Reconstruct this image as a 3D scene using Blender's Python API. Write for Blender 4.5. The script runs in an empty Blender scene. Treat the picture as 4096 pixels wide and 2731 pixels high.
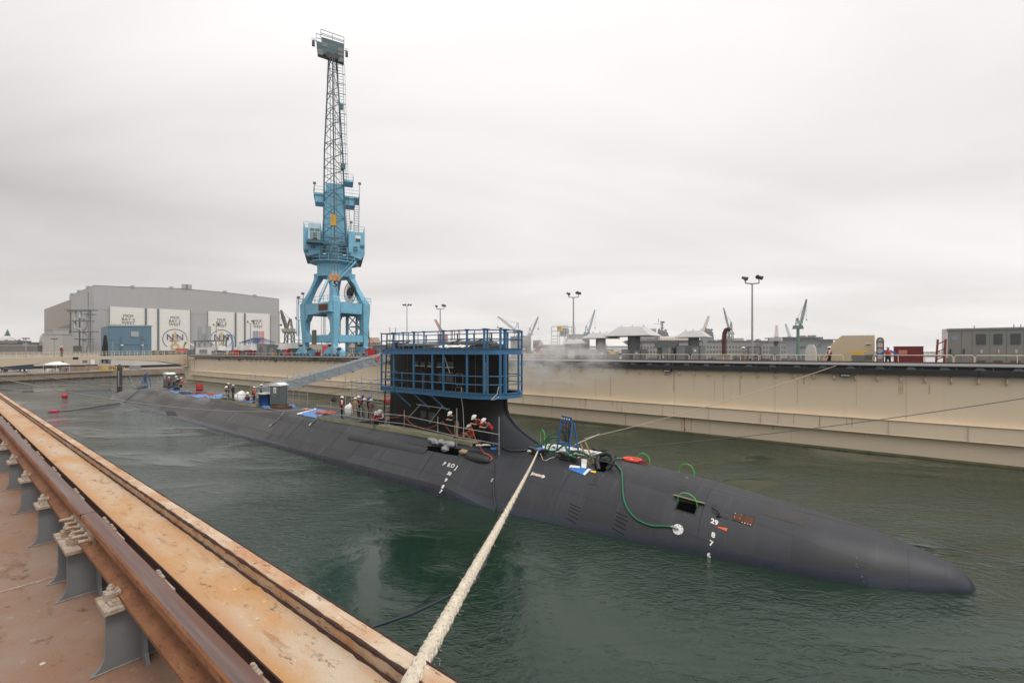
import bpy, bmesh, math, random
from mathutils import Vector, Matrix, noise
R = math.radians
sc = bpy.context.scene
# ---------------- camera
H, F, CX, CY = 7.6, 1820.0, 2048.0, 1407.0
cam = bpy.data.objects.new("camera", bpy.data.cameras.new("camera"))
sc.collection.objects.link(cam); sc.camera = cam
cam.location = (0, 0, H); cam.rotation_euler = (R(90), 0, 0)
cam.data.sensor_width = 36; cam.data.lens = F / 4096 * 36
cam.data.shift_y = (CY - 1365.5) / 4096
cam.data.clip_start = .05; cam.data.clip_end = 20000
# ---------------- world: overcast sky
SUN_EL, SUN_AZ = 55, 140
w = bpy.data.worlds.new("World"); sc.world = w; w.use_nodes = True
nt = w.node_tree; N = nt.nodes; L = nt.links; N.clear()
def nd(t, **k):
    n = N.new(t)
    for a, b in k.items():
        if a in n.inputs: n.inputs[a].default_value = b
        else: setattr(n, a, b)
    return n
def mth(op, a, b=None, c=None, clamp=False):
    n = N.new('ShaderNodeMath'); n.operation = op; n.use_clamp = clamp
    for i, v in enumerate((a, b, c)):
        if v is None: continue
        if isinstance(v, (int, float)): n.inputs[i].default_value = v
        else: L.new(v, n.inputs[i])
    return n.outputs[0]
tc = nd('ShaderNodeTexCoord'); sep = nd('ShaderNodeSeparateXYZ'); L.new(tc.outputs['Generated'], sep.inputs[0])
dx, dy, dz = sep.outputs
# cloud sheet coordinates: project the direction onto a high plane
zz = mth('ADD', mth('MAXIMUM', dz, 0.0), 0.16)
cmb = nd('ShaderNodeCombineXYZ'); L.new(mth('DIVIDE', dx, zz), cmb.inputs[0]); L.new(mth('DIVIDE', dy, zz), cmb.inputs[1])
rot = nd('ShaderNodeMapping'); L.new(cmb.outputs[0], rot.inputs[0]); rot.inputs['Rotation'].default_value = (0, 0, R(28)); rot.inputs['Scale'].default_value = (.5, .95, 1); rot.inputs['Location'].default_value = (1.3, .4, 0)
n1 = nd('ShaderNodeTexNoise'); n1.inputs['Scale'].default_value = .8; n1.inputs['Detail'].default_value = 5; n1.inputs['Roughness'].default_value = .46; n1.inputs['Distortion'].default_value = .5
L.new(rot.outputs[0], n1.inputs['Vector'])
# the cloud is thickest to the west (left) near 15-25 degrees up, thinnest right of the middle
side = mth('MULTIPLY_ADD', dx, .22, .0)
lo = mth('POWER', mth('MAXIMUM', mth('SUBTRACT', 1.0, mth('MULTIPLY', mth('ABSOLUTE', mth('SUBTRACT', dz, .24)), 3.2)), 0.0), 1.5)
leftness = mth('MULTIPLY', mth('MAXIMUM', mth('SUBTRACT', .05, dx), 0.0), lo)
v = mth('MULTIPLY_ADD', mth('SUBTRACT', n1.outputs[0], .5), .72, .79)
v = mth('ADD', v, mth('MULTIPLY', side, .32)); v = mth('SUBTRACT', v, mth('MULTIPLY', leftness, .34))
v = mth('ADD', v, mth('MULTIPLY', mth('POWER', mth('MAXIMUM', dz, 0.0), 2.0), .55))
v = mth('ADD', v, mth('MULTIPLY', mth('POWER', mth('SUBTRACT', 1.0, mth('MAXIMUM', dz, 0.0)), 14.0), .07))
vm = nd('ShaderNodeCombineColor')
L.new(v, vm.inputs[0]); L.new(mth('MULTIPLY', v, .967), vm.inputs[1]); L.new(mth('MULTIPLY', v, .956), vm.inputs[2])
bgc = nd('ShaderNodeBackground'); L.new(vm.outputs[0], bgc.inputs[0]); bgc.inputs[1].default_value = .98
sky = nd('ShaderNodeTexSky'); sky.sky_type = 'NISHITA'; sky.sun_disc = False; sky.sun_elevation = R(SUN_EL); sky.sun_rotation = R(SUN_AZ); sky.dust_density = 4
bgs = nd('ShaderNodeBackground'); L.new(sky.outputs[0], bgs.inputs[0]); bgs.inputs[1].default_value = .05
mx = nd('ShaderNodeMixShader'); mx.inputs[0].default_value = .93; L.new(bgs.outputs[0], mx.inputs[1]); L.new(bgc.outputs[0], mx.inputs[2])
ow = nd('ShaderNodeOutputWorld'); L.new(mx.outputs[0], ow.inputs[0])
# ---------------- sun through cloud
sl = bpy.data.lights.new("sun", 'SUN'); sl.energy = 1.1; sl.angle = R(18); sl.color = (1, .965, .92)
so = bpy.data.objects.new("sun", sl); sc.collection.objects.link(so)
so.rotation_euler = (R(90 - SUN_EL), 0, R(180 - SUN_AZ)); so.location = (0, 0, 200)
sc.view_settings.view_transform = 'Standard'; sc.view_settings.look = 'None'; sc.view_settings.gamma = 1; sc.view_settings.exposure = .26
sc.render.engine = 'CYCLES'
cy = sc.cycles
cy.use_denoising = True; cy.max_bounces = 6; cy.diffuse_bounces = 2; cy.glossy_bounces = 3; cy.volume_bounces = 1; cy.transparent_max_bounces = 8
cy.volume_step_rate = 2; cy.volume_max_steps = 96
cy.caustics_reflective = False; cy.caustics_refractive = False
# ---------------- materials
MC = {}
def mat(name, col, rough=.6, metal=0, var=.12, vs=1.2, bump=0, bs=15, dirt=None, da=.35, ds=1.5, stretch=(1, 1, 1), spec=.5, emit=0):
    """plain painted or raw surface with tone variation, optional dirt colour in patches and bump"""
    if name in MC: return MC[name]
    m = bpy.data.materials.new(name); MC[name] = m; m.use_nodes = True
    n = m.node_tree.nodes; l = m.node_tree.links; b = n['Principled BSDF']
    b.inputs['Roughness'].default_value = rough; b.inputs['Metallic'].default_value = metal; b.inputs['Specular IOR Level'].default_value = spec
    t = n.new('ShaderNodeTexCoord'); mp = n.new('ShaderNodeMapping'); mp.inputs['Scale'].default_value = stretch; l.new(t.outputs['Object'], mp.inputs[0])
    c4 = (*col, 1)
    out = None
    if var:
        ns = n.new('ShaderNodeTexNoise'); ns.inputs['Scale'].default_value = vs; ns.inputs['Detail'].default_value = 6; ns.inputs['Roughness'].default_value = .65; l.new(mp.outputs[0], ns.inputs['Vector'])
        mr = n.new('ShaderNodeMapRange'); mr.inputs[1].default_value = .3; mr.inputs[2].default_value = .7; mr.inputs[3].default_value = 1 - var; mr.inputs[4].default_value = 1 + var; l.new(ns.outputs[0], mr.inputs[0])
        hv = n.new('ShaderNodeHueSaturation'); hv.inputs['Color'].default_value = c4; l.new(mr.outputs[0], hv.inputs['Value']); out = hv.outputs[0]
    else:
        rg = n.new('ShaderNodeRGB'); rg.outputs[0].default_value = c4; out = rg.outputs[0]
    if dirt:
        n2 = n.new('ShaderNodeTexNoise'); n2.inputs['Scale'].default_value = ds; n2.inputs['Detail'].default_value = 8; n2.inputs['Roughness'].default_value = .7; l.new(mp.outputs[0], n2.inputs['Vector'])
        r2 = n.new('ShaderNodeMapRange'); r2.inputs[1].default_value = .62 - da * .3; r2.inputs[2].default_value = .72; r2.inputs[4].default_value = min(1, da * 2.2); l.new(n2.outputs[0], r2.inputs[0])
        mm = n.new('ShaderNodeMix'); mm.data_type = 'RGBA'; l.new(r2.outputs[0], mm.inputs[0]); l.new(out, mm.inputs[6]); mm.inputs[7].default_value = (*dirt, 1); out = mm.outputs[2]
    l.new(out, b.inputs['Base Color'])
    if bump:
        n3 = n.new('ShaderNodeTexNoise'); n3.inputs['Scale'].default_value = bs; n3.inputs['Detail'].default_value = 5; l.new(mp.outputs[0], n3.inputs['Vector'])
        bp = n.new('ShaderNodeBump'); bp.inputs['Strength'].default_value = bump; bp.inputs['Distance'].default_value = .02; l.new(n3.outputs[0], bp.inputs['Height']); l.new(bp.outputs[0], b.inputs['Normal'])
    if emit: b.inputs['Emission Color'].default_value = c4; b.inputs['Emission Strength'].default_value = emit
    return m
# ---------------- frames (origin, angle): local x runs to the right in the photo, y away from the camera
class Fr:
    def __init__(s, ox, oy, ang): s.o = Vector((ox, oy, 0)); s.a = ang; s.m = Matrix.Translation(s.o) @ Matrix.Rotation(ang, 4, 'Z'); s.i = s.m.inverted()
    def w(s, x, y, z=0): return s.m @ Vector((x, y, z))
    def l(s, p): return s.i @ Vector(p)
    def at(s, px, y, py=None):
        """local x (and z) where the pixel ray meets the line at local offset y"""
        r = (px - CX) / F; c, d = math.cos(s.a), math.sin(s.a)
        ox, oy = s.o.x - d * y, s.o.y + c * y
        x = (r * oy - ox) / (c - r * d); Y = oy + d * x
        return (x, H - (py - CY) * Y / F) if py is not None else (x, Y)
W_ = Fr(0, 0, 0)
SUB = Fr(-1.05, 27.13, math.atan2(-.637, .771))
DOCK = Fr(0, 55.1, math.atan2(-.613, .790))
NEAR = Fr(0, 0, math.atan2(-.620, .7846))
def atY(px, py, Y): return Vector(((px - CX) / F * Y, Y, H - (py - CY) / F * Y))
def onz(px, py, z): return atY(px, py, (H - z) * F / (py - CY))
# ---------------- mesh builder
class MB:
    def __init__(s): s.v = []; s.f = []; s.mi = []; s.sm = []; s.cur = 0
    def add(s, vs, fs, smooth=False):
        b = len(s.v); s.v += [tuple(p) for p in vs]; s.f += [tuple(b + i for i in f) for f in fs]; s.mi += [s.cur] * len(fs); s.sm += [smooth] * len(fs); return s
    def box(s, x0, x1, y0, y1, z0, z1):
        return s.add([(x0, y0, z0), (x1, y0, z0), (x1, y1, z0), (x0, y1, z0), (x0, y0, z1), (x1, y0, z1), (x1, y1, z1), (x0, y1, z1)],
                     [(0, 3, 2, 1), (4, 5, 6, 7), (0, 1, 5, 4), (1, 2, 6, 5), (2, 3, 7, 6), (3, 0, 4, 7)])
    def cb(s, cx, cy, z0, wx, wy, h): return s.box(cx - wx / 2, cx + wx / 2, cy - wy / 2, cy + wy / 2, z0, z0 + h)
    def bar(s, p, q, a, b=None, up=(0, 0, 1)):
        """rectangular bar from p to q, a wide, b high"""
        b = b or a; p = Vector(p); q = Vector(q); d = (q - p).normalized(); u = Vector(up)
        if abs(d.dot(u)) > .98: u = Vector((1, 0, 0))
        r = d.cross(u).normalized(); u = r.cross(d)
        vs = [e + r * (i * a / 2) + u * (j * b / 2) for e in (p, q) for i, j in ((-1, -1), (1, -1), (1, 1), (-1, 1))]
        return s.add(vs, [(0, 3, 2, 1), (4, 5, 6, 7), (0, 1, 5, 4), (1, 2, 6, 5), (2, 3, 7, 6), (3, 0, 4, 7)])
    def tube(s, pts, r, n=8, caps=True):
        pts = [Vector(p) for p in pts]; m = len(pts); rs = r if isinstance(r, (list, tuple)) else [r] * m
        vs = []; prev = None
        for i, p in enumerate(pts):
            d = (pts[min(i + 1, m - 1)] - pts[max(i - 1, 0)])
            d = d.normalized() if d.length > 1e-9 else Vector((0, 0, 1))
            if prev is None: u = d.orthogonal().normalized()
            else:
                u = prev - d * prev.dot(d); u = u.normalized() if u.length > 1e-6 else d.orthogonal().normalized()
            prev = u; w_ = d.cross(u)
            vs += [p + (u * math.cos(2 * math.pi * k / n) + w_ * math.sin(2 * math.pi * k / n)) * rs[i] for k in range(n)]
        fs = [(i * n + k, i * n + (k + 1) % n, (i + 1) * n + (k + 1) % n, (i + 1) * n + k) for i in range(m - 1) for k in range(n)]
        s.add(vs, fs, n > 4)
        if caps: s.add([vs[k] for k in range(n)], [tuple(range(n - 1, -1, -1))]); s.add([vs[-n + k] for k in range(n)], [tuple(range(n))])
        return s
    def lathe(s, prof, c=(0, 0, 0), n=20, smooth=True, sx=1, sy=1):
        c = Vector(c); vs = [c + Vector((r * sx * math.cos(2 * math.pi * k / n), r * sy * math.sin(2 * math.pi * k / n), z)) for r, z in prof for k in range(n)]
        m = len(prof)
        fs = [(i * n + k, i * n + (k + 1) % n, (i + 1) * n + (k + 1) % n, (i + 1) * n + k) for i in range(m - 1) for k in range(n)]
        s.add(vs, fs, smooth)
        if prof[0][0] > 1e-4: s.add(vs[:n], [tuple(range(n - 1, -1, -1))])
        if prof[-1][0] > 1e-4: s.add(vs[-n:], [tuple(range(n))])
        return s
    def ball(s, c, r, n=12, sx=1, sy=1, sz=1):
        return s.lathe([(r * math.sin(math.pi * i / 8) + 1e-5, -r * sz * math.cos(math.pi * i / 8)) for i in range(9)], c, n, True, sx, sy)
    def prism(s, poly, a, b, ax='y'):
        """polygon in the plane across ax, extruded from a to b"""
        f = {'y': lambda p, t: (p[0], t, p[1]), 'x': lambda p, t: (t, p[0], p[1]), 'z': lambda p, t: (p[0], p[1], t)}[ax]
        n = len(poly); vs = [f(p, a) for p in poly] + [f(p, b) for p in poly]
        return s.add(vs, [tuple(range(n)), tuple(range(2 * n - 1, n - 1, -1))] + [(i, i + n, (i + 1) % n + n, (i + 1) % n) for i in range(n)])
    def truss(s, p, q, w0, w1, nb, r=.05, rb=.03, up=(0, 0, 1)):
        """four-chord lattice boom from p to q, w0/w1 wide at the ends"""
        p = Vector(p); q = Vector(q); d = (q - p).normalized(); u = Vector(up); rr = d.cross(u).normalized(); uu = rr.cross(d)
        def c(k, i, j):
            t = k / nb; h = (w0 * (1 - t) + w1 * t) / 2; return p.lerp(q, t) + rr * h * i + uu * h * j
        cs = [(-1, -1), (1, -1), (1, 1), (-1, 1)]
        for i, j in cs: s.tube([c(0, i, j), c(nb, i, j)], r, 5)
        for k in range(nb):
            for a in range(4):
                A, B = cs[a], cs[(a + 1) % 4]
                if k % 2: A, B = B, A
                s.tube([c(k, *A), c(k + 1, *B)], rb, 4, False)
                s.tube([c(k, *A), c(k, *B)], rb, 4, False)
        return s
    def build(s, name, m, parent=None, smooth=None):
        me = bpy.data.meshes.new(name); me.from_pydata(s.v, [], s.f)
        ms = m if isinstance(m, (list, tuple)) else [m]
        for x in ms: me.materials.append(x)
        me.polygons.foreach_set('material_index', s.mi if len(ms) > 1 else [0] * len(s.f))
        me.polygons.foreach_set('use_smooth', [smooth if smooth is not None else a for a in s.sm])
        me.validate(); me.update()
        o = bpy.data.objects.new(name, me); sc.collection.objects.link(o)
        if parent: o.parent = parent
        return o
def tag(o, label=None, cat=None, group=None, kind=None):
    if label: o['label'] = label
    if cat: o['category'] = cat
    if group: o['group'] = group
    if kind: o['kind'] = kind
    return o
def T(name, label, cat, fr=W_, loc=(0, 0, 0), rz=0, group=None, kind=None):
    o = bpy.data.objects.new(name, None); sc.collection.objects.link(o); o.empty_display_size = .2
    o.location = fr.w(*loc); o.rotation_euler = (0, 0, fr.a + rz)
    return tag(o, label, cat, group, kind)
def one(mb, name, m, label, cat, fr=W_, group=None, kind=None, loc=(0, 0, 0), rz=0):
    """a thing that is a single mesh, built in frame fr"""
    o = mb.build(name, m); o.location = fr.w(*loc); o.rotation_euler = (0, 0, fr.a + rz); return tag(o, label, cat, group, kind)
def copy_tree(o, parent=None):
    c = o.copy(); sc.collection.objects.link(c)
    if parent: c.parent = parent
    for ch in [x for x in CH.get(o.name, [])]: copy_tree(ch, c)
    return c
CH = {}
def index(o):
    def walk(p):
        CH[p.name] = [x for x in sc.objects if x.parent == p]
        for x in CH[p.name]: walk(x)
    walk(o)
def dup(o, loc, rz, label, group=None):
    if o.name not in CH: index(o)
    c = copy_tree(o); c.location = loc; c.rotation_euler = (0, 0, rz); c['label'] = label
    if group: c['group'] = group
    return c
def text(body, size, bold=0, ext=.01, align='CENTER'):
    cu = bpy.data.curves.new('t', 'FONT'); cu.body = body; cu.size = size; cu.extrude = ext; cu.align_x = align; cu.align_y = 'CENTER'; cu.offset = bold; cu.space_line = .9; cu.resolution_u = 3
    o = bpy.data.objects.new('t', cu); sc.collection.objects.link(o); dg = bpy.context.evaluated_depsgraph_get()
    me = bpy.data.meshes.new_from_object(o.evaluated_get(dg)); bpy.data.objects.remove(o)
    return me
def sign(name, body, size, m, parent, mtx, bold=0, ext=.01, fn=None):
    me = text(body, size, bold, ext); me.name = name
    me.transform(mtx) if fn is None else None
    if fn:
        for v_ in me.vertices: v_.co = fn(v_.co)
    me.materials.clear(); me.materials.append(m)
    o = bpy.data.objects.new(name, me); sc.collection.objects.link(o); o.parent = parent
    return o
# text plane standing upright facing -y of the local frame
UPR = Matrix.Rotation(R(90), 4, 'X')
def sag(p, q, s, n=24):
    p = Vector(p); q = Vector(q)
    return [p.lerp(q, i / n) - Vector((0, 0, 4 * s * (i / n) * (1 - i / n))) for i in range(n + 1)]
def spl(pts, k=5):
    P_ = [Vector(p) for p in pts]; P_ = [P_[0] * 2 - P_[1]] + P_ + [P_[-1] * 2 - P_[-2]]; out = []
    for i in range(1, len(P_) - 2):
        a, b, c, d = P_[i - 1:i + 3]
        for j in range(k):
            t = j / k; out.append(.5 * ((2 * b) + (c - a) * t + (2 * a - 5 * b + 4 * c - d) * t * t + (3 * b - a - 3 * c + d) * t ** 3))
    return out + [P_[-2]]
random.seed(7)
# ================= palette
grey_paint = mat('grey_paint', (.13, .145, .15), .55, dirt=(.1, .07, .05), da=.15)
mid_grey = mat('mid_grey', (.22, .235, .235), .55, dirt=(.12, .1, .08), da=.15)
pale_grey = mat('pale_grey', (.46, .47, .475), .5, var=.06)
hood_grey = mat('hood_grey', (.48, .47, .455), .5, var=.08, vs=.8)
cream = mat('cream', (.60, .50, .37), .6, var=.05, vs=.3)
white = mat('white', (.78, .77, .74), .5, var=.05)
black = mat('black', (.012, .012, .013), .5)
rubber = mat('rubber', (.02, .02, .022), .45)
blue_steel = mat('blue_steel', (.035, .14, .27), .5, var=.15, vs=2, dirt=(.06, .05, .04), da=.12)
crane_blue = mat('crane_blue', (.17, .43, .59), .5, var=.1, vs=.6, dirt=(.09, .18, .23), da=.25)
crane_dark = mat('crane_dark', (.04, .12, .17), .55)
galv = mat('galv', (.33, .35, .35), .45, .3, var=.15, vs=4)
alu = mat('alu', (.30, .34, .37), .45, .35, var=.1)
yellow = mat('yellow', (.75, .45, .04), .5)
red = mat('red', (.45, .02, .025), .5, var=.1)
dark_red = mat('dark_red', (.16, .012, .018), .5, var=.15, dirt=(.4, .28, .26), da=.12, ds=4)
orange = mat('orange', (.80, .13, .03), .6)
rust = mat('rust', (.10, .032, .014), .8, var=.3, vs=4)
wood = mat('wood', (.24, .16, .08), .8, var=.25, vs=5, stretch=(.5, 6, 6))
timber = mat('timber', (.30, .29, .18), .8, var=.25, vs=2.5, dirt=(.1, .17, .13), da=.3, stretch=(.4, 4, 4))
green_hose = mat('green_hose', (.008, .13, .06), .25)
lime = mat('lime', (.06, .55, .07), .5)
tarp = mat('tarp', (.08, .21, .46), .5, var=.2, vs=3, bump=.4, bs=6)
tarp_deep = mat('tarp_deep', (.02, .16, .48), .5, var=.15, bump=.3, bs=6)
tape = mat('tape', (.72, .73, .70), .6, var=.08)
rope_m = mat('rope', (.55, .47, .36), .9, var=.12, vs=9)
rope_g = mat('rope_grey', (.27, .25, .22), .9)
wire_m = mat('wire', (.12, .11, .10), .6)
orange_line = mat('orange_line', (.55, .12, .05), .8)
concrete = mat('concrete', (.28, .22, .165), .9, var=.25, vs=.15, dirt=(.16, .06, .025), da=.35, ds=.35, stretch=(1, 1, .25))
glass = mat('glass', (.03, .035, .04), .1, var=0)
# ================= water
def water():
    bm = MB(); xs = [-6000, -1500, -500, -200, -100, -50, 0, 50, 100, 200, 500, 1500, 6000]; ys = [-60, 0, 30, 60, 100, 160, 300, 700, 2000, 9000]
    bm.add([(x, y, 0) for y in ys for x in xs], [(j * 13 + i, j * 13 + i + 1, (j + 1) * 13 + i + 1, (j + 1) * 13 + i) for j in range(9) for i in range(12)])
    m = bpy.data.materials.new('water'); m.use_nodes = True; n = m.node_tree.nodes; l = m.node_tree.links; b = n['Principled BSDF']
    b.inputs['Base Color'].default_value = (.010, .027, .0155, 1); b.inputs['Roughness'].default_value = .05; b.inputs['IOR'].default_value = 1.45
    t = n.new('ShaderNodeTexCoord')
    def noi(scale, det, st, rz, dist=0, typ='ShaderNodeTexNoise'):
        mp = n.new('ShaderNodeMapping'); mp.inputs['Scale'].default_value = st; mp.inputs['Rotation'].default_value = (0, 0, R(rz)); l.new(t.outputs['Object'], mp.inputs[0])
        k = n.new(typ); k.inputs['Scale'].default_value = scale; k.inputs['Detail'].default_value = det; k.inputs['Distortion'].default_value = dist; l.new(mp.outputs[0], k.inputs['Vector']); return k.outputs[0]
    def ma(op, a, b_):
        k = n.new('ShaderNodeMath'); k.operation = op
        for i, q in enumerate((a, b_)):
            if isinstance(q, (int, float)): k.inputs[i].default_value = q
            else: l.new(q, k.inputs[i])
        return k.outputs[0]
    w1 = noi(2.2, 5, (1, 1.7, 1), 14, 1.2); w2 = noi(.28, 3, (1, 1.8, 1), -22, .4); w3 = noi(5.5, 3, (1, 2.0, 1), -8, .6)
    calm = noi(.05, 4, (1, 1.5, 1), 30, 1.6)
    mr = n.new('ShaderNodeMapRange'); mr.inputs[1].default_value = .38; mr.inputs[2].default_value = .62; mr.inputs[3].default_value = .06; mr.inputs[4].default_value = 1.35; l.new(calm, mr.inputs[0])
    h = ma('ADD', ma('ADD', ma('MULTIPLY', w1, .085), ma('MULTIPLY', w2, .20)), ma('MULTIPLY', w3, .030))
    h = ma('MULTIPLY', h, mr.outputs[0])
    for (cx_, cy_), k_, amp, fall in (((onz(3880, 2362, 0).x, onz(3880, 2362, 0).y), 14, .010, .6), ((onz(1800, 2240, 0).x, onz(1800, 2240, 0).y), 9, .0016, .2), ((onz(2836, 2250, 0).x, onz(2836, 2250, 0).y), 12, .005, .5)):
        vd = n.new('ShaderNodeVectorMath'); vd.operation = 'DISTANCE'; l.new(t.outputs['Object'], vd.inputs[0]); vd.inputs[1].default_value = (cx_, cy_, 0)
        wob = ma('ADD', vd.outputs['Value'], ma('MULTIPLY', w2, 1.2))
        h = ma('ADD', h, ma('MULTIPLY', ma('MULTIPLY', ma('SINE', ma('MULTIPLY', wob, k_), 0), ma('POWER', 2.718, ma('MULTIPLY', vd.outputs['Value'], -fall))), amp))
    bp = n.new('ShaderNodeBump'); bp.inputs['Strength'].default_value = 1; bp.inputs['Distance'].default_value = .9; l.new(h, bp.inputs['Height']); l.new(bp.outputs[0], b.inputs['Normal'])
    one(bm, 'water', m, 'dark green harbour water with small ripples', 'water', kind='structure')
water()
# ================= rusty paint for the near dock
def rusty(name, base, mid, dark, amount=.5, stretch=(.25, 2, 2), sc_=2.2, rough=.65, speck=True, edge=None):
    m = bpy.data.materials.new(name); m.use_nodes = True; n = m.node_tree.nodes; l = m.node_tree.links; b = n['Principled BSDF']
    t = n.new('ShaderNodeTexCoord')
    def noi(scale, det, st, r=.65):
        mp = n.new('ShaderNodeMapping'); mp.inputs['Scale'].default_value = st; l.new(t.outputs['Object'], mp.inputs[0])
        k = n.new('ShaderNodeTexNoise'); k.inputs['Scale'].default_value = scale; k.inputs['Detail'].default_value = det; k.inputs['Roughness'].default_value = r; l.new(mp.outputs[0], k.inputs['Vector']); return k.outputs[0]
    def ramp(f, lo, hi, a, c2, top=1):
        r_ = n.new('ShaderNodeMapRange'); r_.inputs[1].default_value = lo; r_.inputs[2].default_value = hi; r_.inputs[4].default_value = top; l.new(f, r_.inputs[0])
        mm = n.new('ShaderNodeMix'); mm.data_type = 'RGBA'; l.new(r_.outputs[0], mm.inputs[0])
        if isinstance(a, tuple): mm.inputs[6].default_value = (*a, 1)
        else: l.new(a, mm.inputs[6])
        mm.inputs[7].default_value = (*c2, 1); return mm.outputs[2]
    big = noi(sc_, 9, stretch); fine = noi(sc_ * 6, 8, stretch, .75); broad = noi(sc_ * .35, 4, (1, 1, 1))
    c = ramp(broad, .35, .7, base, tuple(.55 * x + .45 * y for x, y in zip(base, mid)))
    c = ramp(big, .60 - amount * .3, .66 - amount * .05, c, mid, .85)
    c = ramp(noi(sc_ * 2.2, 6, (stretch[0] * .6, stretch[1] * 1.6, 1)), .60, .66, c, tuple(.6 * x + .4 * y for x, y in zip(mid, dark)), .65)
    c = ramp(fine, .655 - amount * .14, .72 - amount * .10, c, dark, .85)
    c = ramp(noi(sc_ * 3, 4, (stretch[0] * .12, stretch[1] * 3.5, 1)), .70, .73, c, dark, .6)
    if speck: c = ramp(noi(sc_ * 9, 3, (1, 1, 1)), .66, .70, c, tuple(min(1, x * 1.3) for x in base), .7)
    c = ramp(noi(170, 2, (1, 1, 1)), .3, .7, c, (0, 0, 0), .16)
    if edge:
        se = n.new('ShaderNodeSeparateXYZ'); l.new(t.outputs['Object'], se.inputs[0]); ad = n.new('ShaderNodeMath'); ad.operation = 'MULTIPLY_ADD'; l.new(big, ad.inputs[0]); ad.inputs[1].default_value = .34; l.new(se.outputs[1], ad.inputs[2])
        c = ramp(ad.outputs[0], edge[0], edge[1], c, (.44, .19, .055), .85)
    l.new(c, b.inputs['Base Color']); b.inputs['Roughness'].default_value = rough
    bp = n.new('ShaderNodeBump'); bp.inputs['Strength'].default_value = .35; bp.inputs['Distance'].default_value = .006; l.new(fine, bp.inputs['Height']); l.new(bp.outputs[0], b.inputs['Normal'])
    return m
plate_m = rusty('stained_plate', (.54, .44, .33), (.50, .25, .075), (.07, .024, .01), .60, (.5, 1.1, 1), edge=(1.15, 1.04))
curb_m = rusty('stained_curb', (.60, .49, .36), (.44, .18, .05), (.06, .022, .01), .66, (.7, 1.6, 2), 3.2)
deck_m = rusty('rusty_deck', (.26, .185, .14), (.25, .11, .05), (.09, .04, .022), .62, (.6, .8, 1), 1.6)
rail_top_m = mat('rail_top', (.165, .115, .105), .38, .45, var=.4, vs=9, dirt=(.14, .045, .018), da=.85, ds=7, stretch=(.10, 3, 3), bump=.15)
rail_side_m = rusty('rail_side', (.15, .050, .018), (.27, .12, .05), (.035, .014, .009), .75, (.6, 1.5, 1.5), 6, .8, False)
edge_rust = mat('edge_rust', (.045, .018, .014), .85, var=.35, vs=14, bump=.6, bs=60)
clip_m = rusty('clip_paint', (.44, .40, .34), (.30, .16, .08), (.12, .05, .03), .55, (2, 2, 2), 9)
ped_m = mat('pedestal_paint', (.165, .175, .18), .5, var=.10, vs=3, dirt=(.16, .12, .09), da=.10, ds=5)
# ---- near wing wall (local x to the right/towards the camera end, y=a across, z)
DZ = 5.88
nw = T('dock_wing_wall', 'near dock wing wall with rust stained steel deck under the crane rail', 'dock wall', NEAR)
MB().box(-150, 12, -14, 1.262, DZ - .6, DZ).build('deck_plate', deck_m, nw)
MB().box(-150, 12, .98, 1.258, -2, DZ - .61).build('side_wall', cream, nw)
b = MB()
for x in (-4.9, -10.9, -17, -29): b.box(x, x + .02, -14, 1.2, DZ, DZ + .006)
b.build('weld_seam', clip_m, nw)
b = MB(); rr = random.Random(3)
for i in range(46):
    x, y = rr.uniform(-9, -1), rr.uniform(-3.2, .5); r_ = rr.uniform(.008, .03)
    b.lathe([(r_, DZ + .001), (r_ * .8, DZ + .0035)], (x, y, 0), 9, False, rr.uniform(.6, 1.6), 1)
b.build('paint_spot', mat('paint_spot', (.5, .46, .42), .7), nw)
# ---- curb beam: flat plate with raised kerb on the water side
cb_ = T('kerb_beam', 'long cream steel kerb beam streaked with orange rust along the water edge', 'kerb', NEAR)
b = MB(); b.prism([(.90, 6.205), (1.187, 6.205), (1.187, 6.220), (.90, 6.220)], -150, 12, 'x'); b.build('flat_plate', plate_m, cb_)
b = MB(); b.prism([(.892, 6.12), (.899, 6.12), (.899, 6.222), (.892, 6.222)], -150, 12, 'x'); b.build('near_lip', edge_rust, cb_)
MB().prism([(1.19, 6.222), (1.287, 6.20), (1.287, 6.285), (1.272, 6.293), (1.205, 6.289), (1.192, 6.277)], -150, 12, 'x').build('raised_kerb', curb_m, cb_)
b = MB()
# ragged rust rim on the kerb's inner edge, weld line at its foot, outer corner
def rag(y, z, r, x0, x1, step, jit, seed):
    q = random.Random(seed); pts = []; x = x0
    while x < x1: pts.append((x, y + q.uniform(-jit, jit), z + q.uniform(-jit, jit) * .6)); x += step * q.uniform(.6, 1.4)
    b.tube(pts, [r * q.uniform(.55, 1.3) for _ in pts], 6)
rag(1.194, 6.284, .0095, -40, 4, .07, .0015, 1); rag(1.183, 6.2215, .0085, -40, 4, .05, .0022, 2); rag(1.287, 6.288, .005, -40, 4, .09, .0015, 4)
b.build('rust_rim', edge_rust, cb_)
MB().prism([(.84, DZ), (.885, DZ), (.905, 6.204), (.90, 6.204)], -150, 12, 'x').build('support_web', ped_m, cb_)
MB().prism([(1.12, DZ), (1.27, DZ), (1.27, 6.203), (1.12, 6.203)], -150, 12, 'x').build('base_beam', cream, cb_)
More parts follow.
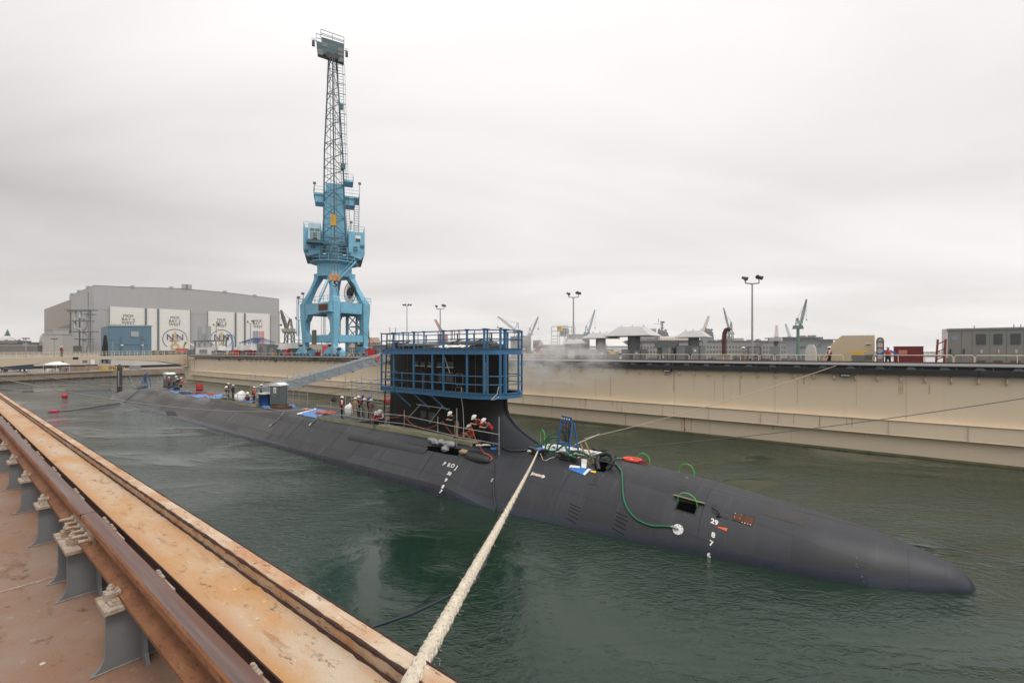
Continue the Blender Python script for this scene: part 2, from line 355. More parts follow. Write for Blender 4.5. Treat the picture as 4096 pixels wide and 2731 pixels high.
# ---- crane rail on pedestals
cr = T('crane_rail', 'heavy brown crane rail raised on grey steel pedestals in the foreground', 'rail', NEAR)
ZT = 6.40; yc = .706
hd = [(.657, ZT - .040), (.661, ZT - .012), (.670, ZT - .002), (.690, ZT), (.722, ZT), (.742, ZT - .002), (.751, ZT - .012), (.755, ZT - .040), (.727, ZT - .055), (.718, ZT - .062)]
b = MB(); b.cur = 0
low = [(.718, ZT - .125), (.785, ZT - .150), (.785, ZT - .168), (.628, ZT - .168), (.628, ZT - .150), (.694, ZT - .125), (.694, ZT - .062), (.685, ZT - .055)]
pr = hd + low; n_ = len(pr); vs = []; fs = []
for x in (-150, 12): vs += [(x, p[0], p[1]) for p in pr]
b.v = vs; b.f = [(i, (i + 1) % n_, (i + 1) % n_ + n_, i + n_) for i in range(n_)] + [tuple(range(n_))[::-1], tuple(range(n_, 2 * n_))]
b.mi = [0 if 2 <= i <= 4 else 1 for i in range(n_)] + [1, 1]; b.sm = [False] * (n_ + 2)
b.build('rail', [rail_top_m, rail_side_m], cr)
b = MB(); b.box(-4.585, -4.582, .6565, .7555, ZT - .045, ZT + .0008); b.build('rail_joint', edge_rust, cr)
def bolt(b, x, y, z, r=.017, h=.028, wash=True):
    if wash: b.lathe([(r * 1.5, z), (r * 1.5, z + .005), (r * 1.1, z + .007)], (x, y, 0), 14, False)
    b.lathe([(r * 1.1, z + .006), (r * 1.15, z + h * .75), (r * .95, z + h)], (x, y, 0), 6, False)
    b.lathe([(r * .62, z + h), (r * .62, z + h + .008), (r * .4, z + h + .011)], (x, y, 0), 10, False)
def pedestal(parent, x, long=False):
    p = bpy.data.objects.new('pedestal', None); sc.collection.objects.link(p); p.parent = parent; p.location = (x, 0, 0)
    hl = .27 if long else .115; zt = 6.228
    MB().box(-hl, hl, .548, .86, zt - .022, zt).build('cap_plate', clip_m, p)
    b = MB()
    def plate(xc):
        fl = [(.563, zt - .022), (.845, zt - .022), (.845, DZ + .10)] + [(.845 + .05 * (1 - math.cos(a)), DZ + .10 - .095 * math.sin(a)) for a in (R(30), R(60), R(90))] + [(.90, DZ)]
        fl += [(.503, DZ), (.508, DZ + .008)] + [(.563 - .055 * (1 - math.cos(a)), DZ + .11 - .10 * math.sin(a)) for a in (R(75), R(50), R(25))] + [(.563, DZ + .11)]
        b.prism(fl, xc - .01, xc + .01, 'x')
    for xc in ((-.19, .19) if long else (.045,)): plate(xc)
    x1 = hl - .015
    b.prism([(-x1, zt - .022), (x1, zt - .022), (x1, DZ + .12), (x1 + .02, DZ + .05), (x1 + .06, DZ), (-x1 - .06, DZ), (-x1 - .02, DZ + .05), (-x1, DZ + .12)], .715, .733, 'y')
    b.build('leg', ped_m, p)
    b = MB()
    for xc in ((-.19, .19) if long else (.045,)):
        b.tube([(xc + .012, .50, DZ + .004), (xc + .012, .89, DZ + .004)], .005, 6)
    b.build('weld_bead', mat('bead', (.24, .22, .2), .7, var=.3, vs=20), p)
    for xc in ((-.13, .1) if long else (-.035,)):
        for sd in (-1, 1):
            c = MB(); y0 = .628 if sd < 0 else .785
            c.prism([(y0 - sd * .012, zt + .024), (y0 - sd * .012, zt + .044), (y0 + sd * .055, zt + .044), (y0 + sd * .055, zt), (y0 + sd * .004, zt), (y0 + sd * .004, zt + .024)], xc - .036, xc + .036, 'x')
            k = c.build('rail_clip', clip_m, p)
            c = MB(); bolt(c, xc, y0 + sd * .028, zt + .044); c.build('bolt', clip_m, k)
            if not long:
                c = MB(); c.box(xc + .05, xc + .115, y0 + sd * .002, y0 + sd * .05, zt, zt + .014); c.box(xc + .058, xc + .105, y0 + sd * .006, y0 + sd * .036, zt + .014, zt + .024); c.build('shim', clip_m, p)
    return p
for i in range(18):
    x = -(1.98 + 1.30 * i); pedestal(cr, x if i != 2 else -4.58, i == 2)
# splice bar on the joint, bolts through it
sp = MB(); sp.box(-4.95, -4.22, .672, .690, ZT - .140, ZT - .060); so_ = sp.build('splice_bar', clip_m, cr)
for i in range(6):
    x = -4.90 + i * .13
    c = MB(); c.tube([(x, .672, ZT - .10), (x, .652, ZT - .10)], .024, 6); c.tube([(x, .655, ZT - .10), (x, .600 if i % 2 else .585, ZT - .10)], .0125, 10); c.build('bolt', clip_m, so_)
# ================= submarine (frame SUB: x towards the bow, y away from the camera, z=0 waterline)
def lerp(tb, x):
    if x <= tb[0][0]: return tb[0][1]
    for (a, b_), (c, d) in zip(tb, tb[1:]):
        if x <= c: return b_ + (d - b_) * (x - a) / (c - a)
    return tb[-1][1]
HW = [(-92, .05), (-90, 1.2), (-86, 3.0), (-80, 4.2), (-70, 4.5), (-30, 4.4), (-10, 4.2), (0, 4.15), (5, 3.8), (8.4, 3.35), (10.6, 3.05), (12.6, 2.65), (14.7, 2.28), (15.8, 2.05), (16.5, 1.9), (17.7, 1.62), (18.5, 1.26), (19.2, .95), (19.7, .68), (20.0, .47), (20.15, .30), (20.25, .02)]
HH = [(-92, .02), (-90, .35), (-86, .95), (-82, 1.35), (-76, 1.9), (-68, 2.15), (-40, 2.2), (-10, 2.3), (0, 2.4), (6, 2.38), (8.4, 2.30), (10.6, 2.2), (12.6, 2.03), (14.7, 1.76), (15.8, 1.64), (16.5, 1.52), (17.7, 1.32), (18.5, 1.08), (19.0, .93), (19.5, .76), (19.8, .61), (20.0, .46), (20.15, .29), (20.22, .16), (20.25, .02)]
def sc_off(x): return .10 * max(0, x - 16.2) if x > -20 else .009 * (x + 20) * (1 if x > -75 else 1)
def kc(x):
    if x > 0: return max(0, 1 - x / 4)
    return 1 if x > -62 else max(0, 1 + (x + 62) / 16)
def sm(x, a): return x
def hullz(x, y):
    w_, h = lerp(HW, x), lerp(HH, x); y = abs(y - sc_off(x))
    Rr = (w_ * w_ + h * h) / (2 * h) if h > .001 else w_
    if w_ < h: Rr = h; return math.sqrt(max(0, 1 - (y / max(w_, .01)) ** 2)) * h if y < w_ else -1
    d = Rr * Rr - y * y
    z = (math.sqrt(d) if d > 0 else 0) - (Rr - h)
    k = kc(x)
    if k > 0:
        e = max(0, y - 2.15); c = h - .02 - (e * e * 1.6 if e < .3 else .144 + (e - .3) * .98) - (1 - k) * 1.0
        z = max(z, c)
    return z
def S(px, py):
    """point of the hull under a pixel, in SUB coordinates"""
    for i in range(3000):
        Y = 12 + i * .04 * (1 + i / 900); p = SUB.l(atY(px, py, Y))
        if p.x > 20.2 or p.x < -92: continue
        if p.z <= hullz(p.x, p.y) or p.z < 0: return p
    return SUB.l(onz(px, py, 0))
def nrm(x, y):
    e = .03; return Vector((-(hullz(x + e, y) - hullz(x - e, y)) / (2 * e), -(hullz(x, y + e) - hullz(x, y - e)) / (2 * e), 1)).normalized()
sub = T('submarine', 'long dark grey submarine lying half submerged beside the tan dock wall', 'submarine', SUB)
xs = [-92 + i * 1.0 for i in range(72)] + [-20 + i * .5 for i in range(56)] + [8 + i * .25 for i in range(40)] + [18 + i * .1 for i in range(26)]
xs = [x for x in xs if x < 20.2] + [20.2, 20.23, 20.25]
vs = []; M = 56
ang = [i / M for i in range(M + 1)]
uvs = []
for x in xs:
    w_, h = lerp(HW, x), lerp(HH, x); yc_ = sc_off(x); row = []
    # half width samples: dense near the shoulder
    yy = []
    for i in range(M + 1):
        a = math.pi * i / M; yy.append(yc_ - w_ * math.cos(a))
    s_ = 0; pv = None
    below = [(yc_ - w_ * .86, -2.6), (yc_ - w_ * 1.08, -1.2)]
    ro = [(yc_ - w_ * .8, -3.5)] + [(yc_ - w_ * 1.05, -1.1), (yc_ - w_ * 1.02, -.4)]
    for y in yy: ro.append((y, max(hullz(x, min(max(y, yc_ - w_ * .9999), yc_ + w_ * .9999)), 0 if y in (yy[0], yy[-1]) else -.0)))
    ro += [(yc_ + w_ * 1.02, -.4), (yc_ + w_ * 1.05, -1.1), (yc_ + w_ * .8, -3.5)]
    mid = len(ro) // 2; ss = [0]
    for p, q in zip(ro, ro[1:]): ss.append(ss[-1] + math.hypot(q[0] - p[0], q[1] - p[1]))
    for (y, z), q in zip(ro, ss): vs.append((x, y, z)); uvs.append((x, q - ss[mid]))
K = M + 7
b = MB(); b.add(vs, [(i * K + k, (i + 1) * K + k, (i + 1) * K + k + 1, i * K + k + 1) for i in range(len(xs) - 1) for k in range(K - 1)], True)
def hullmat():
    m = bpy.data.materials.new('hull_tiles'); m.use_nodes = True; n = m.node_tree.nodes; l = m.node_tree.links; bs = n['Principled BSDF']
    uv = n.new('ShaderNodeUVMap'); tc_ = n.new('ShaderNodeTexCoord'); sp_ = n.new('ShaderNodeSeparateXYZ'); l.new(tc_.outputs['Object'], sp_.inputs[0])
    def mp(scale, loc=(0, 0, 0), src=uv.outputs[0]):
        k = n.new('ShaderNodeMapping'); k.inputs['Scale'].default_value = scale; k.inputs['Location'].default_value = loc; l.new(src, k.inputs[0]); return k.outputs[0]
    def noi(v_, s, d=4, r=.6):
        k = n.new('ShaderNodeTexNoise'); k.inputs['Scale'].default_value = s; k.inputs['Detail'].default_value = d; k.inputs['Roughness'].default_value = r; l.new(v_, k.inputs['Vector']); return k.outputs[0]
    def mrg(v_, a, b_, c, d):
        k = n.new('ShaderNodeMapRange'); l.new(v_, k.inputs[0])
        for i, q in enumerate((a, b_, c, d)): k.inputs[i + 1].default_value = q
        return k.outputs[0]
    def ma(op, a, b_):
        k = n.new('ShaderNodeMath'); k.operation = op
        for i, q in enumerate((a, b_)):
            if isinstance(q, (int, float)): k.inputs[i].default_value = q
            else: l.new(q, k.inputs[i])
        return k.outputs[0]
    def mixc(f, a, b_):
        k = n.new('ShaderNodeMix'); k.data_type = 'RGBA'
        for i, q in ((0, f), (6, a), (7, b_)):
            if isinstance(q, tuple): k.inputs[i].default_value = (*q, 1)
            elif isinstance(q, (int, float)): k.inputs[i].default_value = q
            else: l.new(q, k.inputs[i])
        return k.outputs[2]
    def brick(bw, rh, loc, c1, c2, mort, msz, off=.5):
        k = n.new('ShaderNodeTexBrick'); k.offset = off; l.new(mp((1, 1, 1), loc), k.inputs[0]); k.inputs['Scale'].default_value = 1; k.inputs['Brick Width'].default_value = bw; k.inputs['Row Height'].default_value = rh
        k.inputs['Color1'].default_value = (*c1, 1); k.inputs['Color2'].default_value = (*c2, 1); k.inputs['Mortar'].default_value = (*mort, 1); k.inputs['Mortar Size'].default_value = msz; k.inputs['Mortar Smooth'].default_value = .3; return k
    k1 = brick(6.2, 1.35, (0, .3, 0), (.52, .52, .52), (1.5, 1.5, 1.5), (.35, .35, .35), .025)
    k2 = brick(3.3, 2.4, (1.1, -.5, 0), (.70, .70, .70), (1.3, 1.3, 1.3), (.8, .8, .8), .008, .3)
    aft = mrg(sp_.outputs[0], -12, 4, 1, .42)
    fwd = mixc(mrg(sp_.outputs[0], -45, -8, 0, 1), (.060, .0575, .054), (.021, .0235, .029))
    smear = noi(mp((1.6, .25, 1)), 1.0, 7, .7); mott = noi(mp((1, 1, 1)), .55, 6, .6); stre = noi(mp((2.6, .22, 1), (3, 0, 0)), 1.6, 5, .7)
    pat = ma('MULTIPLY', k1.outputs[0], k2.outputs[0])
    pat = ma('ADD', ma('MULTIPLY', ma('SUBTRACT', pat, 1), aft), 1)
    val = ma('MULTIPLY', pat, mrg(mott, .3, .7, .82, 1.2)); val = ma('MULTIPLY', val, mrg(smear, .3, .7, .87, 1.14))
    hv = n.new('ShaderNodeHueSaturation'); l.new(fwd, hv.inputs['Color']); l.new(val, hv.inputs['Value'])
    c = hv.outputs[0]
    c = mixc(ma('MULTIPLY', mrg(stre, .56, .70, 0, .45), aft), c, (.15, .125, .10))
    # wet dark blue band just above the water, with an uneven edge
    wz = ma('ADD', sp_.outputs[2], ma('MULTIPLY', ma('SUBTRACT', noi(mp((1, 1, 1)), 1.2, 5), .5), .25))
    wet = mrg(wz, .30, .42, 1, 0)
    c = mixc(ma('MULTIPLY', wet, .75), c, (.020, .027, .048))
    l.new(c, bs.inputs['Base Color'])
    rg = mrg(wet, 0, 1, .52, .28); l.new(ma('ADD', rg, ma('MULTIPLY', ma('SUBTRACT', mott, .5), .25)), bs.inputs['Roughness'])
    # seams as shallow grooves
    bp = n.new('ShaderNodeBump'); bp.inputs['Strength'].default_value = .25; bp.inputs['Distance'].default_value = .02
    l.new(ma('ADD', ma('MULTIPLY', k1.outputs['Fac'], -.5), ma('MULTIPLY', mott, .8)), bp.inputs['Height']); l.new(bp.outputs[0], bs.inputs['Normal'])
    return m
hm = hullmat()
hull = b.build('hull', hm, sub)
ul = hull.data.uv_layers.new(name='UVMap')
for lp in hull.data.loops: ul.data[lp.index].uv = uvs[lp.vertex_index]
hull_fwd = mat('hull_black', (.018, .019, .021), .42, var=.25, vs=.8)
sail_m = mat('sail_black', (.0045, .005, .005), .55, var=.3, vs=.7, bump=.15, bs=3, spec=.18)
# hull ribs / seams as raised bands round the hull
def ring(x, wd=.10, up=.012, y0=-4.0, y1=3.5, dx=.0):
    b = MB(); n_ = 44; r0 = []
    for i in range(n_ + 1):
        y = y0 + (y1 - y0) * i / n_; z = hullz(x, y)
        if z <= .02: continue
        r0.append((y, z))
    vs = []
    for y, z in r0: vs += [(x - wd / 2 + dx * (2.2 - z), y, z + up), (x + wd / 2 + dx * (2.2 - z), y, z + up)]
    b.add(vs, [(2 * i, 2 * i + 1, 2 * i + 3, 2 * i + 2) for i in range(len(r0) - 1)], True); return b
seam_m = mat('seam', (.012, .013, .015), .6)
b = MB()
for x, w_ in ((-1.4, .04), (-2.1, .12), (S(1430, 1790).x, .14), (S(1180, 1720).x, .16), (S(1150, 1715).x, .05), (S(930, 1660).x, .12), (S(700, 1620).x, .14), (S(640, 1600).x, .06), (6.5, .03), (12.5, .03)): q = ring(x, w_, .006); b.add(q.v, q.f, True)
b.build('hull_seam', seam_m, sub)
# mooring ring band of the tower area: raised long side fairings (dark)
def onhull(f, lift=.012):
    def g(co):
        x, y, u = f(co); return Vector((x, y, hullz(x, y))) + nrm(x, y) * (lift + u)
    return g
def patch(poly_px, m, name, parent, lift=.012, thick=0, nx=8):
    """sheet lying on the hull under a four-cornered pixel outline"""
    c = [S(*p) for p in poly_px]; b = MB(); vs = []
    for j in range(nx + 1):
        for i in range(nx + 1):
            u, v_ = i / nx, j / nx
            x = (c[0].x * (1 - u) + c[1].x * u) * (1 - v_) + (c[3].x * (1 - u) + c[2].x * u) * v_
            y = (c[0].y * (1 - u) + c[1].y * u) * (1 - v_) + (c[3].y * (1 - u) + c[2].y * u) * v_
            vs.append(Vector((x, y, hullz(x, y))) + nrm(x, y) * lift)
    k = nx + 1; b.add(vs, [(j * k + i, j * k + i + 1, (j + 1) * k + i + 1, (j + 1) * k + i) for j in range(nx) for i in range(nx)], True)
    return b.build(name, m, parent)
def mark(body, px, py, size, m=white, bold=.012, name='draft_mark', parent=None, slant=0):
    c = S(px, py); n0 = nrm(c.x, c.y); sl_ = math.hypot(1, -n0.y / n0.z)  # metres of arc per metre of y
    def f(co):
        return (c.x + co.x + slant * co.y, c.y + co.y / sl_, co.z)
    me = text(body, size, bold, 0)
    me.transform(Matrix.Identity(4))
    bm_ = bmesh.new(); bm_.from_mesh(me); bmesh.ops.triangulate(bm_, faces=bm_.faces); bmesh.ops.subdivide_edges(bm_, edges=bm_.edges, cuts=1); bm_.to_mesh(me); bm_.free()
    g = onhull(f, .018)
    for v_ in me.vertices: v_.co = g(v_.co)
    me.materials.clear(); me.materials.append(m); me.name = name
    o = bpy.data.objects.new(name, me); sc.collection.objects.link(o); o.parent = parent or sub; return o
for ch, px, py in (('P', 1778, 1857), ('R', 1796, 1862), ('O', 1811, 1866), ('J', 1826, 1871)): mark(ch, px, py, .33, bold=.008)
for ch, px, py in (('30', 1797, 1894), ('9', 1784, 1921), ('8', 1772, 1947), ('7', 1763, 1971)): mark(ch, px, py, .27, bold=.010)
for ch, px, py in (('29', 2858, 2095), ('8', 2853, 2142), ('7', 2845, 2182), ('6', 2836, 2224)): mark(ch, px, py, .26, bold=.010)
patch([(2872, 2106), (2910, 2116), (2906, 2124), (2868, 2112)], orange, 'orange_mark', sub)
# NO PUSH arrow
c0 = S(2153, 1904); arw = [(-.40, .13), (-.36, .13), (-.36, .065), (.26, .065), (.26, .12), (.42, 0), (.26, -.12), (.26, -.065), (-.36, -.065), (-.36, -.13), (-.40, -.13)]
def f_(co): return (c0.x + co[0], c0.y + co[1] * .8, 0)
g_ = onhull(f_, .014); b = MB(); b.add([g_((x * 1.0, y)) for x, y in arw], [tuple(range(11))]); b.build('arrow_mark', white, sub)
mark('NO PUSH', 2151, 1904, .15, mat('red_ink', (.5, .12, .09)), .002, 'arrow_lettering')
# dark stuck-on patches and grey tape pieces
pm_ = mat('dark_patch', (.026, .027, .026), .7)
for q in ([(2379, 1903), (2394, 1907), (2386, 1928), (2370, 1924)], [(2350, 1930), (2390, 1934), (2388, 1944), (2352, 1938)], [(2724, 1943), (2748, 1948), (2742, 1965), (2714, 1959)], [(2850, 2017), (2868, 2020), (2864, 2042), (2843, 2038)], [(2890, 2059), (2918, 2069), (2912, 2080), (2885, 2071)]):
    patch(q, pm_, 'dark_patch', sub)
patch([(3055, 2030), (3226, 2060), (3212, 2106), (3046, 2058)], mat('rough_strip', (.055, .052, .048), .85, bump=.4, bs=8), 'rough_strip', sub, .006)
patch([(662, 1644), (700, 1648), (712, 1664), (668, 1660)], pm_, 'dark_patch', sub)
# limber hole groups
for gx, gy, sx in ((2293, 2050, 1), (2480, 2093, 1)):
    c = S(gx, gy); G_ = bpy.data.objects.new('limber_grille', None); sc.collection.objects.link(G_); G_.parent = sub
    for i in range(-4, 5):
        for j in range(-3, 4):
            if abs(i) + abs(j) > 5: continue
            x, y = c.x + i * .078 + (j % 2) * .035, c.y + j * .085
            r_ = .027 if abs(i) < 4 and abs(j) < 3 else .010
            nn = nrm(x, y); p = Vector((x, y, hullz(x, y))) + nn * .008; u = nn.orthogonal().normalized(); v2 = nn.cross(u)
            if r_ > .02: MB().add([p + (u * math.cos(a * .785) + v2 * math.sin(a * .785)) * r_ for a in range(8)], [tuple(range(8))]).build('hole', mat('hole_black', (.002, .002, .002), .9, var=0), G_)
# open square hatch, bolt rims, rusty cover, white flange, pipe elbow
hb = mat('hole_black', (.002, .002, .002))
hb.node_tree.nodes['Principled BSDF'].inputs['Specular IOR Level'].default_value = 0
patch([(2716, 1992), (2800, 2016), (2782, 2066), (2694, 2042)], seam_m, 'hatch_rim', sub, .010)
h_ = patch([(2718, 2004), (2790, 2022), (2778, 2060), (2704, 2038)], hb, 'hatch_opening', sub, .016)
b = MB(); rr = random.Random(5)
for i in range(22):
    a = i / 22 * 2 * math.pi; px, py = 2745 + 46 * math.cos(a), 2031 + 27 * math.sin(a) + 10 * math.cos(a)
    p = S(px, py); b.ball(p + Vector((0, 0, .02)), .012, 6)
b.build('rim_bolt', clip_m, h_)
cvr = patch([(2937, 2050), (3022, 2070), (3010, 2110), (2926, 2086)], seam_m, 'cover_rim', sub, .010)
patch([(2941, 2054), (3017, 2073), (3007, 2106), (2931, 2084)], rust, 'rusty_cover', sub, .018)
b = MB()
for i in range(7):
    for px, py in ((2941 + i * 11.5, 2056 + i * 3), (2938 + i * 11, 2070 + i * 2.9), (2934 + i * 11.3, 2081 + i * 3.3)):
        p = S(px, py); b.ball(p + Vector((0, 0, .025)), .020 if i % 2 else .026, 6)
b.build('cover_bolt', white, cvr)
c = S(2712, 2117); nn = nrm(c.x, c.y); q = MB(); u = Vector((1, 0, 0)); v2 = nn.cross(u)
q.add([c + nn * .03 + (u * math.cos(a * .2618) + v2 * math.sin(a * .2618)) * .20 for a in range(24)], [tuple(range(24))]); q.tube([c, c + nn * .03], .20, 24)
fl = q.build('flange', white, sub); q = MB(); q.tube([c + nn * .03, c + nn * .10, c + nn * .12 + Vector((-.1, .0, .01)), c + nn * .11 + Vector((-.28, .02, .02))], .035, 8); q.build('pipe_elbow', galv, fl)
for i in range(8):
    a = i * .785; p = c + nn * .035 + (u * math.cos(a) + v2 * math.sin(a)) * .165; q = MB(); q.ball(p, .014, 6); q.build('bolt', black, fl)
c = S(2875, 2064); nn = nrm(c.x, c.y); q = MB(); q.lathe([(.085, 0), (.085, .03)], c, 14, False); q.tube([c, c + Vector((0, 0, .13)), c + Vector((-.05, .02, .2)), c + Vector((-.22, .05, .24)), c + Vector((-.26, .05, .3))], .035, 8); q.build('vent_pipe', black, sub)
b = MB(); rr = random.Random(11)
for i in range(60):
    p = S(3418 + rr.gauss(0, 38) + (i % 3) * 8, 2255 + rr.gauss(0, 33)); b.lathe([(rr.uniform(.004, .014), 0), (.003, .006)], p + Vector((0, 0, .006)), 6, False)
b.build('paint_chip', white, sub)
for px, py in ((2747, 1910), (2714, 1941), (2690, 1978), (3096, 2017), (2412, 1902), (2261, 1883)):
    p = S(px, py); q = MB(); q.lathe([(.05, 0), (.05, .012), (.02, .014)], p, 12, False); q.build('deck_fitting', clip_m, sub)
# ---- sail
LE, TE, SW = .85, -10.0, 1.18
def sailw(t):  # t 0 at leading edge .. 1 at trailing edge
    return SW * (math.sqrt(max(0, 1 - ((t - .25) / .25) ** 2)) if t < .25 else 1 - .12 * ((t - .25) / .75) - .68 * ((t - .25) / .75) ** 3)
ts = [0, .004, .015, .035, .065, .1, .15, .2, .25, .32, .4, .5, .6, .7, .8, .9, 1.0]
zs = [1.6, 2.2, 2.4, 2.6, 2.8, 3.1, 3.4, 3.8, 4.2, 4.6, 5.2, 6, 7, 7.6, 7.78, 7.92, 8.02, 8.06]
vs = []; 
for z in zs:
    f = max(0, (4.5 - z) / 2.1); ext = 2.75 * f ** 2.1 if z < 4.5 else 0
    top = max(0, (z - 7.6) / .46); sh = math.sqrt(max(0.001, 1 - min(1, top) ** 2)) if z > 7.6 else 1
    flare = 1 + .25 * min(1, f) ** 3
    ring_ = []
    for t in ts:
        x = LE - t * (LE - TE); hw = sailw(t) * sh * flare * (1 if ext == 0 else 1)
        if t < .25: x += ext * (1 - t / .25) ** 1.1
        ring_.append((x, hw))
    if z > 7.6: ring_ = [(x * (.97 + .03 * sh) - .1 * (1 - sh), hw) for x, hw in ring_]
    vs += [(x, -hw, z) for x, hw in ring_] + [(x, hw, z) for x, hw in reversed(ring_)]
n_ = 2 * len(ts); b = MB()
b.add(vs, [(i * n_ + k, i * n_ + (k + 1) % n_, (i + 1) * n_ + (k + 1) % n_, (i + 1) * n_ + k) for i in range(len(zs) - 1) for k in range(n_)], True)
b.add(vs[-n_:], [tuple(range(n_))], True)
b.mi = [0] * len(b.f)
fac_m = hull_fwd
for i, f in enumerate(b.f):
    zc = sum(b.v[k][2] for k in f) / len(f); xc_ = sum(b.v[k][0] for k in f) / len(f)
    if (zc < 4.5 and xc_ > .2) or zc > 7.85: b.mi[i] = 1
n = sail_m.node_tree.nodes; l = sail_m.node_tree.links; pb_ = n['Principled BSDF']; src = pb_.inputs['Base Color'].links[0].from_socket
tc2 = n.new('ShaderNodeTexCoord'); s3 = n.new('ShaderNodeSeparateXYZ'); l.new(tc2.outputs['Object'], s3.inputs[0])
def mrs(sock, a, c):
    k = n.new('ShaderNodeMapRange'); k.interpolation_type = 'SMOOTHSTEP'; k.inputs[1].default_value = a; k.inputs[2].default_value = c; l.new(sock, k.inputs[0]); return k.outputs[0]
k = n.new('ShaderNodeMath'); k.operation = 'MULTIPLY'; l.new(mrs(s3.outputs[0], -.6, 1.6), k.inputs[0]); l.new(mrs(s3.outputs[2], 4.9, 3.7), k.inputs[1])
k2 = n.new('ShaderNodeMath'); k2.operation = 'MAXIMUM'; l.new(k.outputs[0], k2.inputs[0]); l.new(mrs(s3.outputs[2], 7.8, 7.95), k2.inputs[1])
mm = n.new('ShaderNodeMix'); mm.data_type = 'RGBA'; l.new(k2.outputs[0], mm.inputs[0]); l.new(src, mm.inputs[6]); mm.inputs[7].default_value = (.026, .029, .035, 1); l.new(mm.outputs[2], pb_.inputs['Base Color'])
sail = b.build('sail', sail_m, sub)
# recesses, doors and hatches on the near side of the sail (rounded outlines and grey machinery inside)
def sy(x, z):
    t = (LE - x) / (LE - TE); f = max(0, (4.5 - z) / 2.1); return -sailw(min(1, max(0, t))) * (1 + .25 * min(1, f) ** 3)
def rrect(x0, x1, z0, z1, r, yoff, b, th=.018):
    pts = []
    for cx_, cz_, a0 in ((x1 - r, z1 - r, 0), (x0 + r, z1 - r, 90), (x0 + r, z0 + r, 180), (x1 - r, z0 + r, 270)):
        for k in range(4): a = R(a0 + k * 30); x, z = cx_ + r * math.cos(a), cz_ + r * math.sin(a); pts.append((x, sy(x, z) - yoff, z))
    b.tube(pts + pts[:1], th, 5, False)
outl = mat('door_outline', (.30, .29, .24), .6, var=.5, vs=3); rec = mat('recess_grey', (.06, .065, .07), .6, var=.3, vs=8)
def sx(px, z=None, y=-1.2): return SUB.at(px, y)[0]
for (pa, pb, ya, yb) in ((1647, 1664, 1447, 1462), (1677, 1692, 1447, 1463), (1710, 1728, 1447, 1465), (1747, 1764, 1450, 1467), (1785, 1812, 1447, 1469)):
    x0, x1 = sx(pa), sx(pb); z1, z0 = SUB.at((pa + pb) / 2, -1.15, ya)[1], SUB.at((pa + pb) / 2, -1.15, yb)[1]
    r_ = MB(); yq = sy((x0 + x1) / 2, (z0 + z1) / 2) - .012; r_.box(x0, x1, yq, yq + .02, z0, z1); r_.box((x0 + x1) / 2, (x0 + x1) / 2 + .05, yq - .02, yq, z0, z1); o = r_.build('recess_step', rec, sail)
    r_ = MB(); r_.box(x0 - .05, x1 + .03, yq - .05, yq - .0, z0 - .03, z0 + .02); r_.build('step_lip', mat('lip', (.40, .48, .42), .5), o)
for (pa, pb, ya, yb) in ((1778, 1813, 1487, 1530), (1748, 1766, 1490, 1530), (1679, 1694, 1500, 1535), (1714, 1728, 1500, 1535), (1676, 1701, 1643, 1684), (1711, 1738, 1648, 1690)):
    x0, x1 = sx(pa), sx(pb); zc_ = (ya + yb) / 2; z1, z0 = SUB.at((pa + pb) / 2, -1.15, ya)[1], SUB.at((pa + pb) / 2, -1.15, yb)[1]
    r_ = MB(); yq = sy((x0 + x1) / 2, (z0 + z1) / 2) - .015; r_.box(x0 + .1, x1 - .06, yq, yq + .02, z0 + .04, z1 - .04); r_.lathe([(.05, 0), (.05, .01)], ((x0 + x1) / 2, yq - .02, (z0 + z1) / 2), 8)
    o = r_.build('recess_panel', rec, sail); r_ = MB(); rrect(x0, x1, z0, z1, .12, .02, r_, .010); r_.build('recess_frame', mat('frame_dim', (.09, .1, .09), .6, var=.5, vs=4), o)
x0, x1 = sx(1822), sx(1851); z1, z0 = SUB.at(1836, -1.15, 1494)[1], SUB.at(1836, -1.15, 1540)[1]
r_ = MB(); rrect(x0, x1, z0, z1, .1, .02, r_, .014); o = r_.build('door_frame', outl, sail)
z1, z0 = SUB.at(1836, -1.15, 1549)[1], SUB.at(1836, -1.15, 1575)[1]; r_ = MB(); rrect(x0, x1, z0 - .1, z1, .1, .02, r_, .012); r_.build('door_frame', outl, sail)
x0 = sx(1926); r_ = MB(); r_.tube([(x0, sy(x0, 5.2) - .02, 5.3), (x0, sy(x0, 7) - .02, 7.0)], .02, 5); r_.build('door_frame', outl, sail)
b = MB()
for px in (1693, 1808, 1893, 1614): x0 = sx(px); b.box(x0, x0 + .035, sy(x0, 6) - .012, sy(x0, 6) + .01, 4.9, 7.4)
b.build('paint_streak', mat('streak', (.11, .055, .012), .7, var=.6, vs=2), sail)
# sail top: hump covers, open hatch rings, white sheets are separate things
for x0, rx, ry, hh, m_ in ((-1.4, 1.7, .8, .34, hull_fwd), (-6.9, 2.4, .85, .22, mat('top_grey', (.06, .062, .065), .55))):
    b = MB(); b.ball((x0, 0, 8.0), 1, 20, rx, ry, hh); b.build('top_fairing', m_, sail)
for x0 in (-2.9, -9.0, -1.0):
    b = MB(); b.tube([(x0 + .75 * math.cos(a * .3927), .45 * math.sin(a * .3927), 8.1 + .16 + .16 * math.cos(a * .3927)) for a in range(17)], .035, 6, False); b.build('hatch_ring', rubber, sail)
b = MB(); b.cb(-9.1, 0, 8.05, .9, .6, .2); b.build('hatch_mouth', dark_red, sail)
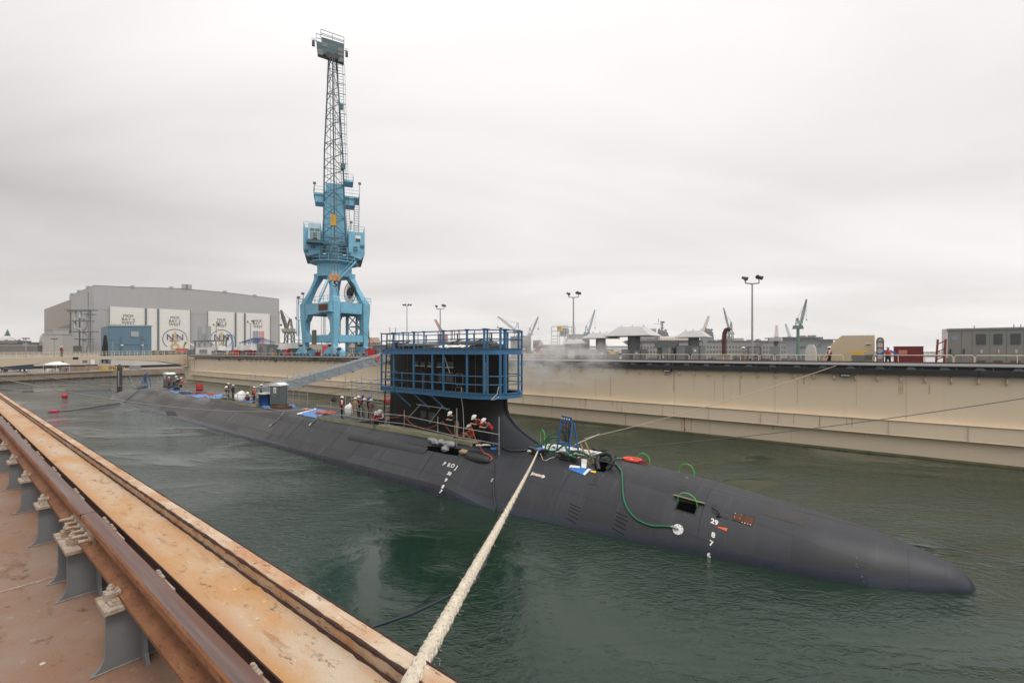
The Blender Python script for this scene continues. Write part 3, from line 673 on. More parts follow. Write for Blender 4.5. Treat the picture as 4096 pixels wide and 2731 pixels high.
# access ladder on the trailing edge
b = MB()
for y in (-.27, .27): b.bar((-10.75, y, 2.2), (-10.35, y, 8.9), .09, .05)
for i in range(21): z = 2.5 + i * .3; x = -10.75 + .4 * (z - 2.2) / 6.7; b.bar((x, -.27, z), (x, .27, z), .06, .04)
one(b, 'ladder', mat('ladder_dark', (.03, .03, .028), .6, var=.3), 'tall dark ladder leaning against the rear of the submarine tower', 'ladder', SUB)
# rudder and stern plane
b = MB(); pr = [(-1.7, .0), (-1.5, .18), (-.8, .30), (0, .33), (1.1, .26), (2.0, .0)]
pl = [(x, -y) for x, y in pr] + [(x, y) for x, y in reversed(pr[1:-1])]
RX = SUB.at(478, 0)[0]; zt_ = H - (1464 - CY) * (SUB.w(RX, 0).y) / F
vs = [(x * k, y * k, z) for k, z in ((1.0, -1), (1.0, 1), (.93, zt_ - .5), (.90, zt_), (.4, zt_ + .35)) for x, y in pl]; n_ = len(pl)
b.add(vs, [(i * n_ + k, i * n_ + (k + 1) % n_, (i + 1) * n_ + (k + 1) % n_, (i + 1) * n_ + k) for i in range(4) for k in range(n_)], True); b.add(vs[-n_:], [tuple(range(n_))])
for v_ in range(len(b.v)): b.v[v_] = (b.v[v_][0] + RX, b.v[v_][1], b.v[v_][2])
rud = b.build('rudder', mat('rudder_grey', (.035, .037, .038), .7, var=.25, vs=.6), sub)
b = MB()
for i in range(9): z = .7 + i * (zt_ - 1.6) / 9; b.box(RX + 1.0, RX + 1.35, -.335, -.3, z, z + .3)
b.build('draft_mark', white, rud)
b = MB(); b.prism([(-2.2, 0), (2.2, 0), (1.4, .35), (-1.2, .35)], -7.5, -1.4, 'y')
for i in range(len(b.v)): p = b.v[i]; b.v[i] = (p[0] + RX - 1, p[1], p[2] * .9 - .02)
b.build('stern_plane', rubber, sub)
# dark side fairings (cylindrical covers near the tower): long one aft, short one forward, gap with equipment between
def cowl(x0, x1, y0, z0, r, name, m, capr=1.0):
    b = MB(); n_ = 14; vs = []; xs_ = [x0 + (x1 - x0) * i / 10 for i in range(11)]
    for i, x in enumerate(xs_):
        rr_ = r * (1 if capr == 1 else math.sqrt(max(.02, 1 - ((i / 10) ** 3) * capr)))
        for k in range(n_ + 1): a = math.pi * k / n_; vs.append((x, y0 - rr_ * math.cos(a), z0 + rr_ * .94 * math.sin(a)))
    b.add(vs, [(i * (n_ + 1) + k, (i + 1) * (n_ + 1) + k, (i + 1) * (n_ + 1) + k + 1, i * (n_ + 1) + k + 1) for i in range(10) for k in range(n_)], True)
    b.add([vs[k] for k in range(n_ + 1)], [tuple(range(n_ + 1))]); b.add(vs[-n_ - 1:], [tuple(range(n_, -1, -1))])
    return b.build(name, m, sub)
cx0 = S(1500, 1765); cx1 = S(1715, 1800)
cow = cowl(cx0.x - 3, cx1.x - .1, -2.25, 1.25, .90, 'side_cowl', hull_fwd)
b = MB()
for x in (cx1.x - .4, cx1.x - 3.1, cx1.x - 5):
    for k in range(8): a = math.pi * (.1 + k / 16); b.ball((x, -2.25 - .91 * math.cos(a), 1.25 + .86 * math.sin(a)), .014, 5)
b.build('rivet', clip_m, cow)
c2 = S(1905, 1822); cowl(c2.x - .62, c2.x + .95, c2.y + .12, c2.z - .20, .44, 'short_cowl', hull_fwd, .80)
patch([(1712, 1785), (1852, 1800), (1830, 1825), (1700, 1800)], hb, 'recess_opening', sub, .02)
# ================= far dock wing wall (frame DOCK, x right along the wall, y away, deck z=6.2)
DK = 6.2
def dx(px, y=0): return DOCK.at(px, y)[0]
def dzz(px, py, y=0): return DOCK.at(px, y, py)[1]
XL = dx(752); XR = 75
dw = T('dock_wing_wall', 'long cream painted dock wing wall behind the submarine', 'dock wall', DOCK)
wallm = mat('wall_cream', (.75, .62, .455), .62, var=.04, vs=.15, dirt=(.40, .31, .21), da=.10, ds=.35, stretch=(1, 1, .2))
b = MB(); b.box(XL, XR, 0, 9, -2, DK); b.build('wall_plate', wallm, dw)
MB().box(XL + .5, XR, .35, 8.5, DK + .004, DK + .03).build('deck', rusty('dock_deck', (.25, .2, .16), (.2, .11, .06), (.1, .05, .03), .4), dw)
b = MB(); b.box(XL + 3, XR, -.42, 0, 1.55, 2.62); b.build('belt_ledge', wallm, dw)
b = MB(); x = XL + 5
while x < XR: b.box(x, x + .05, -.46, -.42, 1.55, 2.62); x += 4.15
b.box(XL + 3, XR, -.50, -.42, 2.60, 2.64); b.box(XL + 3, XR, -.47, -.42, 1.53, 1.56)
b.build('ledge_rib', mat('rib_cream', (.55, .46, .33), .6, var=.1), dw)
b = MB(); x = XL + 6
while x < XR:
    if x > -12:
        pts = [(0, 5.90)] + [(-.30 * math.sin(a), 5.62 + .26 * math.cos(a)) for a in [R(q) for q in (15, 45, 75, 105, 135, 165)]] + [(0, 5.34)]
    else: pts = [(0, 5.95), (-.45, 5.95), (0, 5.35)]
    b.prism([(p[0], p[1]) for p in pts], x, x + .05, 'x'); x += 1.32 if x > -12 else 2.2
b.build('bracket', wallm, dw)
dm = MB(); rr = random.Random(2)
b = MB(); x = -16
while x < XR: x2 = x + 6.2; b.box(x, x2 - .03, -.42, -.02, 5.93 + rr.uniform(-.01, .01), 6.33); x = x2
b.build('timber_fender', mat('fender_black', (.022, .023, .025), .75, var=.5, vs=1.2, stretch=(.3, 4, 4), bump=.5, bs=8), dw)
b = MB(); b.box(XL + 4, -16.05, -.35, -.02, 5.95, 6.25); b.build('mossy_fender', mat('moss', (.055, .055, .038), .9, var=.6, vs=.5), dw)
# dark edge of the travelling rail, white beam, brown rail
b = MB(); b.box(XL + 2, XR, -.20, .12, 6.54, 6.60); b.box(XL + 2, XR, .1, .14, 6.33, 6.56); b.build('rail_base', mat('beam_dark', (.035, .035, .036), .6), dw)
b = MB(); b.box(XL + 2, XR, -.18, .10, 6.605, 6.775); b.build('white_beam', mat('beam_white', (.50, .52, .52), .5, var=.08, vs=.4), dw)
b = MB(); b.box(XL + 2, XR, .16, .30, 6.36, 6.88); b.build('crane_rail', mat('rail_brown', (.10, .04, .025), .8, var=.4, vs=1.2, stretch=(.3, 3, 3)), dw)
b = MB(); x = -70; 
while x < XR:
    b.prism([(x - .3, 6.33), (x + .3, 6.33), (x + .12, 6.54), (x - .12, 6.54)], -.12, .12, 'y'); b.box(x + .55, x + .58, -.40, -.37, 6.33, 6.52); x += 1.75 if x > -20 else 2.4
b.build('rail_chair', grey_paint, dw)
# stains
MB().box(XL, XR, -.006, -.0005, -1, .16).build('tide_mark', mat('tide', (.16, .15, .08), .9, var=.4, vs=.8), dw)
b = MB()
for i in range(24): x = XL + 6 + i * 8.3; b.box(x, x + .03, -.004, -.0006, 2.7, 5.9)
b.build('panel_seam', mat('seam_tan', (.50, .39, .26), .7), dw)
b = MB(); q_ = random.Random(31)
for i in range(70):
    x = q_.uniform(-30, 44); a = q_.choice((5.85, 5.3, 1.5)); b.box(x, x + q_.uniform(.02, .14), -.0035, -.0004, max(.1, a - q_.uniform(.3, 2.4)), a)
b.build('wall_stain', mat('stain', (.60, .47, .32), .8, var=.25, vs=1.5), dw)
b = MB()
for i in range(26): x = q_.uniform(-30, 44); b.box(x, x + q_.uniform(.02, .06), -.4225, -.4201, 1.6 + q_.uniform(0, .5), 2.58)
b.build('ledge_stain', mat('rust_faint', (.52, .33, .17), .8, var=.3, vs=3), dw)
b = MB()
for px, y0, y1, wd in ((2735, 1660, 1735, .10), (2842, 1740, 1785, .07), (2735, 1712, 1722, .18)):
    x = dx(px); b.box(x, x + wd, -.004, -.0025, dzz(px, y1), dzz(px, y0))
b.build('rust_run', mat('rust_run', (.42, .20, .07), .8, var=.4, vs=4), dw)
b = MB()
for px in (2668, 2838, 3165, 1000, 1060):
    x = dx(px); b.box(x, x + .012, -.012, 0, .0, 1.5)
b.build('weld_line', mat('weld_tan', (.42, .32, .21), .7), dw)
b = MB()
for i in range(9): x = XL + 4.5; b.box(x, x + .55, -.01, -.003, .6 + i * .62, .85 + i * .62)
b.build('draft_mark', grey_paint, dw)
for px in (2674, 3383, 880, 960, 1105):
    x = dx(px); b = MB(); b.box(x - .35, x + .35, -.5, -.05, 5.72, 5.90); f = b.build('flood_lamp', black, dw); b = MB(); b.box(x - .28, x + .28, -.515, -.50, 5.76, 5.84); b.build('lens', pale_grey, f)
# weld cable guard: corner fittings at the far end of the wall
e0 = T('dock_end_frame', 'cream corner platform with hinge gear where the swing bridge meets the dock', 'platform', DOCK, (XL, 0, 0))
MB().box(-1.2, .5, -1.2, 0, 3.6, 3.9).build('bracket', cream, e0)
b = MB(); b.prism([(0, 6.6), (-8, 6.4), (-8, 5.2), (-5.5, 4.6), (.0, .2)], -.3, .3, 'y'); b.build('end_plate', cream, e0)
b = MB()
for i in range(8): b.box(.8 + i * .7, 1.05 + i * .7, -.5, 0, 5.7, 6.2)
b.build('gusset', cream, e0)
b = MB(); b.cb(1.2, .4, 6.6, 1.5, 1, 1.6); b.cb(2, .4, 6.6, .8, .8, 1.0); b.tube([(1, -.5, 8), (1.5, -.5, 6), (1.4, -.4, 3.4)], .12, 6); b.build('hinge_gear', grey_paint, e0)
# swing bridge across the dock end, in two leaves with a latch in the middle
A_ = DOCK.w(XL - 2, -.3); B_ = Vector((-78 - 9, 76 - 8, 0)); B_ = atY(-330, 1440, 73); B_.z = 0; A_.z = 0
BR = Fr(B_.x, B_.y, math.atan2(A_.y - B_.y, A_.x - B_.x)); LB = (A_ - B_).length
br = T('swing_bridge', 'cream swing bridge with handrails across the far end of the dock', 'bridge', BR)
def bz(px, py): return BR.at(px, 0, py)[1]
bx = lambda px: BR.at(px, 0)[0]
xm = bx(290)
low = [(0, 1466), (100, 1458), (180, 1450), (240, 1443), (330, 1437), (470, 1437), (560, 1441), (640, 1446), (702, 1456)]
zt0 = bz(0, 1432); zt1 = bz(680, 1419)
def ztop(x): u = (x - bx(0)) / (bx(680) - bx(0)); return zt0 * (1 - u) + zt1 * u
for nm, sel in (('bridge_leaf', [p for p in low if p[0] < 290]), ('bridge_leaf', [p for p in low if p[0] > 290])):
    pts = [(bx(p[0]), bz(*p)) for p in sel]
    if sel[0][0] == 0: pts = [(-2, pts[0][1] - 1.2)] + pts + [(xm - .05, bz(290, 1438.5))]
    else: pts = [(xm + .05, bz(290, 1438.5))] + pts + [(LB + 1, pts[-1][1] - .2)]
    b = MB(); vs_ = pts + [(x, ztop(x)) for x, z in reversed(pts)]
    for (p, q) in zip(pts, pts[1:]): b.prism([p, q, (q[0], ztop(q[0])), (p[0], ztop(p[0]))], -.7, .7, 'y')
    b.build(nm, cream, br)
b = MB(); b.box(xm - .5, xm + .5, -.78, -.7, bz(290, 1437), bz(290, 1428)); b.build('latch', black, br)
rl = MB(); x = -1.5
while x < LB + 1: rl.box(x - .035, x + .035, -.68, -.62, ztop(x), ztop(x) + 1.05); x += 1.9
for dz_ in (.55, 1.05): rl.bar((-1.5, -.65, ztop(-1.5) + dz_), (LB + 1, -.65, ztop(LB + 1) + dz_), .06)
rl.build('handrail', mat('rail_cream', (.62, .55, .42), .6, var=0), br)
rl = MB(); x = -1.5
while x < LB + 1: rl.box(x - .035, x + .035, .62, .68, ztop(x), ztop(x) + 1.05); x += 1.9
for dz_ in (.55, 1.05): rl.bar((-1.5, .65, ztop(-1.5) + dz_), (LB + 1, .65, ztop(LB + 1) + dz_), .06)
rl.build('handrail', MC['rail_cream'], br)
for px in (120, 232, 344, 465, 585, 700):
    x = bx(px); p = T('bridge_lamp', 'short post lamp on the swing bridge, %s' % {120: 'the one nearest the blue trailer', 232: 'beside the white tank', 344: 'before the pipework of the big hall', 465: 'before the left half of the blue shed', 585: 'before the right half of the blue shed', 700: 'before the bay three door'}[px], 'lamp', BR, (x, .9, ztop(x)), 0, 'post lamps on the swing bridge')
    MB().tube([(0, 0, -.3), (0, 0, 3.6)], .07, 6).build('post', galv, p); MB().cb(0, 0, 3.6, .9, .6, .22).build('lamp_head', grey_paint, p)
# ================= land and far shore
land_m = mat('quay_top', (.22, .19, .155), .9, var=.2, vs=.05)
q0 = onz(-60, 1533.5, 0); q1 = onz(450, 1508, 0); q2 = onz(760, 1496, 0)
b = MB(); pl = [(q0.x - 60, q0.y - 60), (q0.x, q0.y), (q1.x, q1.y), (q2.x, q2.y), (-85, 185), (-60, 260), (60, 420), (60, 900), (-1600, 900), (-1600, 40)]
b.add([(x, y, 2.0) for x, y in pl], [tuple(range(len(pl)))]); one(b, 'quay_ground', land_m, None, None, kind='structure')
b = MB()
for (x0, y0), (x1, y1) in zip(pl[:8], pl[1:8]):
    b.add([(x0, y0, -2), (x1, y1, -2), (x1, y1, 1.99), (x0, y0, 1.99)], [(0, 1, 2, 3)])
qw = one(b, 'quay_wall', concrete, 'stained brown concrete quay wall at the left end of the basin', 'quay wall')
b = MB(); n_ = (Vector(pl[2]) - Vector(pl[1])).normalized(); nn = Vector((n_.y, -n_.x, 0))
for (x0, y0), (x1, y1) in zip(pl[:4], pl[1:4]):
    d = Vector((x1 - x0, y1 - y0, 0)); k = int(d.length / 1.1)
    for i in range(k):
        p = Vector((x0, y0, 0)) + d * (i + .5) / k + nn * .12; b.lathe([(.5, -1), (.5, .35)], p, 8, True)
kb = b.build('sheet_piling', mat('piling', (.05, .035, .025), .9, var=.5, vs=1), qw)
MB().bar((pl[1][0], pl[1][1], 1.86), (pl[2][0], pl[2][1], 1.86), .5, .26).build('coping', mat('coping', (.33, .28, .22), .9, var=.2, vs=.5), qw)
shore_m = mat('far_land', (.16, .15, .13), .95, var=.3, vs=.01)
b = MB(); b.add([(60, 880, 1.5), (1500, 560, 1.5), (1700, 1200, 1.5), (60, 1500, 1.5)], [(0, 1, 2, 3)])
one(b, 'far_shore_ground', shore_m, None, None, kind='structure')
# ---- big hall
hall_m = mat('hall_grey', (.37, .375, .38), .6, var=.03, vs=.1)
def sheet(m, dark):  # vertical cladding lines as real bump
    n = m.node_tree.nodes; l = m.node_tree.links; b_ = n['Principled BSDF']; t = n.new('ShaderNodeTexCoord'); w_ = n.new('ShaderNodeTexWave'); w_.inputs['Scale'].default_value = .5; w_.wave_profile = 'SIN'
    l.new(t.outputs['Object'], w_.inputs[0]); bp = n.new('ShaderNodeBump'); bp.inputs['Strength'].default_value = .6; bp.inputs['Distance'].default_value = .3; l.new(w_.outputs[0], bp.inputs['Height']); l.new(bp.outputs[0], b_.inputs['Normal'])
sheet(hall_m, 0)
f0 = atY(374, 1407, 290); f1 = atY(1117, 1407, 364)
FA = Fr(f0.x, f0.y, math.atan2(f1.y - f0.y, f1.x - f0.x)); LF = (f1 - f0).length
def fx(px, y=0): return FA.at(px, y)[0]
def fz(px, py, y=0): return FA.at(px, y, py)[1]
hl = T('assembly_hall', 'huge grey shipyard hall with four white bay doors', 'building', FA)
roof = [(0, fz(374, 1141)), (fx(540), fz(540, 1148)), (fx(720), fz(720, 1153.5)), (fx(900), fz(900, 1169)), (fx(1000), fz(1000, 1181)), (LF, fz(1117, 1196))]
p_back = atY(277, 1407, 345); bl = FA.l(p_back)
b = MB(); pf = [(0, 1.5)] + roof + [(LF, 1.5)]
b.add([(x, 0, z) for x, z in pf], [tuple(range(len(pf)))[::-1]])
zb = 50 * 1.0
b.add([(0, 0, 1.5), (0, 0, roof[0][1]), (bl.x, bl.y, fz(374, 1141) + .3), (bl.x, bl.y, 1.5)], [(0, 1, 2, 3)])
b.add([(LF, 0, 1.5), (LF, 0, roof[-1][1]), (LF + bl.x, bl.y, roof[-1][1]), (LF + bl.x, bl.y, 1.5)], [(3, 2, 1, 0)])
b.build('wall', hall_m, hl)
b = MB(); b.add([(x, -.3, z + .05) for x, z in roof] + [(x + bl.x, bl.y, z + .05) for x, z in roof], [(i, i + 1, i + 7, i + 6) for i in range(5)]); rf = b.build('roof', mid_grey, hl)
for px, py in ((530, 1146), (685, 1150), (740, 1152), (755, 1153), (900, 1167), (1020, 1182), (355, 1147), (320, 1163), (290, 1176)):
    if px > 374: x, y, z = fx(px), 1, fz(px, py + 2)
    else: u = (374 - px) / 97; x, y, z = bl.x * u, bl.y * u, fz(374, 1141)
    big = px in (740, 755); MB().cb(x, y, z - .2, 3.5 if big else 2, 3, 3.2 if big else 1.3).build('roof_vent', galv, rf)
door_m = mat('bay_door', (.66, .65, .61), .6, var=.03, vs=.3)
dk_m = mat('door_dark', (.05, .052, .055), .7)
for a, c in ((438, 582), (584, 631), (634, 761), (831, 940), (943, 977), (980, 1080)):
    x0, x1 = fx(a), fx(c); z1 = fz((a + c) / 2, 1226 + (a + c - 876) / 2 * .047); b = MB(); b.box(x0, x1, -.35, -.05, 8.6, z1)
    d = b.build('bay_door', door_m, hl); b = MB()
    for i in range(1, 9): z = 8.6 + (z1 - 8.6) * i / 9; b.box(x0 + .1, x1 - .1, -.37, -.35, z - .06, z + .06)
    b.build('panel_joint', mat('joint', (.56, .56, .53), .6), d)
    MB().box(x0, x1, -.32, -.06, 1.6, 8.5).build('door_gap', dk_m, hl)
for a in (583, 632.5, 761.5, 941.5, 978.5, 1080.5, 437.5, 830.5):
    x = fx(a); MB().box(x - .55 if a in (583, 632.5, 941.5, 978.5) else x - .15, x + .6 if a in (583, 632.5, 941.5, 978.5) else x + .15, -.8, -.38, 1.6, 37).build('door_post', mat('post_grey', (.10, .115, .12), .6), hl)
MB().box(0, LF, -.12, -.02, 34.6, 34.9).build('wall_trim', mat('trim_grey', (.25, .255, .26), .6), hl)
ink = mat('ink', (.02, .022, .03), .6, var=0)
def fsign(body, px, py, size, m=ink, name='door_lettering', bold=.05):
    return sign(name, body, size, m, hl, Matrix.Translation((fx(px), -.5, fz(px, py))) @ UPR, bold, .02)
for n_, px, ys in ((4, 513, (1264, 1278, 1292)), (3, 699, (1271, 1285, 1298)), (2, 885, (1279, 1291, 1303)), (1, 1031, (1284, 1295, 1307))):
    for t_, py in zip(('MOF', 'BAY %d' % n_, 'WEST'), ys): fsign(t_, px, py, 2.6, bold=.0)
navy = mat('navy', (.02, .045, .13), .6, var=0); gold = mat('gold', (.52, .36, .13), .6, var=0)
def emblem(px):
    cx_, cz_ = fx(px), fz(px, 1356); r_ = 6.9; y = -.5
    E_ = bpy.data.objects.new('emblem', None); sc.collection.objects.link(E_); E_.parent = hl
    b = MB(); pts = [(cx_ + r_ * math.cos(a), y, cz_ + r_ * math.sin(a)) for a in [R(-50 + i * 10) for i in range(29)]]; b.tube(pts, .19, 6); b.build('emblem_ring', navy, E_)
    for s_ in (-1, 1): sign('emblem_letter', 'N', 5.8, navy, E_, Matrix.Translation((cx_ + s_ * 2.75, y - .1, cz_ + 1.1)) @ UPR, .06, .02)
    b = MB(); f = lambda pl_: b.prism([(cx_ + x, cz_ + z) for x, z in pl_], y - .08, y, 'y')
    f([(-.42, -3.5), (.42, -3.5), (.3, 3.0), (.9, 3.2), (0, 5.9), (-.9, 3.2), (-.3, 3.0)])
    for s_ in (-1, 1):
        o_ = [(0, -1.9), (1.2, -1.9), (2.6, -1.3), (3.2, 0), (3.1, 1.2), (3.3, 2.6), (2.4, 1.6), (2.5, .3), (1.9, -.6), (.8, -.9), (0, -.9)]
        o_ = [(s_ * x, z) for x, z in o_]; f(o_ if s_ > 0 else o_[::-1])
        o2 = [(.3, 1.3), (.9, 1.5), (1.5, 4.2), (.5, 2.4)]; f([(s_ * x, z) for x, z in (o2 if s_ > 0 else o2[::-1])])
    b.build('trident', gold, E_)
    b = MB(); gz = cz_ - 5.4
    for i in range(12):
        a0, a1 = R(i * 30), R(i * 30 + 15); 
        for (ra, rb_, u, v_) in ((2.1, 2.85, a0, a1),):
            b.prism([(cx_ + ra * math.cos(u), gz + ra * math.sin(u)), (cx_ + rb_ * math.cos(u + .04), gz + rb_ * math.sin(u + .04)), (cx_ + rb_ * math.cos(v_ - .04), gz + rb_ * math.sin(v_ - .04)), (cx_ + ra * math.cos(v_), gz + ra * math.sin(v_))][::-1], y - .08, y, 'y')
    for i in range(24):
        u, v_ = R(i * 15), R(i * 15 + 15); b.prism([(cx_ + 1.3 * math.cos(u), gz + 1.3 * math.sin(u)), (cx_ + 2.15 * math.cos(u), gz + 2.15 * math.sin(u)), (cx_ + 2.15 * math.cos(v_), gz + 2.15 * math.sin(v_)), (cx_ + 1.3 * math.cos(v_), gz + 1.3 * math.sin(v_))][::-1], y - .08, y, 'y')
    b.build('gear', gold, E_)
emblem(700); emblem(886)
# flag on bay one
x0, x1, z1, z0 = fx(1011), fx(1054), fz(1031, 1324), fz(1031, 1375)
b = MB(); b.box(x0, x0 + (x1 - x0) * .52, -.55, -.4, z0, z1); fg = b.build('flag_canton', navy, hl)
b = MB()
for i in range(7):
    for j in range(8):
        cx_ = x0 + (x1 - x0) * .52 * (i + .5) / 7 ; cz_ = z0 + (z1 - z0) * (j + (.25 if i % 2 else .75)) / 8; q = []
        for k in range(10): r_ = .42 if k % 2 == 0 else .17; q.append((cx_ + r_ * math.sin(k * .628), -.57, cz_ + r_ * math.cos(k * .628)))
        b.add(q, [tuple(range(10))])
b.build('star', white, fg)
b = MB()
for i in range(4): xa = x0 + (x1 - x0) * (.60 + i * .125); b.box(xa, xa + (x1 - x0) * .058, -.55, -.4, z0, z1)
b.build('flag_stripe', red, hl)
b = MB(); x = .9
b.tube([(x, 3, 8), (x, 3, 45)], .0, 4); 
ld = MB()
for z in range(12, 46, 2): ld.cb(-2.5, 3.2, z, .8, .8, .25)
ld.tube([(-2.5, 3.2, 10), (-2.5, 3.2, 46)], .2, 6); ld.build('wall_conduit', grey_paint, hl)
# brown hall behind
p0 = atY(279, 1407, 340); p1 = atY(177, 1407, 400); zA = atY(279, 1199, 340).z; zB = atY(177, 1237, 400).z
bh = T('brown_hall', 'taupe clad hall joined to the left side of the big grey hall', 'building')
taupe = mat('taupe', (.31, .265, .23), .65, var=.04, vs=.1); taupe2 = mat('taupe_dark', (.165, .130, .105), .65, var=.05)
b = MB(); q_ = [(p0.x, p0.y), (p1.x, p1.y), (p1.x + 80, p1.y + 60), (p0.x + 80, p0.y + 60)]
b.add([(x, y, 1.8) for x, y in q_] + [(x, y, z) for (x, y), z in zip(q_, (zA, zB, zB, zA))], [(0, 1, 5, 4), (1, 2, 6, 5), (2, 3, 7, 6), (3, 0, 4, 7), (4, 5, 6, 7)]); b.build('wall', taupe, bh)
BH = Fr(p1.x, p1.y, math.atan2(p0.y - p1.y, p0.x - p1.x))
b = MB(); x0 = BH.at(187, -.4)[0]; x1 = BH.at(278, -.4)[0]; zq = BH.at(230, -.4, 1318)[1]
lo_ = [BH.w(x0, -.4), BH.w(x1, -.4)]; b.add([(lo_[0].x, lo_[0].y, 2), (lo_[1].x, lo_[1].y, 2), (lo_[1].x, lo_[1].y, zq + 3), (lo_[0].x, lo_[0].y, zq - 1)], [(0, 1, 2, 3)]); b.build('lower_cladding', taupe2, bh)
# generic building helper: front face between two pixels at given depths
def building(name, label, cat, pxa, Ya, pxb, Yb, pyt, depth, m, roofm=None, wins=(), group=None, gable=0, base=1.6, pyt2=None, wm=None):
    a, c = atY(pxa, pyt, Ya), atY(pxb, pyt2 or pyt, Yb); fr = Fr(a.x, a.y, math.atan2(c.y - a.y, c.x - a.x)); Lx = math.hypot(c.x - a.x, c.y - a.y)
    t = T(name, label, cat, fr, group=group)
    h0, h1 = a.z, c.z; b = MB()
    b.add([(0, 0, base), (Lx, 0, base), (Lx, depth, base), (0, depth, base), (0, 0, h0), (Lx, 0, h1), (Lx, depth, h1), (0, depth, h0)], [(0, 1, 5, 4), (1, 2, 6, 5), (2, 3, 7, 6), (3, 0, 4, 7)]); b.build('wall', m, t)
    b = MB()
    if gable:
        b.add([(-.3, -.3, h0), (Lx + .3, -.3, h1), (Lx + .3, depth, h1), (-.3, depth, h0), (-.3, depth / 2, h0 + gable), (Lx + .3, depth / 2, h1 + gable)], [(0, 1, 5, 4), (4, 5, 2, 3), (0, 4, 3), (1, 2, 5)])
    else: b.add([(-.3, -.3, h0), (Lx + .3, -.3, h1), (Lx + .3, depth, h1), (-.3, depth, h0), (-.3, -.3, h0 + .5), (Lx + .3, -.3, h1 + .5), (Lx + .3, depth, h1 + .5), (-.3, depth, h0 + .5)], [(0, 1, 5, 4), (1, 2, 6, 5), (2, 3, 7, 6), (3, 0, 4, 7), (4, 5, 6, 7)])
    b.build('roof', roofm or m, t)
    for (u0, u1, v0, v1, nx, ny) in wins:
        for i in range(nx):
            for j in range(ny):
                xa = Lx * (u0 + (u1 - u0) * i / nx); xb = Lx * (u0 + (u1 - u0) * (i + .62) / nx); hh = h0 - base; za = base + hh * (v0 + (v1 - v0) * j / ny); zb_ = base + hh * (v0 + (v1 - v0) * (j + .6) / ny)
                MB().box(xa, xb, -.08, .05, za, zb_).build('window', wm or glass, t)
    return t, fr, Lx
# blue shed with a tall slot opening
blue_clad = mat('blue_clad', (.07, .155, .225), .6, var=.04, vs=.2)
t, fr, Lx = building('blue_shed', 'square blue clad shed with cream roof railing before the big hall', 'shed', 440, 215, 606, 232, 1305, 1.5, blue_clad, mat('shed_trim', (.2, .28, .36), .6))
a = atY(404, 1310, 232); la = fr.l(a); b = MB()
zt_ = a.z; b.add([(0, 0, 1.6), (la.x, la.y, 1.6), (la.x, la.y, zt_), (0, 0, zt_)], [(0, 1, 2, 3)]); b.build('side_wall', blue_clad, t)
def sp_(u, z, off=-.15): n_ = Vector((la.y, -la.x, 0)).normalized(); p = Vector((la.x * u, la.y * u, z)) + n_ * (off if n_.x < 0 else -off) * -1; return p
H0 = zt_; b = MB(); pts = [(.12, 1.6), (.88, 1.6), (.86, 9), (.62, 15.8), (.38, 15.8), (.14, 9)]
n_ = Vector((-abs(la.y), 0, 0)).normalized(); 
b.add([Vector((la.x * u, la.y * u, z)) + Vector((la.y, -la.x, 0)).normalized() * -.25 * (1 if la.y < 0 else 1) + Vector((0, -.3, 0)) for u, z in pts], [tuple(range(6))]); b.build('slot_opening', hb, t)
for u0_ in (.3, .5, .72):
    b = MB(); b.bar(Vector((la.x * u0_, la.y * u0_ - .8, 1.7)), Vector((la.x * u0_, la.y * u0_ - .8, 13)), .35); b.build('inner_post', mid_grey, t)
b = MB(); cx_ = fr.at(538, 0)[0]; z_ = fr.at(538, 0, 1336)[1]; b.cb(cx_, -.15, z_ - 1.3, 3.4, .3, 2.6); b.build('louvre', mat('louvre', (.3, .33, .34), .5), t)
for px in (485, 567):
    x = fr.at(px, 0)[0]; z = fr.at(px, 0, 1381)[1]; b = MB(); b.box(x - .5, x + .5, -.2, .02, z - 4, z + 4.5); o = b.build('wall_post', mat('shed_dark', (.05, .12, .18), .6), t); MB().cb(x, -.5, z - .2, 1, .6, .5).build('wall_lamp', white, o)
x_ = [fr.at(px, 0)[0] for px in (465, 590)]; z = fr.at(530, 0, 1378)[1]; MB().tube([(x_[0], -.15, z), (x_[1], -.15, z)], .12, 5).build('wall_pipe', MC['shed_dark'], t)
b = MB(); x = 0
while x < Lx: b.box(x, x + .12, .4, .52, 19.6, 21.2); x += 2.2
for dz_ in (.8, 1.5): b.bar((0, .46, 19.6 + dz_), (Lx, .46, 19.6 + dz_), .12)
b.cb(Lx * .4, 6, 19.9, 9, 3, .9); b.build('roof_railing', mat('rail_ochre', (.42, .32, .18), .6), t)
# steel stack structure with silver ducts beside the hall
t = T('pipework_tower', 'silver ducts and dark platforms stacked against the hall side wall', 'pipework', W_, atY(325, 1407, 275) * 1)
t.location.z = 0; b = MB()
for z, x0, x1 in ((33, -8, 8), (26.5, -6, 6), (20, -5.5, 8.5), (15.5, -2, 6), (30.5, 2, 7)): b.box(x0, x1, -2.5, 2.5, z - .5, z)
b.build('platform', grey_paint, t); 
for pts_, r_ in (([(-3, -1, 33), (-3, -1, 22), (1, -1, 21), (3.2, -1, 18), (3, -1, 8)], .8), ([(0, -1, 34), (0, -1, 28), (4, -1, 27.5)], 1.0), ([(4.6, -1, 34.4), (4.2, -1, 24), (2.5, -1, 21)], .9), ([(-7, -1, 31.8), (4, -1, 32.6)], .6)):
    MB().tube(pts_, r_, 8).build('duct', galv, t)
for x in (-6.5, -1, 5.5): MB().bar((x, 0, 2), (x, 0, 33), .5).build('column', grey_paint, t)
MB().lathe([(2.5, 7), (3.4, 11), (3.2, 14), (.8, 18)], (-7.5, -6, 0), 8, False).build('hopper', pale_grey, t)
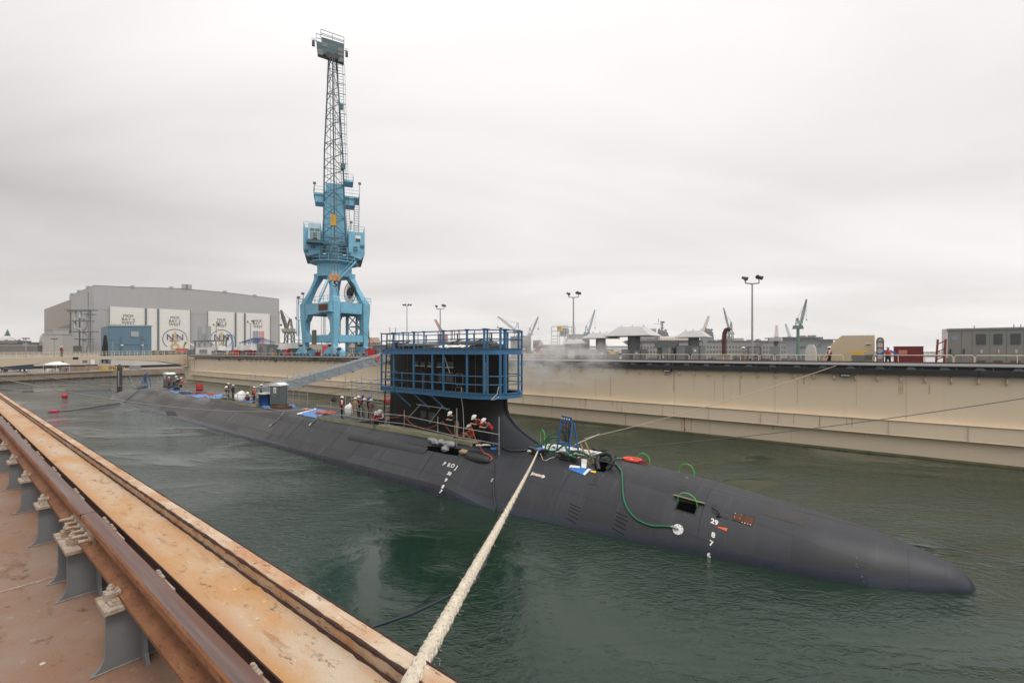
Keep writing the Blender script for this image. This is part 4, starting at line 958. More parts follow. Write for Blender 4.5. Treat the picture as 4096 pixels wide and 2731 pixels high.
t, fr2, L2 = building('annex', 'pale ribbed annex with lean-to roofs at the foot of the brown hall', 'building', 213, 262, 275, 268, 1318, 12, mat('annex_m', (.36, .34, .32), .6), wins=(), pyt2=1319)
building('annex_block', 'low pale annex block joining the tall annex to the hall', 'building', 250, 255, 292, 262, 1337, 10, MC['annex_m'])
t = T('storage_tank', 'rounded beige storage tank with a yellow rail beside the annex', 'tank', W_, (atY(193, 1407, 270).x, 270, 0))
MB().lathe([(3.6, 2), (3.6, 15.6), (3.2, 17.2), (2.2, 18.2), (.01, 18.7)], (0, 0, 0), 24).build('tank_body', MC['annex_m'], t); MB().lathe([(3.8, 13), (3.8, 14)], (0, 0, 0), 24).build('guard_ring', MC['rail_ochre'], t)
b = MB(); b.cb(0, -7, 2, 22, 7, 11); o = b.build('plant_frame', mat('plant_dark', (.045, .06, .07), .6, var=.5, vs=.4), t)
b = MB(); rr = random.Random(4)
for i in range(24): b.cb(rr.uniform(-10, 10), -10.8, rr.uniform(3, 11), rr.uniform(1, 4), .6, rr.uniform(.6, 2.2))
b.build('machine_panel', mid_grey, t)
t, fr3, L3 = building('low_warehouse', 'long low grey brick warehouse at the far left edge', 'building', -40, 255, 150, 255, 1383, 30, mat('lowgrey', (.14, .13, .125), .7, var=.1), mat('lowtrim', (.35, .33, .30), .7))
MB().box(0, L3 * .4, 4, 12, 12.3, 14).build('roof_unit', MC['lowgrey'], t)
# long cream office trailer on the quay, under the bridge
def quayfr(pxa, pya, pxb, pyb):
    a, c = onz(pxa, pya, 2.0), onz(pxb, pyb, 2.0); return Fr(a.x, a.y, math.atan2(c.y - a.y, c.x - a.x)), (c - a).length
offm = mat('office_cream', (.50, .455, .38), .7, var=.12, vs=.3, dirt=(.22, .18, .14), da=.2, ds=.4, stretch=(1, 1, .2))
ofr, oL = quayfr(60, 1477, 396, 1467)
t = T('office_barge', 'long cream office block with small windows and a white door under the bridge', 'building', ofr)
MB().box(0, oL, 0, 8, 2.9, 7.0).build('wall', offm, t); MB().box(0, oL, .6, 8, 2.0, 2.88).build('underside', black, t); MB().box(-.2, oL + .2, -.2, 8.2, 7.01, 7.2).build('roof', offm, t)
for pa, pb, ya, yb in ((135, 157, 1449, 1456), (235, 255, 1443, 1452), (330, 349, 1441, 1451)):
    x0, x1 = ofr.at(pa, 0)[0], ofr.at(pb, 0)[0]; z0, z1 = ofr.at(pa, 0, yb)[1], ofr.at(pa, 0, ya)[1]; MB().box(x0, x1, -.06, .02, z0, z1).build('window', mat('dull_glass', (.12, .12, .11), .3), t)
x0, x1 = ofr.at(364, 0)[0], ofr.at(378, 0)[0]; d = MB().box(x0, x1, -.07, .02, 2.95, 6.0).build('door', white, t); MB().box(x0 + .5, x1 - .5, -.09, -.07, 4.6, 5.5).build('door_glass', black, d)
t, fr4, L4 = building('white_shed', 'long low white shed standing behind the quay wall', 'shed', 538, 158, 728, 176, 1432, 10, mat('shed_white', (.55, .53, .5), .6, var=.05), base=2.9, pyt2=1431)
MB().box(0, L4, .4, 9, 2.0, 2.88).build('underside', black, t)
# trailer and truck
tf, tl = quayfr(40, 1490, 135, 1486)
t = T('box_trailer', 'dark blue two axle box trailer with a white roof on the quay', 'trailer', tf)
MB().box(0, tl, 0, 2.5, 2.7, 5.35).build('body', mat('trailer_navy', (.012, .03, .055), .4), t); MB().box(-.1, tl + .1, -.1, 2.6, 5.36, 5.55).build('roof', white, t)
for k in (.48, .66): w1 = MB().tube([(tl * k, -.12, 2.5), (tl * k, .2, 2.5)], .45, 16).build('wheel', rubber, t); MB().tube([(tl * k, -.16, 2.5), (tl * k, -.12, 2.5)], .26, 12).build('rim', white, w1)
tf2, tl2 = quayfr(0, 1489, 38, 1487); t = T('blue_truck', 'bright blue box truck parked behind the dark trailer', 'truck', tf2)
MB().box(-3, tl2 + 1, .8, 3.0, 3.0, 5.0).build('body', mat('truck_blue', (.02, .12, .36), .4), t); MB().box(-3, tl2 + 1, .75, 3.0, 2.5, 2.98).build('side_skirt', white, t)
for k in (-1, tl2): w1 = MB().tube([(k, .6, 2.45), (k, 1, 2.45)], .42, 14).build('wheel', rubber, t)
# canopy tent
p = onz(226, 1488, 2.0); t = T('canopy_tent', 'white pop-up canopy tent shading men on the quay', 'tent', W_, (p.x, p.y, 2.0))
b = MB(); s_ = 1.9; b.add([(-s_, -s_, 2.1), (s_, -s_, 2.1), (s_, s_, 2.1), (-s_, s_, 2.1), (0, 0, 3.5), (-s_ * .45, -s_ * .45, 2.65), (s_ * .45, -s_ * .45, 2.65), (s_ * .45, s_ * .45, 2.65), (-s_ * .45, s_ * .45, 2.65)], [(0, 1, 6, 5), (1, 2, 7, 6), (2, 3, 8, 7), (3, 0, 5, 8), (5, 6, 4), (6, 7, 4), (7, 8, 4), (8, 5, 4)]); b.build('canopy', white, t)
for sx_ in (-1, 1):
    for sy_ in (-1, 1): MB().tube([(sx_ * 1.8, sy_ * 1.8, 0), (sx_ * 1.8, sy_ * 1.8, 2.15)], .035, 5).build('leg', white, t)
# timber stacks, crates, barriers on the quay
qn = [(286, 1479, 6.0, 1.3, 'brown concrete barrier blocks stacked beside the yellow rail', concrete), (380, 1474, 6, 1.3, 'long brown blocks on the quay near the office door', concrete), (450, 1473, 4, 1.8, 'mounded brown bags on the quay edge', wood),
      (493, 1463, 4.5, 3.2, 'tall brown timber crate near the rudder on the quay', wood), (580, 1459, 3, 1.6, 'brown weathered crate beside the white sacks', wood), (530, 1470, 3, 1.2, 'grey pallet of pipes on the quay', mid_grey), (190, 1482, 1.6, 1.2, 'white drum group beside the tent', white)]
for px, py, wd, ht, lb, m_ in qn:
    p = onz(px, py + 6, 2.0); b = MB()
    if 'bags' in lb:
        for i in range(7): b.ball((-1.6 + i * .5, .2 * (i % 2), .35 + .3 * (i % 3)), .6, 8, 1.2, .8, .7)
    elif 'drum' in lb:
        for i in range(3): b.lathe([(.3, 0), (.31, .45), (.3, .9)], (-.6 + i * .65, .1 * i, 0), 10)
    else:
        for i in range(3):
            b.box(-wd / 2 + .1 * i, wd / 2 - .07 * i, -.8, .8, i * ht / 3 + (.01 if i else 0), (i + 1) * ht / 3 - .03)
        for s_ in (-1, 1): b.box(s_ * wd * .3 - .1, s_ * wd * .3 + .1, -.88, -.81, .05, ht - .05)
    one(b, 'quay_cargo', m_, lb, 'cargo', W_, loc=(p.x, p.y + 1, 2.0), rz=BR.a * .3)
for i, (pa, pb) in enumerate(((262, 346), (398, 425), (434, 497), (415, 430))):
    p, q = onz(pa, 1485 - i, 2.0), onz(pb, 1483 - i, 2.0); b = MB()
    for z in (.6, 1.15): b.bar((p.x, p.y, 2 + z), (q.x, q.y, 2 + z), .09)
    for k in range(5): r_ = p.lerp(q, k / 4); b.bar((r_.x, r_.y, 2), (r_.x, r_.y, 3.15), .09)
    one(b, 'guard_rail', yellow, ('long yellow guard rail in front of the office wall', 'short yellow guard rail at the blue shed foot', 'yellow guard rail beside the tall timber crate', 'small yellow rail piece left of the crate')[i], 'guard rail')
b = MB(); rr = random.Random(9)
for i in range(60): p = onz(rr.uniform(400, 525), 1440 + rr.uniform(4, 16), 2.0); p.y += 3; b.cb(p.x, p.y, 2.0, rr.uniform(.5, 2.2), 1.2, rr.uniform(.5, 2.6))
one(b, 'scrap_heap', mat('scrap', (.12, .14, .16), .7, var=.7, vs=.7), 'jumble of grey machine parts stored below the blue shed', 'scrap', kind='stuff')
b = MB()
for i in range(9): p = onz(555 + i * 5, 1466 + (i % 3), 2.0); b.ball((p.x, p.y + 2, 2.5), .8, 8, 1.2, 1, .8)
one(b, 'white_sack_heap', mat('sack', (.5, .5, .48), .7), 'white plastic wrapped bundles heaped on the quay', 'sacks')
p = onz(640, 1499, 0); b = MB(); b.prism([(-3.2, 0), (3, 0), (3.4, .9), (-3.6, .9)], -1, 1, 'y'); b.cb(.2, 0, .91, 3, 1.6, .7); one(b, 'work_boat', white, 'small white work boat moored under the quay wall', 'boat', W_, loc=(p.x, p.y - 2, 0), rz=.5)
# church, trees, cars
p = atY(30, 1407, 420); t = T('church', 'brick church tower with white belfry and slender dark spire', 'church', W_, (p.x, 420, 0))
zc = lambda py: H - (py - CY) * 420 / F
MB().cb(0, 0, 1.6, 7.5, 7.5, zc(1364) - 1.6).build('brick_tower', mat('brick', (.20, .07, .05), .8), t)
MB().cb(0, 0, zc(1364) + .01, 6.2, 6.2, zc(1350) - zc(1364)).build('belfry', white, t); MB().lathe([(2.4, zc(1350) + .02), (2.3, zc(1344))], (0, 0, 0), 8, False).build('lantern', white, t)
MB().lathe([(2.1, zc(1343.5)), (1.4, zc(1334)), (.06, zc(1316))], (0, 0, 0), 8, False).build('spire', mat('spire_green', (.02, .06, .05), .5), t)
leaf = mat('leaf', (.045, .07, .03), .9, var=.5, vs=.6)
def tree(px, Y, pyt, wd, label, base=2.0):
    p = atY(px, pyt, Y); t = T('tree', label, 'tree', W_, (p.x, Y, base), group='trees beyond the low warehouse'); h = p.z - base; rr = random.Random(int(px * 7 + Y))
    MB().tube([(0, 0, 0), (.2, 0, h * .35), (0, 0, h * .6)], [.5, .4, .2], 7).build('trunk', wood, t)
    b = MB()
    for k in range(60):
        a, u, e = rr.uniform(0, 6.28), rr.random() ** .5, rr.uniform(-1, 1); c = Vector((math.cos(a) * u * wd / 2, math.sin(a) * u * wd / 2, h * .62 + e * h * .34 * math.sqrt(max(0, 1 - u * u)) + rr.uniform(-.5, .5)))
        for i in range(26):
            d = Vector((rr.gauss(0, 1), rr.gauss(0, 1), rr.gauss(0, .8))) * (h * .07); s_ = rr.uniform(.35, .8); n1_ = Vector((rr.gauss(0, 1), rr.gauss(0, 1), rr.gauss(0, 1))).normalized(); u_ = n1_.orthogonal().normalized() * s_; v_ = n1_.cross(u_)
            b.add([c + d + u_, c + d + v_, c + d - u_, c + d - v_], [(0, 1, 2, 3)])
    b.build('crown', leaf, t)
for px, Y, pyt, wd, lb in ((2, 330, 1365, 17, 'rounded dark tree at the left picture edge, left of the church'), (16, 345, 1363, 15, 'broad dark tree directly in front of the church'), (60, 335, 1364, 17, 'rounded dark tree just right of the church'), (86, 380, 1376, 13, 'small low tree right of the church trees'), (104, 390, 1373, 16, 'low spreading tree midway between church and tank'), (124, 400, 1370, 18, 'low spreading tree nearest the dark plant frame')):
    tree(px, Y, pyt, wd, lb)
for i, (px, m_, lb) in enumerate(((28, rust, 'brownish red vehicle'), (48, white, 'white vehicle'), (80, rubber, 'dark vehicle'), (105, mid_grey, 'grey vehicle'), (150, rubber, 'small black vehicle'))):
    p = atY(px, 1407, 150 + i * 6); t = T('parked_vehicle', lb + ' parked beyond the swing bridge railing', 'vehicle', W_, (p.x, p.y, 2.0), group='vehicles beyond the bridge')
    MB().prism([(-2.3, .35), (2.3, .35), (2.3, 1.0), (1.2, 1.1), (.7, 1.9), (-2.2, 1.9)], -1, 1, 'y').build('body', m_, t)
    for x in (-1.4, 1.4): MB().tube([(x, -1.05, .35), (x, -.8, .35)], .35, 10).build('wheel', rubber, t)
# ================= big blue portal crane on the dock wall
B0 = Vector((-31.3, 80.3, 0)); CT = DOCK.l((-33.4, 85.7, 0)); CF = Fr(*[DOCK.w(CT.x, CT.y).x, DOCK.w(CT.x, CT.y).y], DOCK.a)
GX, GY = 5.0, 3.0   # half gauge along / across the rails
DC = 85.7
def cz(py, Y=DC): return H - (py - CY) * Y / F
k = T('portal_crane', 'tall light blue luffing portal crane standing on the dock wall', 'crane', CF)
CB, CD = crane_blue, crane_dark
b = MB(); zb, zt, z2, z3 = 14.4, 16.5, 9.3, 10.7
for sx_ in (-1, 1):
    for sy_ in (-1, 1):
        b = MB(); x, y = sx_ * GX, sy_ * GY
        # tapering lower leg, wide at the top
        vs = []
        for z, w_ in ((7.9, .5), (9.3, .56), (10.7, .62), (13.4, .82), (16.5, .92)):
            vs += [(x + i * w_ * .9 - sx_ * .0, y + j * w_ * .75, z) for i, j in ((-1, -1), (1, -1), (1, 1), (-1, 1))]
        b.add(vs, [(4 * q + a, 4 * q + (a + 1) % 4, 4 * q + 4 + (a + 1) % 4, 4 * q + 4 + a) for q in range(4) for a in range(4)] + [(3, 2, 1, 0), (16, 17, 18, 19)])
        # sloping upper leg to the collar
        vs = []
        for t, w_ in ((0, .95), (.08, .8), (.5, .62), (.85, .78), (1.0, 1.2)):
            cx_, cy_ = x * (1 - t) + sx_ * 1.9 * t, y * (1 - t) + sy_ * 1.6 * t; z = 16.48 + (22.2 - 16.48) * t
            vs += [(cx_ + i * w_ * .85, cy_ + j * w_ * .75, z) for i, j in ((-1, -1), (1, -1), (1, 1), (-1, 1))]
        b.add(vs, [(4 * q + a, 4 * q + (a + 1) % 4, 4 * q + 4 + (a + 1) % 4, 4 * q + 4 + a) for q in range(4) for a in range(4)] + [(3, 2, 1, 0), (16, 17, 18, 19)])
        lg = b.build('leg', CB, k)
        # bogie with wheels
        b = MB(); b.prism([(x - 2.6, 6.95), (x + 2.6, 6.95), (x + 2.6, 7.6), (x + 1.2, 8.4), (x + .5, 8.5), (x - .5, 8.5), (x - 1.2, 8.4), (x - 2.6, 7.6)], y - .55, y + .55, 'y'); b.prism([(x - .5, 8.5), (x + .5, 8.5), (x + .45, 9.2), (x - .45, 9.2)], y - .4, y + .4, 'y'); bg = b.build('bogie', CB, k)
        for xx in (-2.0, -.7, .7, 2.0):
            q = MB(); q.tube([(x + xx, y - .66, 7.15), (x + xx, y - .5, 7.15)], .30, 12); q.build('wheel', crane_dark, bg); q = MB(); q.box(x + xx - .45, x + xx + .45, y - .72, y - .56, 7.25, 7.5); q.build('wheel_guard', CB, bg)
        q = MB(); q.tube([(x + 2.3, y - .7, 8.1), (x + 2.9, y - .7, 8.1)], .25, 8); q.tube([(x - 1.5, y - .3, 8.8), (x + .2, y - .3, 8.8)], .2, 8); q.build('drive_motor', rust, bg)
        if sy_ < 0: q = MB(); q.prism([(x + 1.0, 7.3), (x + 1.7, 7.1), (x + 2.0, 7.5), (x + .9, 9.0), (x + .4, 8.7)], y - .85, y - .74, 'y'); q.build('gear_case', mat('gear_blue', (.28, .5, .58), .5), bg)
b = MB()
for sy_ in (-1, 1):
    y = sy_ * GY; b.box(-GX + .98, GX - .98, y - .6, y + .6, 14.5, 16.45); b.box(-GX + .6, GX - .6, y - .42, y + .42, 9.35, 10.65)
    for sx_ in (-1, 1): b.prism([(sx_ * (GX - .97), 14.51), (sx_ * (GX - 1.9), 14.51), (sx_ * (GX - 1.1), 13.4), (sx_ * (GX - .9), 13.3)][::sx_], y - .55, y + .55, 'y'); b.prism([(sx_ * (GX - .55), 10.64), (sx_ * (GX - 1.5), 10.64), (sx_ * (GX - .8), 11.2), (sx_ * (GX - .6), 11.6)][::-sx_], y - .4, y + .4, 'y')
for sx_ in (-1, 1):
    x = sx_ * GX; b.box(x - .6, x + .6, -GY + .85, GY - .85, 14.52, 16.43); b.box(x - .42, x + .42, -GY + .55, GY - .55, 9.37, 10.63)
b.build('portal_beam', CB, k)
b = MB(); b.box(-GX + .6, GX - .6, -GY + .4, GY - .4, 16.2, 16.40); b.build('portal_deck', CD, k)
b = MB(); b.box(GX - .35, GX + .62, -1.9, 1.6, 14.7, 16.1); b.box(1.2, 5.6, -GY - 1.3, -GY - .65, 14.6, 16.3); o = b.build('ballast_box', CB, k)
b = MB(); b.box(2.0, 5.0, -GY - 1.36, -GY - 1.31, 14.9, 16.0); b.build('rust_panel', rust, o)
b = MB(); b.cb(-.9, -GY - .55, 9.0, 1.2, .25, 2.6); b.build('control_box', mat('box_brown', (.13, .12, .10), .6), k)
def rail_loop(pts, m, parent, h=1.05, r=.045, closed=True, name='handrail'):
    b = MB(); pts = [Vector(p) for p in pts]; 
    if closed: pts = pts + pts[:1]
    for p, q in zip(pts, pts[1:]):
        n_ = max(1, int((q - p).length / 1.3))
        for i in range(n_): a = p.lerp(q, i / n_); b.tube([a, a + Vector((0, 0, h))], r, 4, False)
        for dz_ in (h * .5, h): b.tube([p + Vector((0, 0, dz_)), q + Vector((0, 0, dz_))], r, 4, False)
    return b.build(name, m, parent)
rail_loop([(-GX - .8, -GY - .9, 16.5), (GX + .8, -GY - .9, 16.5), (GX + .8, GY + .9, 16.5), (-GX - .8, GY + .9, 16.5)], CB, k)
rail_loop([(-GX - 3, -GY - .9, 8.8), (-GX - 1, -GY - .9, 8.8), (-GX - 1, -GY + 1, 8.8), (-GX - 3, -GY + 1, 8.8)], CB, k)
# collar, ring platform, machinery house, tower
b = MB(); b.lathe([(3.05, 21.5), (3.05, 23.6), (3.2, 24.1)], (0, 0, 0), 24); b.build('collar', CB, k)
b = MB(); b.lathe([(3.0, 23.7), (4.3, 24.05), (4.3, 24.2), (1.5, 24.21)], (0, 0, 0), 28, False); pf_ = b.build('ring_platform', CB, k)
rail_loop([(4.25 * math.cos(a * .3927), 4.25 * math.sin(a * .3927), 24.2) for a in range(16)], CB, pf_)
b = MB(); b.lathe([(1.45, 24.2), (1.45, 27.6)], (0, 0, 0), 20); b.build('slewing_column', CB, k)
b = MB()
hz0, hz1 = cz(1042), cz(934)
for sx_ in (-1, 1):
    x0, x1 = sorted((sx_ * 2.4, sx_ * 5.25)); b.prism([(x0, hz0 + .8), (x1 - (.7 if sx_ > 0 else 0), hz0), (x1, hz0 + 1.1), (x1, hz1), (x0, hz1)] if sx_ > 0 else [(x0, hz0 + 1.1), (x0 + .7, hz0), (x1, hz0 + .8), (x1, hz1), (x0, hz1)], -2.6, 5.5, 'y')
b.box(-2.39, 2.39, .5, 5.2, 27.0, hz1 - .2)
hs = b.build('machinery_house', CB, k)
b = MB(); b.box(-4.9, 4.9, -2.4, 4.5, hz0 - .15, hz0 + .6); b.build('house_underframe', CD, hs)
rail_loop([(-5.2, -2.55, hz1), (-2.4, -2.55, hz1), (-2.4, 5.4, hz1), (-5.2, 5.4, hz1)], CB, hs, r=.035); rail_loop([(2.4, -2.55, hz1), (5.2, -2.55, hz1), (5.2, 5.4, hz1), (2.4, 5.4, hz1)], CB, hs, r=.035)
b = MB(); b.box(3.6, 4.5, -2.75, -2.61, hz1 - 1.7, hz1 - .7); o = b.build('window', white, hs); MB().box(3.65, 4.45, -2.79, -2.76, hz1 - 1.7, hz1 - 1.25).build('pane', glass, o)
b = MB()
for x in (-2.2, -1.2, 1.1, 2.2): b.cb(x, -1.6, 24.9, .5, 1.2, 2.6)
for z in (26.0, 27.3, 28.4): b.box(-2.4, 2.4, -2.3, -2.15, z, z + .12)
for i in range(9): b.cb(-4.8 + i * 1.2, -2.72, 25.4 + (i % 3) * .8, .7, .18, .5 + (i % 2) * .4)
b.build('winch_gear', CD, hs); rail_loop([(-5.1, -3.0, 25.6), (5.1, -3.0, 25.6)], CB, hs, closed=False)
# driver's cab
cx_ = (1266 - 1339) / F * 84; b = MB(); b.box(cx_ - 1.0, cx_ + .95, -4.4, -2.65, cz(985), cz(925)); cab = b.build('driver_cab', mat('cab_blue', (.38, .55, .62), .45), k)
for x0, x1, y0, y1 in ((1249, 1265, 940, 925 + 4), (1268, 1284, 940, 929), (1250, 1255, 981, 944), (1258, 1276, 962, 944), (1258, 1276, 982, 964), (1279, 1283, 981, 944)):
    a, c = (x0 - 1339) / F * 82, (x1 - 1339) / F * 82; MB().box(a, c, -4.44, -4.40, cz(y0, 83), cz(y1, 83)).build('window', glass if y0 > 941 and x1 - x0 > 9 and y1 > 950 else mat('cab_glass', (.10, .17, .17), .15), cab)
b = MB(); b.box(cx_ - 1.3, cx_ + 1.4, -4.5, -2.6, cz(997), cz(989)); b.build('cab_base', CD, cab)
# tapered tower column
b = MB(); z0_, z1_ = 27.5, cz(735)
b.add([(i * w_, j * w_ * .8 + 1.2, z) for z, w_ in ((z0_, 2.35), (hz1, 2.25), (cz(800), 1.65), (z1_, 1.55)) for i, j in ((-1, -1), (1, -1), (1, 1), (-1, 1))], [(4 * q + a, 4 * q + (a + 1) % 4, 4 * q + 4 + (a + 1) % 4, 4 * q + 4 + a) for q in range(3) for a in range(4)] + [(12, 13, 14, 15)])
tw = b.build('tower', CB, k)
zp = cz(787)
for x0, x1, z in ((-3.6, -1.7, zp), (1.7, 4.4, zp)):
    b = MB(); b.box(x0, x1, -1.2, 2.5, z - .35, z); b.box(x0 + .2, x1 - .2 if x0 < 0 else x0 + 1.9, -1, 2, z - 1.6, z - .36); o = b.build('tower_platform', CB, k); rail_loop([(x0, -1.2, z), (x1, -1.2, z), (x1, 2.5, z), (x0, 2.5, z)], CB, o, 1.2, .035)
b = MB(); b.box(1.5, 3.3, -1, 2, cz(722) - .3, cz(722)); o = b.build('upper_platform', CB, k); rail_loop([(1.5, -1, cz(722)), (3.3, -1, cz(722)), (3.3, 2, cz(722)), (1.5, 2, cz(722))], CB, o, 1.2, .035)
def ladder(b, p, q, w_=.5, st=.45, r=.05):
    p = Vector(p); q = Vector(q); 
    for s_ in (-1, 1): b.bar(p + Vector((s_ * w_ / 2, 0, 0)), q + Vector((s_ * w_ / 2, 0, 0)), r * 1.6)
    n_ = int((q - p).length / st)
    for i in range(n_): a = p.lerp(q, (i + .5) / n_); b.bar(a - Vector((w_ / 2, 0, 0)), a + Vector((w_ / 2, 0, 0)), r)
b = MB(); ladder(b, (3.8, -1.3, hz1), (3.9, -1.3, zp), .85, .42, .07); ladder(b, (2.6, -1.4, 27.8), (2.1, -1.3, zp), .6, .5, .05); b.build('ladder', mat('ladder_blue', (.05, .13, .18), .5), k)
# stairs on the portal
b = MB()
for p, q in (((-2.6, -GY - .7, 16.5), (-.9, -3.9, 20.7)), ((.9, -3.9, 20.9), (3.7, -3.6, 24.2))):
    ladder(b, p, q, .1, .01, .0) if 0 else None
    p, q = Vector(p), Vector(q)
    for dy in (-.35, .35): b.bar(p + Vector((0, dy, 0)), q + Vector((0, dy, 0)), .07, .25)
    for dy in (-.35, .35): b.bar(p + Vector((0, dy, .9)), q + Vector((0, dy, .9)), .05)
    for i in range(14): a = p.lerp(q, (i + .5) / 14); b.cb(a.x, a.y, a.z, .28, .66, .04)
b.box(-1.2, 1.0, -4.3, -3.4, 20.65, 20.75); b.build('stairway', CB, k)
# cable reel
b = MB(); c = Vector((3.2, 1.2, 18.6))
for i in range(32): a = i * .19635; b.bar(c + Vector((math.cos(a) * .7, 0, math.sin(a) * .7)), c + Vector((math.cos(a) * 1.95, 0, math.sin(a) * 1.95)), .07)
b.tube([c + Vector((1.95 * math.cos(a * .2618), 0, 1.95 * math.sin(a * .2618))) for a in range(25)], .06, 5, False); b.tube([c - Vector((0, .3, 0)), c + Vector((0, .3, 0))], .75, 16)
b.build('cable_reel', black, k)
# lattice jib, nearly upright and leaning a little towards the camera
jf = Vector((0, -2.9, cz(982))); jt = Vector((-.35, -4.2, cz(235, 81.5)))
jm = mat('jib_blue', (.04, .11, .15), .5, var=.1)
P = lambda t, hw, dep, i, j: jf.lerp(jt, t) + Vector((i * hw, j * dep, 0))
def hwid(t): return 1.9 - .35 * t / .5 if t < .5 else 1.55 - .9 * (t - .5) / .5
b = MB(); nb_ = 22
for i in (-1, 1): b.tube([P(q / nb_, hwid(q / nb_), .55, i, 1) for q in range(nb_ + 1)], .13, 6)
b.tube([P(q / nb_, 0, .9, 0, -1) for q in range(nb_ + 1)], .13, 6)
jib = b.build('jib', jm, k)
b = MB()
for q in range(nb_):
    t0, t1 = q / nb_, (q + 1) / nb_; s_ = 1 if q % 2 else -1
    b.tube([P(t0, hwid(t0), .55, s_, 1), P(t1, hwid(t1), .55, -s_, 1)], .06, 4, False)
    for i in (-1, 1):
        if q % 2: b.tube([P(t0, hwid(t0), .55, i, 1), P(t1, 0, .9, 0, -1)], .06, 4, False)
        else: b.tube([P(t0, 0, .9, 0, -1), P(t1, hwid(t1), .55, i, 1)], .05, 4, False)
    if q % 3 == 0: b.tube([P(t0, hwid(t0), .55, -1, 1), P(t0, hwid(t0), .55, 1, 1)], .06, 4, False)
b.build('lattice', jm, jib)
# jib head with sheaves, platform panels
zh0, zh1 = cz(248, 82), cz(172, 82); xh = lambda px: (px - 1339) / F * 81.5
b = MB(); b.prism([(xh(1276), cz(235, 82)), (xh(1374), cz(248, 82)), (xh(1374), cz(182, 82)), (xh(1291), cz(175, 82)), (xh(1291), cz(197, 82)), (xh(1272), cz(198, 82))], -5.0, -3.4, 'y'); hd_ = b.build('jib_head', mat('head_dark', (.045, .095, .11), .6, var=.3), k)
for pa, pb, ya, yb in ((1293, 1313, 180, 197), (1352, 1372, 186, 202), (1352, 1372, 206, 218), (1352, 1372, 226, 242), (1276, 1297, 210, 232)): MB().box(xh(pa), xh(pb), -5.06, -5.0, cz(yb, 81), cz(ya, 81)).build('grating', mat('grating', (.14, .15, .145), .6), hd_)
for x in (-.5, .6): MB().tube([(xh(1330) + x, -5.2, cz(240, 82)), (xh(1330) + x, -4.9, cz(240, 82))], .55, 16).build('sheave', black, hd_)
b = MB(); r_ = [(xh(1288), -4.8, cz(172, 82)), (xh(1374), -4.8, cz(182, 82)), (xh(1374), -3.4, cz(182, 82)), (xh(1288), -3.4, cz(172, 82))]; rail_loop(r_, jm, hd_, 1.3, .05); rail_loop([(xh(1271), -4.8, cz(198, 82)), (xh(1290), -4.8, cz(198, 82))], jm, hd_, 1.5, .05, False)
for px, py in ((1261, 200), (1384, 213)):
    b = MB(); x = xh(px); b.cb(x, -4.6, cz(py + 12, 82), .45, .45, .8); b.tube([(x, -4.6, cz(py, 82)), (x, -4.6, cz(py - 14, 82))], .05, 4); b.tube([(x, -4.6, cz(py - 12, 82)), (xh(1288 if px < 1300 else 1372), -4.6, cz(py - 8, 82))], .05, 4); b.tube([(x - .25, -4.6, cz(py - 18, 82)), (x + .25, -4.6, cz(py - 18, 82)), (x + .25, -4.6, cz(py - 10, 82)), (x - .25, -4.6, cz(py - 10, 82)), (x - .25, -4.6, cz(py - 18, 82))], .03, 4); b.build('flood_lamp', black, hd_)
# jib ladder with cage hoops
b = MB(); a_, c_ = Vector((xh(1374), -3.6, cz(735, 83))), Vector((xh(1360), -3.9, cz(250, 82))); ladder(b, a_, c_, .85, .5, .05)
for i in range(12): p = a_.lerp(c_, i / 12); b.bar(p - Vector((.9, 0, 0)), p + Vector((.75, 0, 0)), .09)
b.tube([a_ + Vector((.75, 0, 0)), c_ + Vector((.75, 0, 0))], .04, 4)
for t_ in (.62, .12): p = a_.lerp(c_, t_) - Vector((.05, 0, 0)); b.box(p.x - .35, p.x + .35, p.y - .2, p.y + .2, p.z, p.z + 1.0)
b.build('jib_ladder', jm, k)
# ropes, counterweight box, hook block
b = MB()
for dx_ in (-1.1, -.6, .25, .7, 1.0): b.tube([(xh(1330) + dx_ * .8, -4.7, cz(245, 82)), (dx_ * 1.1, -3.0, cz(740))], .03, 4, False)
for dx_ in (-.75, .0, .7): b.tube([(xh(1330) + dx_ * .5, -5.5, cz(240, 82)), (dx_ * .7, -6.4, cz(1098, 80.5))], .045, 5, False)
b.build('hoist_rope', wire_m, k)
b = MB(); b.cb(-.2, -6.5, cz(913, 81), .95, .6, cz(870, 81) - cz(913, 81)); b.build('counterweight', mat('ochre', (.50, .28, .02), .5, var=.2), k)
hk = MB(); zc_ = lambda y: cz(y, 79.5); hk.box(-.85, .85, -6.9, -6.3, zc_(1120), zc_(1103))
for x in (-.62, 0, .62): hk.box(x - .22, x + .22, -7.0, -6.2, zc_(1124), zc_(1098)); hk.tube([(x, -6.6, zc_(1098)), (x, -6.6, zc_(1088))], .1, 6)
o = hk.build('hook_block', mat('hook_tan', (.50, .25, .08), .5, var=.2), k)
b = MB(); b.tube([(0, -6.6, zc_(1124)), (0, -6.6, zc_(1134)), (.35, -6.6, zc_(1139)), (.2, -6.6, zc_(1146)), (-.3, -6.6, zc_(1143))], [.2, .2, .18, .15, .08], 8); b.build('hook', rust, o)
b = MB(); b.tube([(.2, -6.6, zc_(1146)), (.9, -4.2, zc_(1222))], .05, 5); b.tube([(.5, -6.6, zc_(1146)), (.95, -4.2, zc_(1222))], .05, 5); b.lathe([(.2, -.06), (.25, 0), (.2, .06)], (.95, -4.2, zc_(1225)), 10); b.tube([(.95, -4.2, zc_(1228)), (.8, -3.9, 9)], .05, 5); b.tube([(.95, -4.2, zc_(1228)), (9, -4.2, 7)], .04, 5); b.build('sling', black, o)
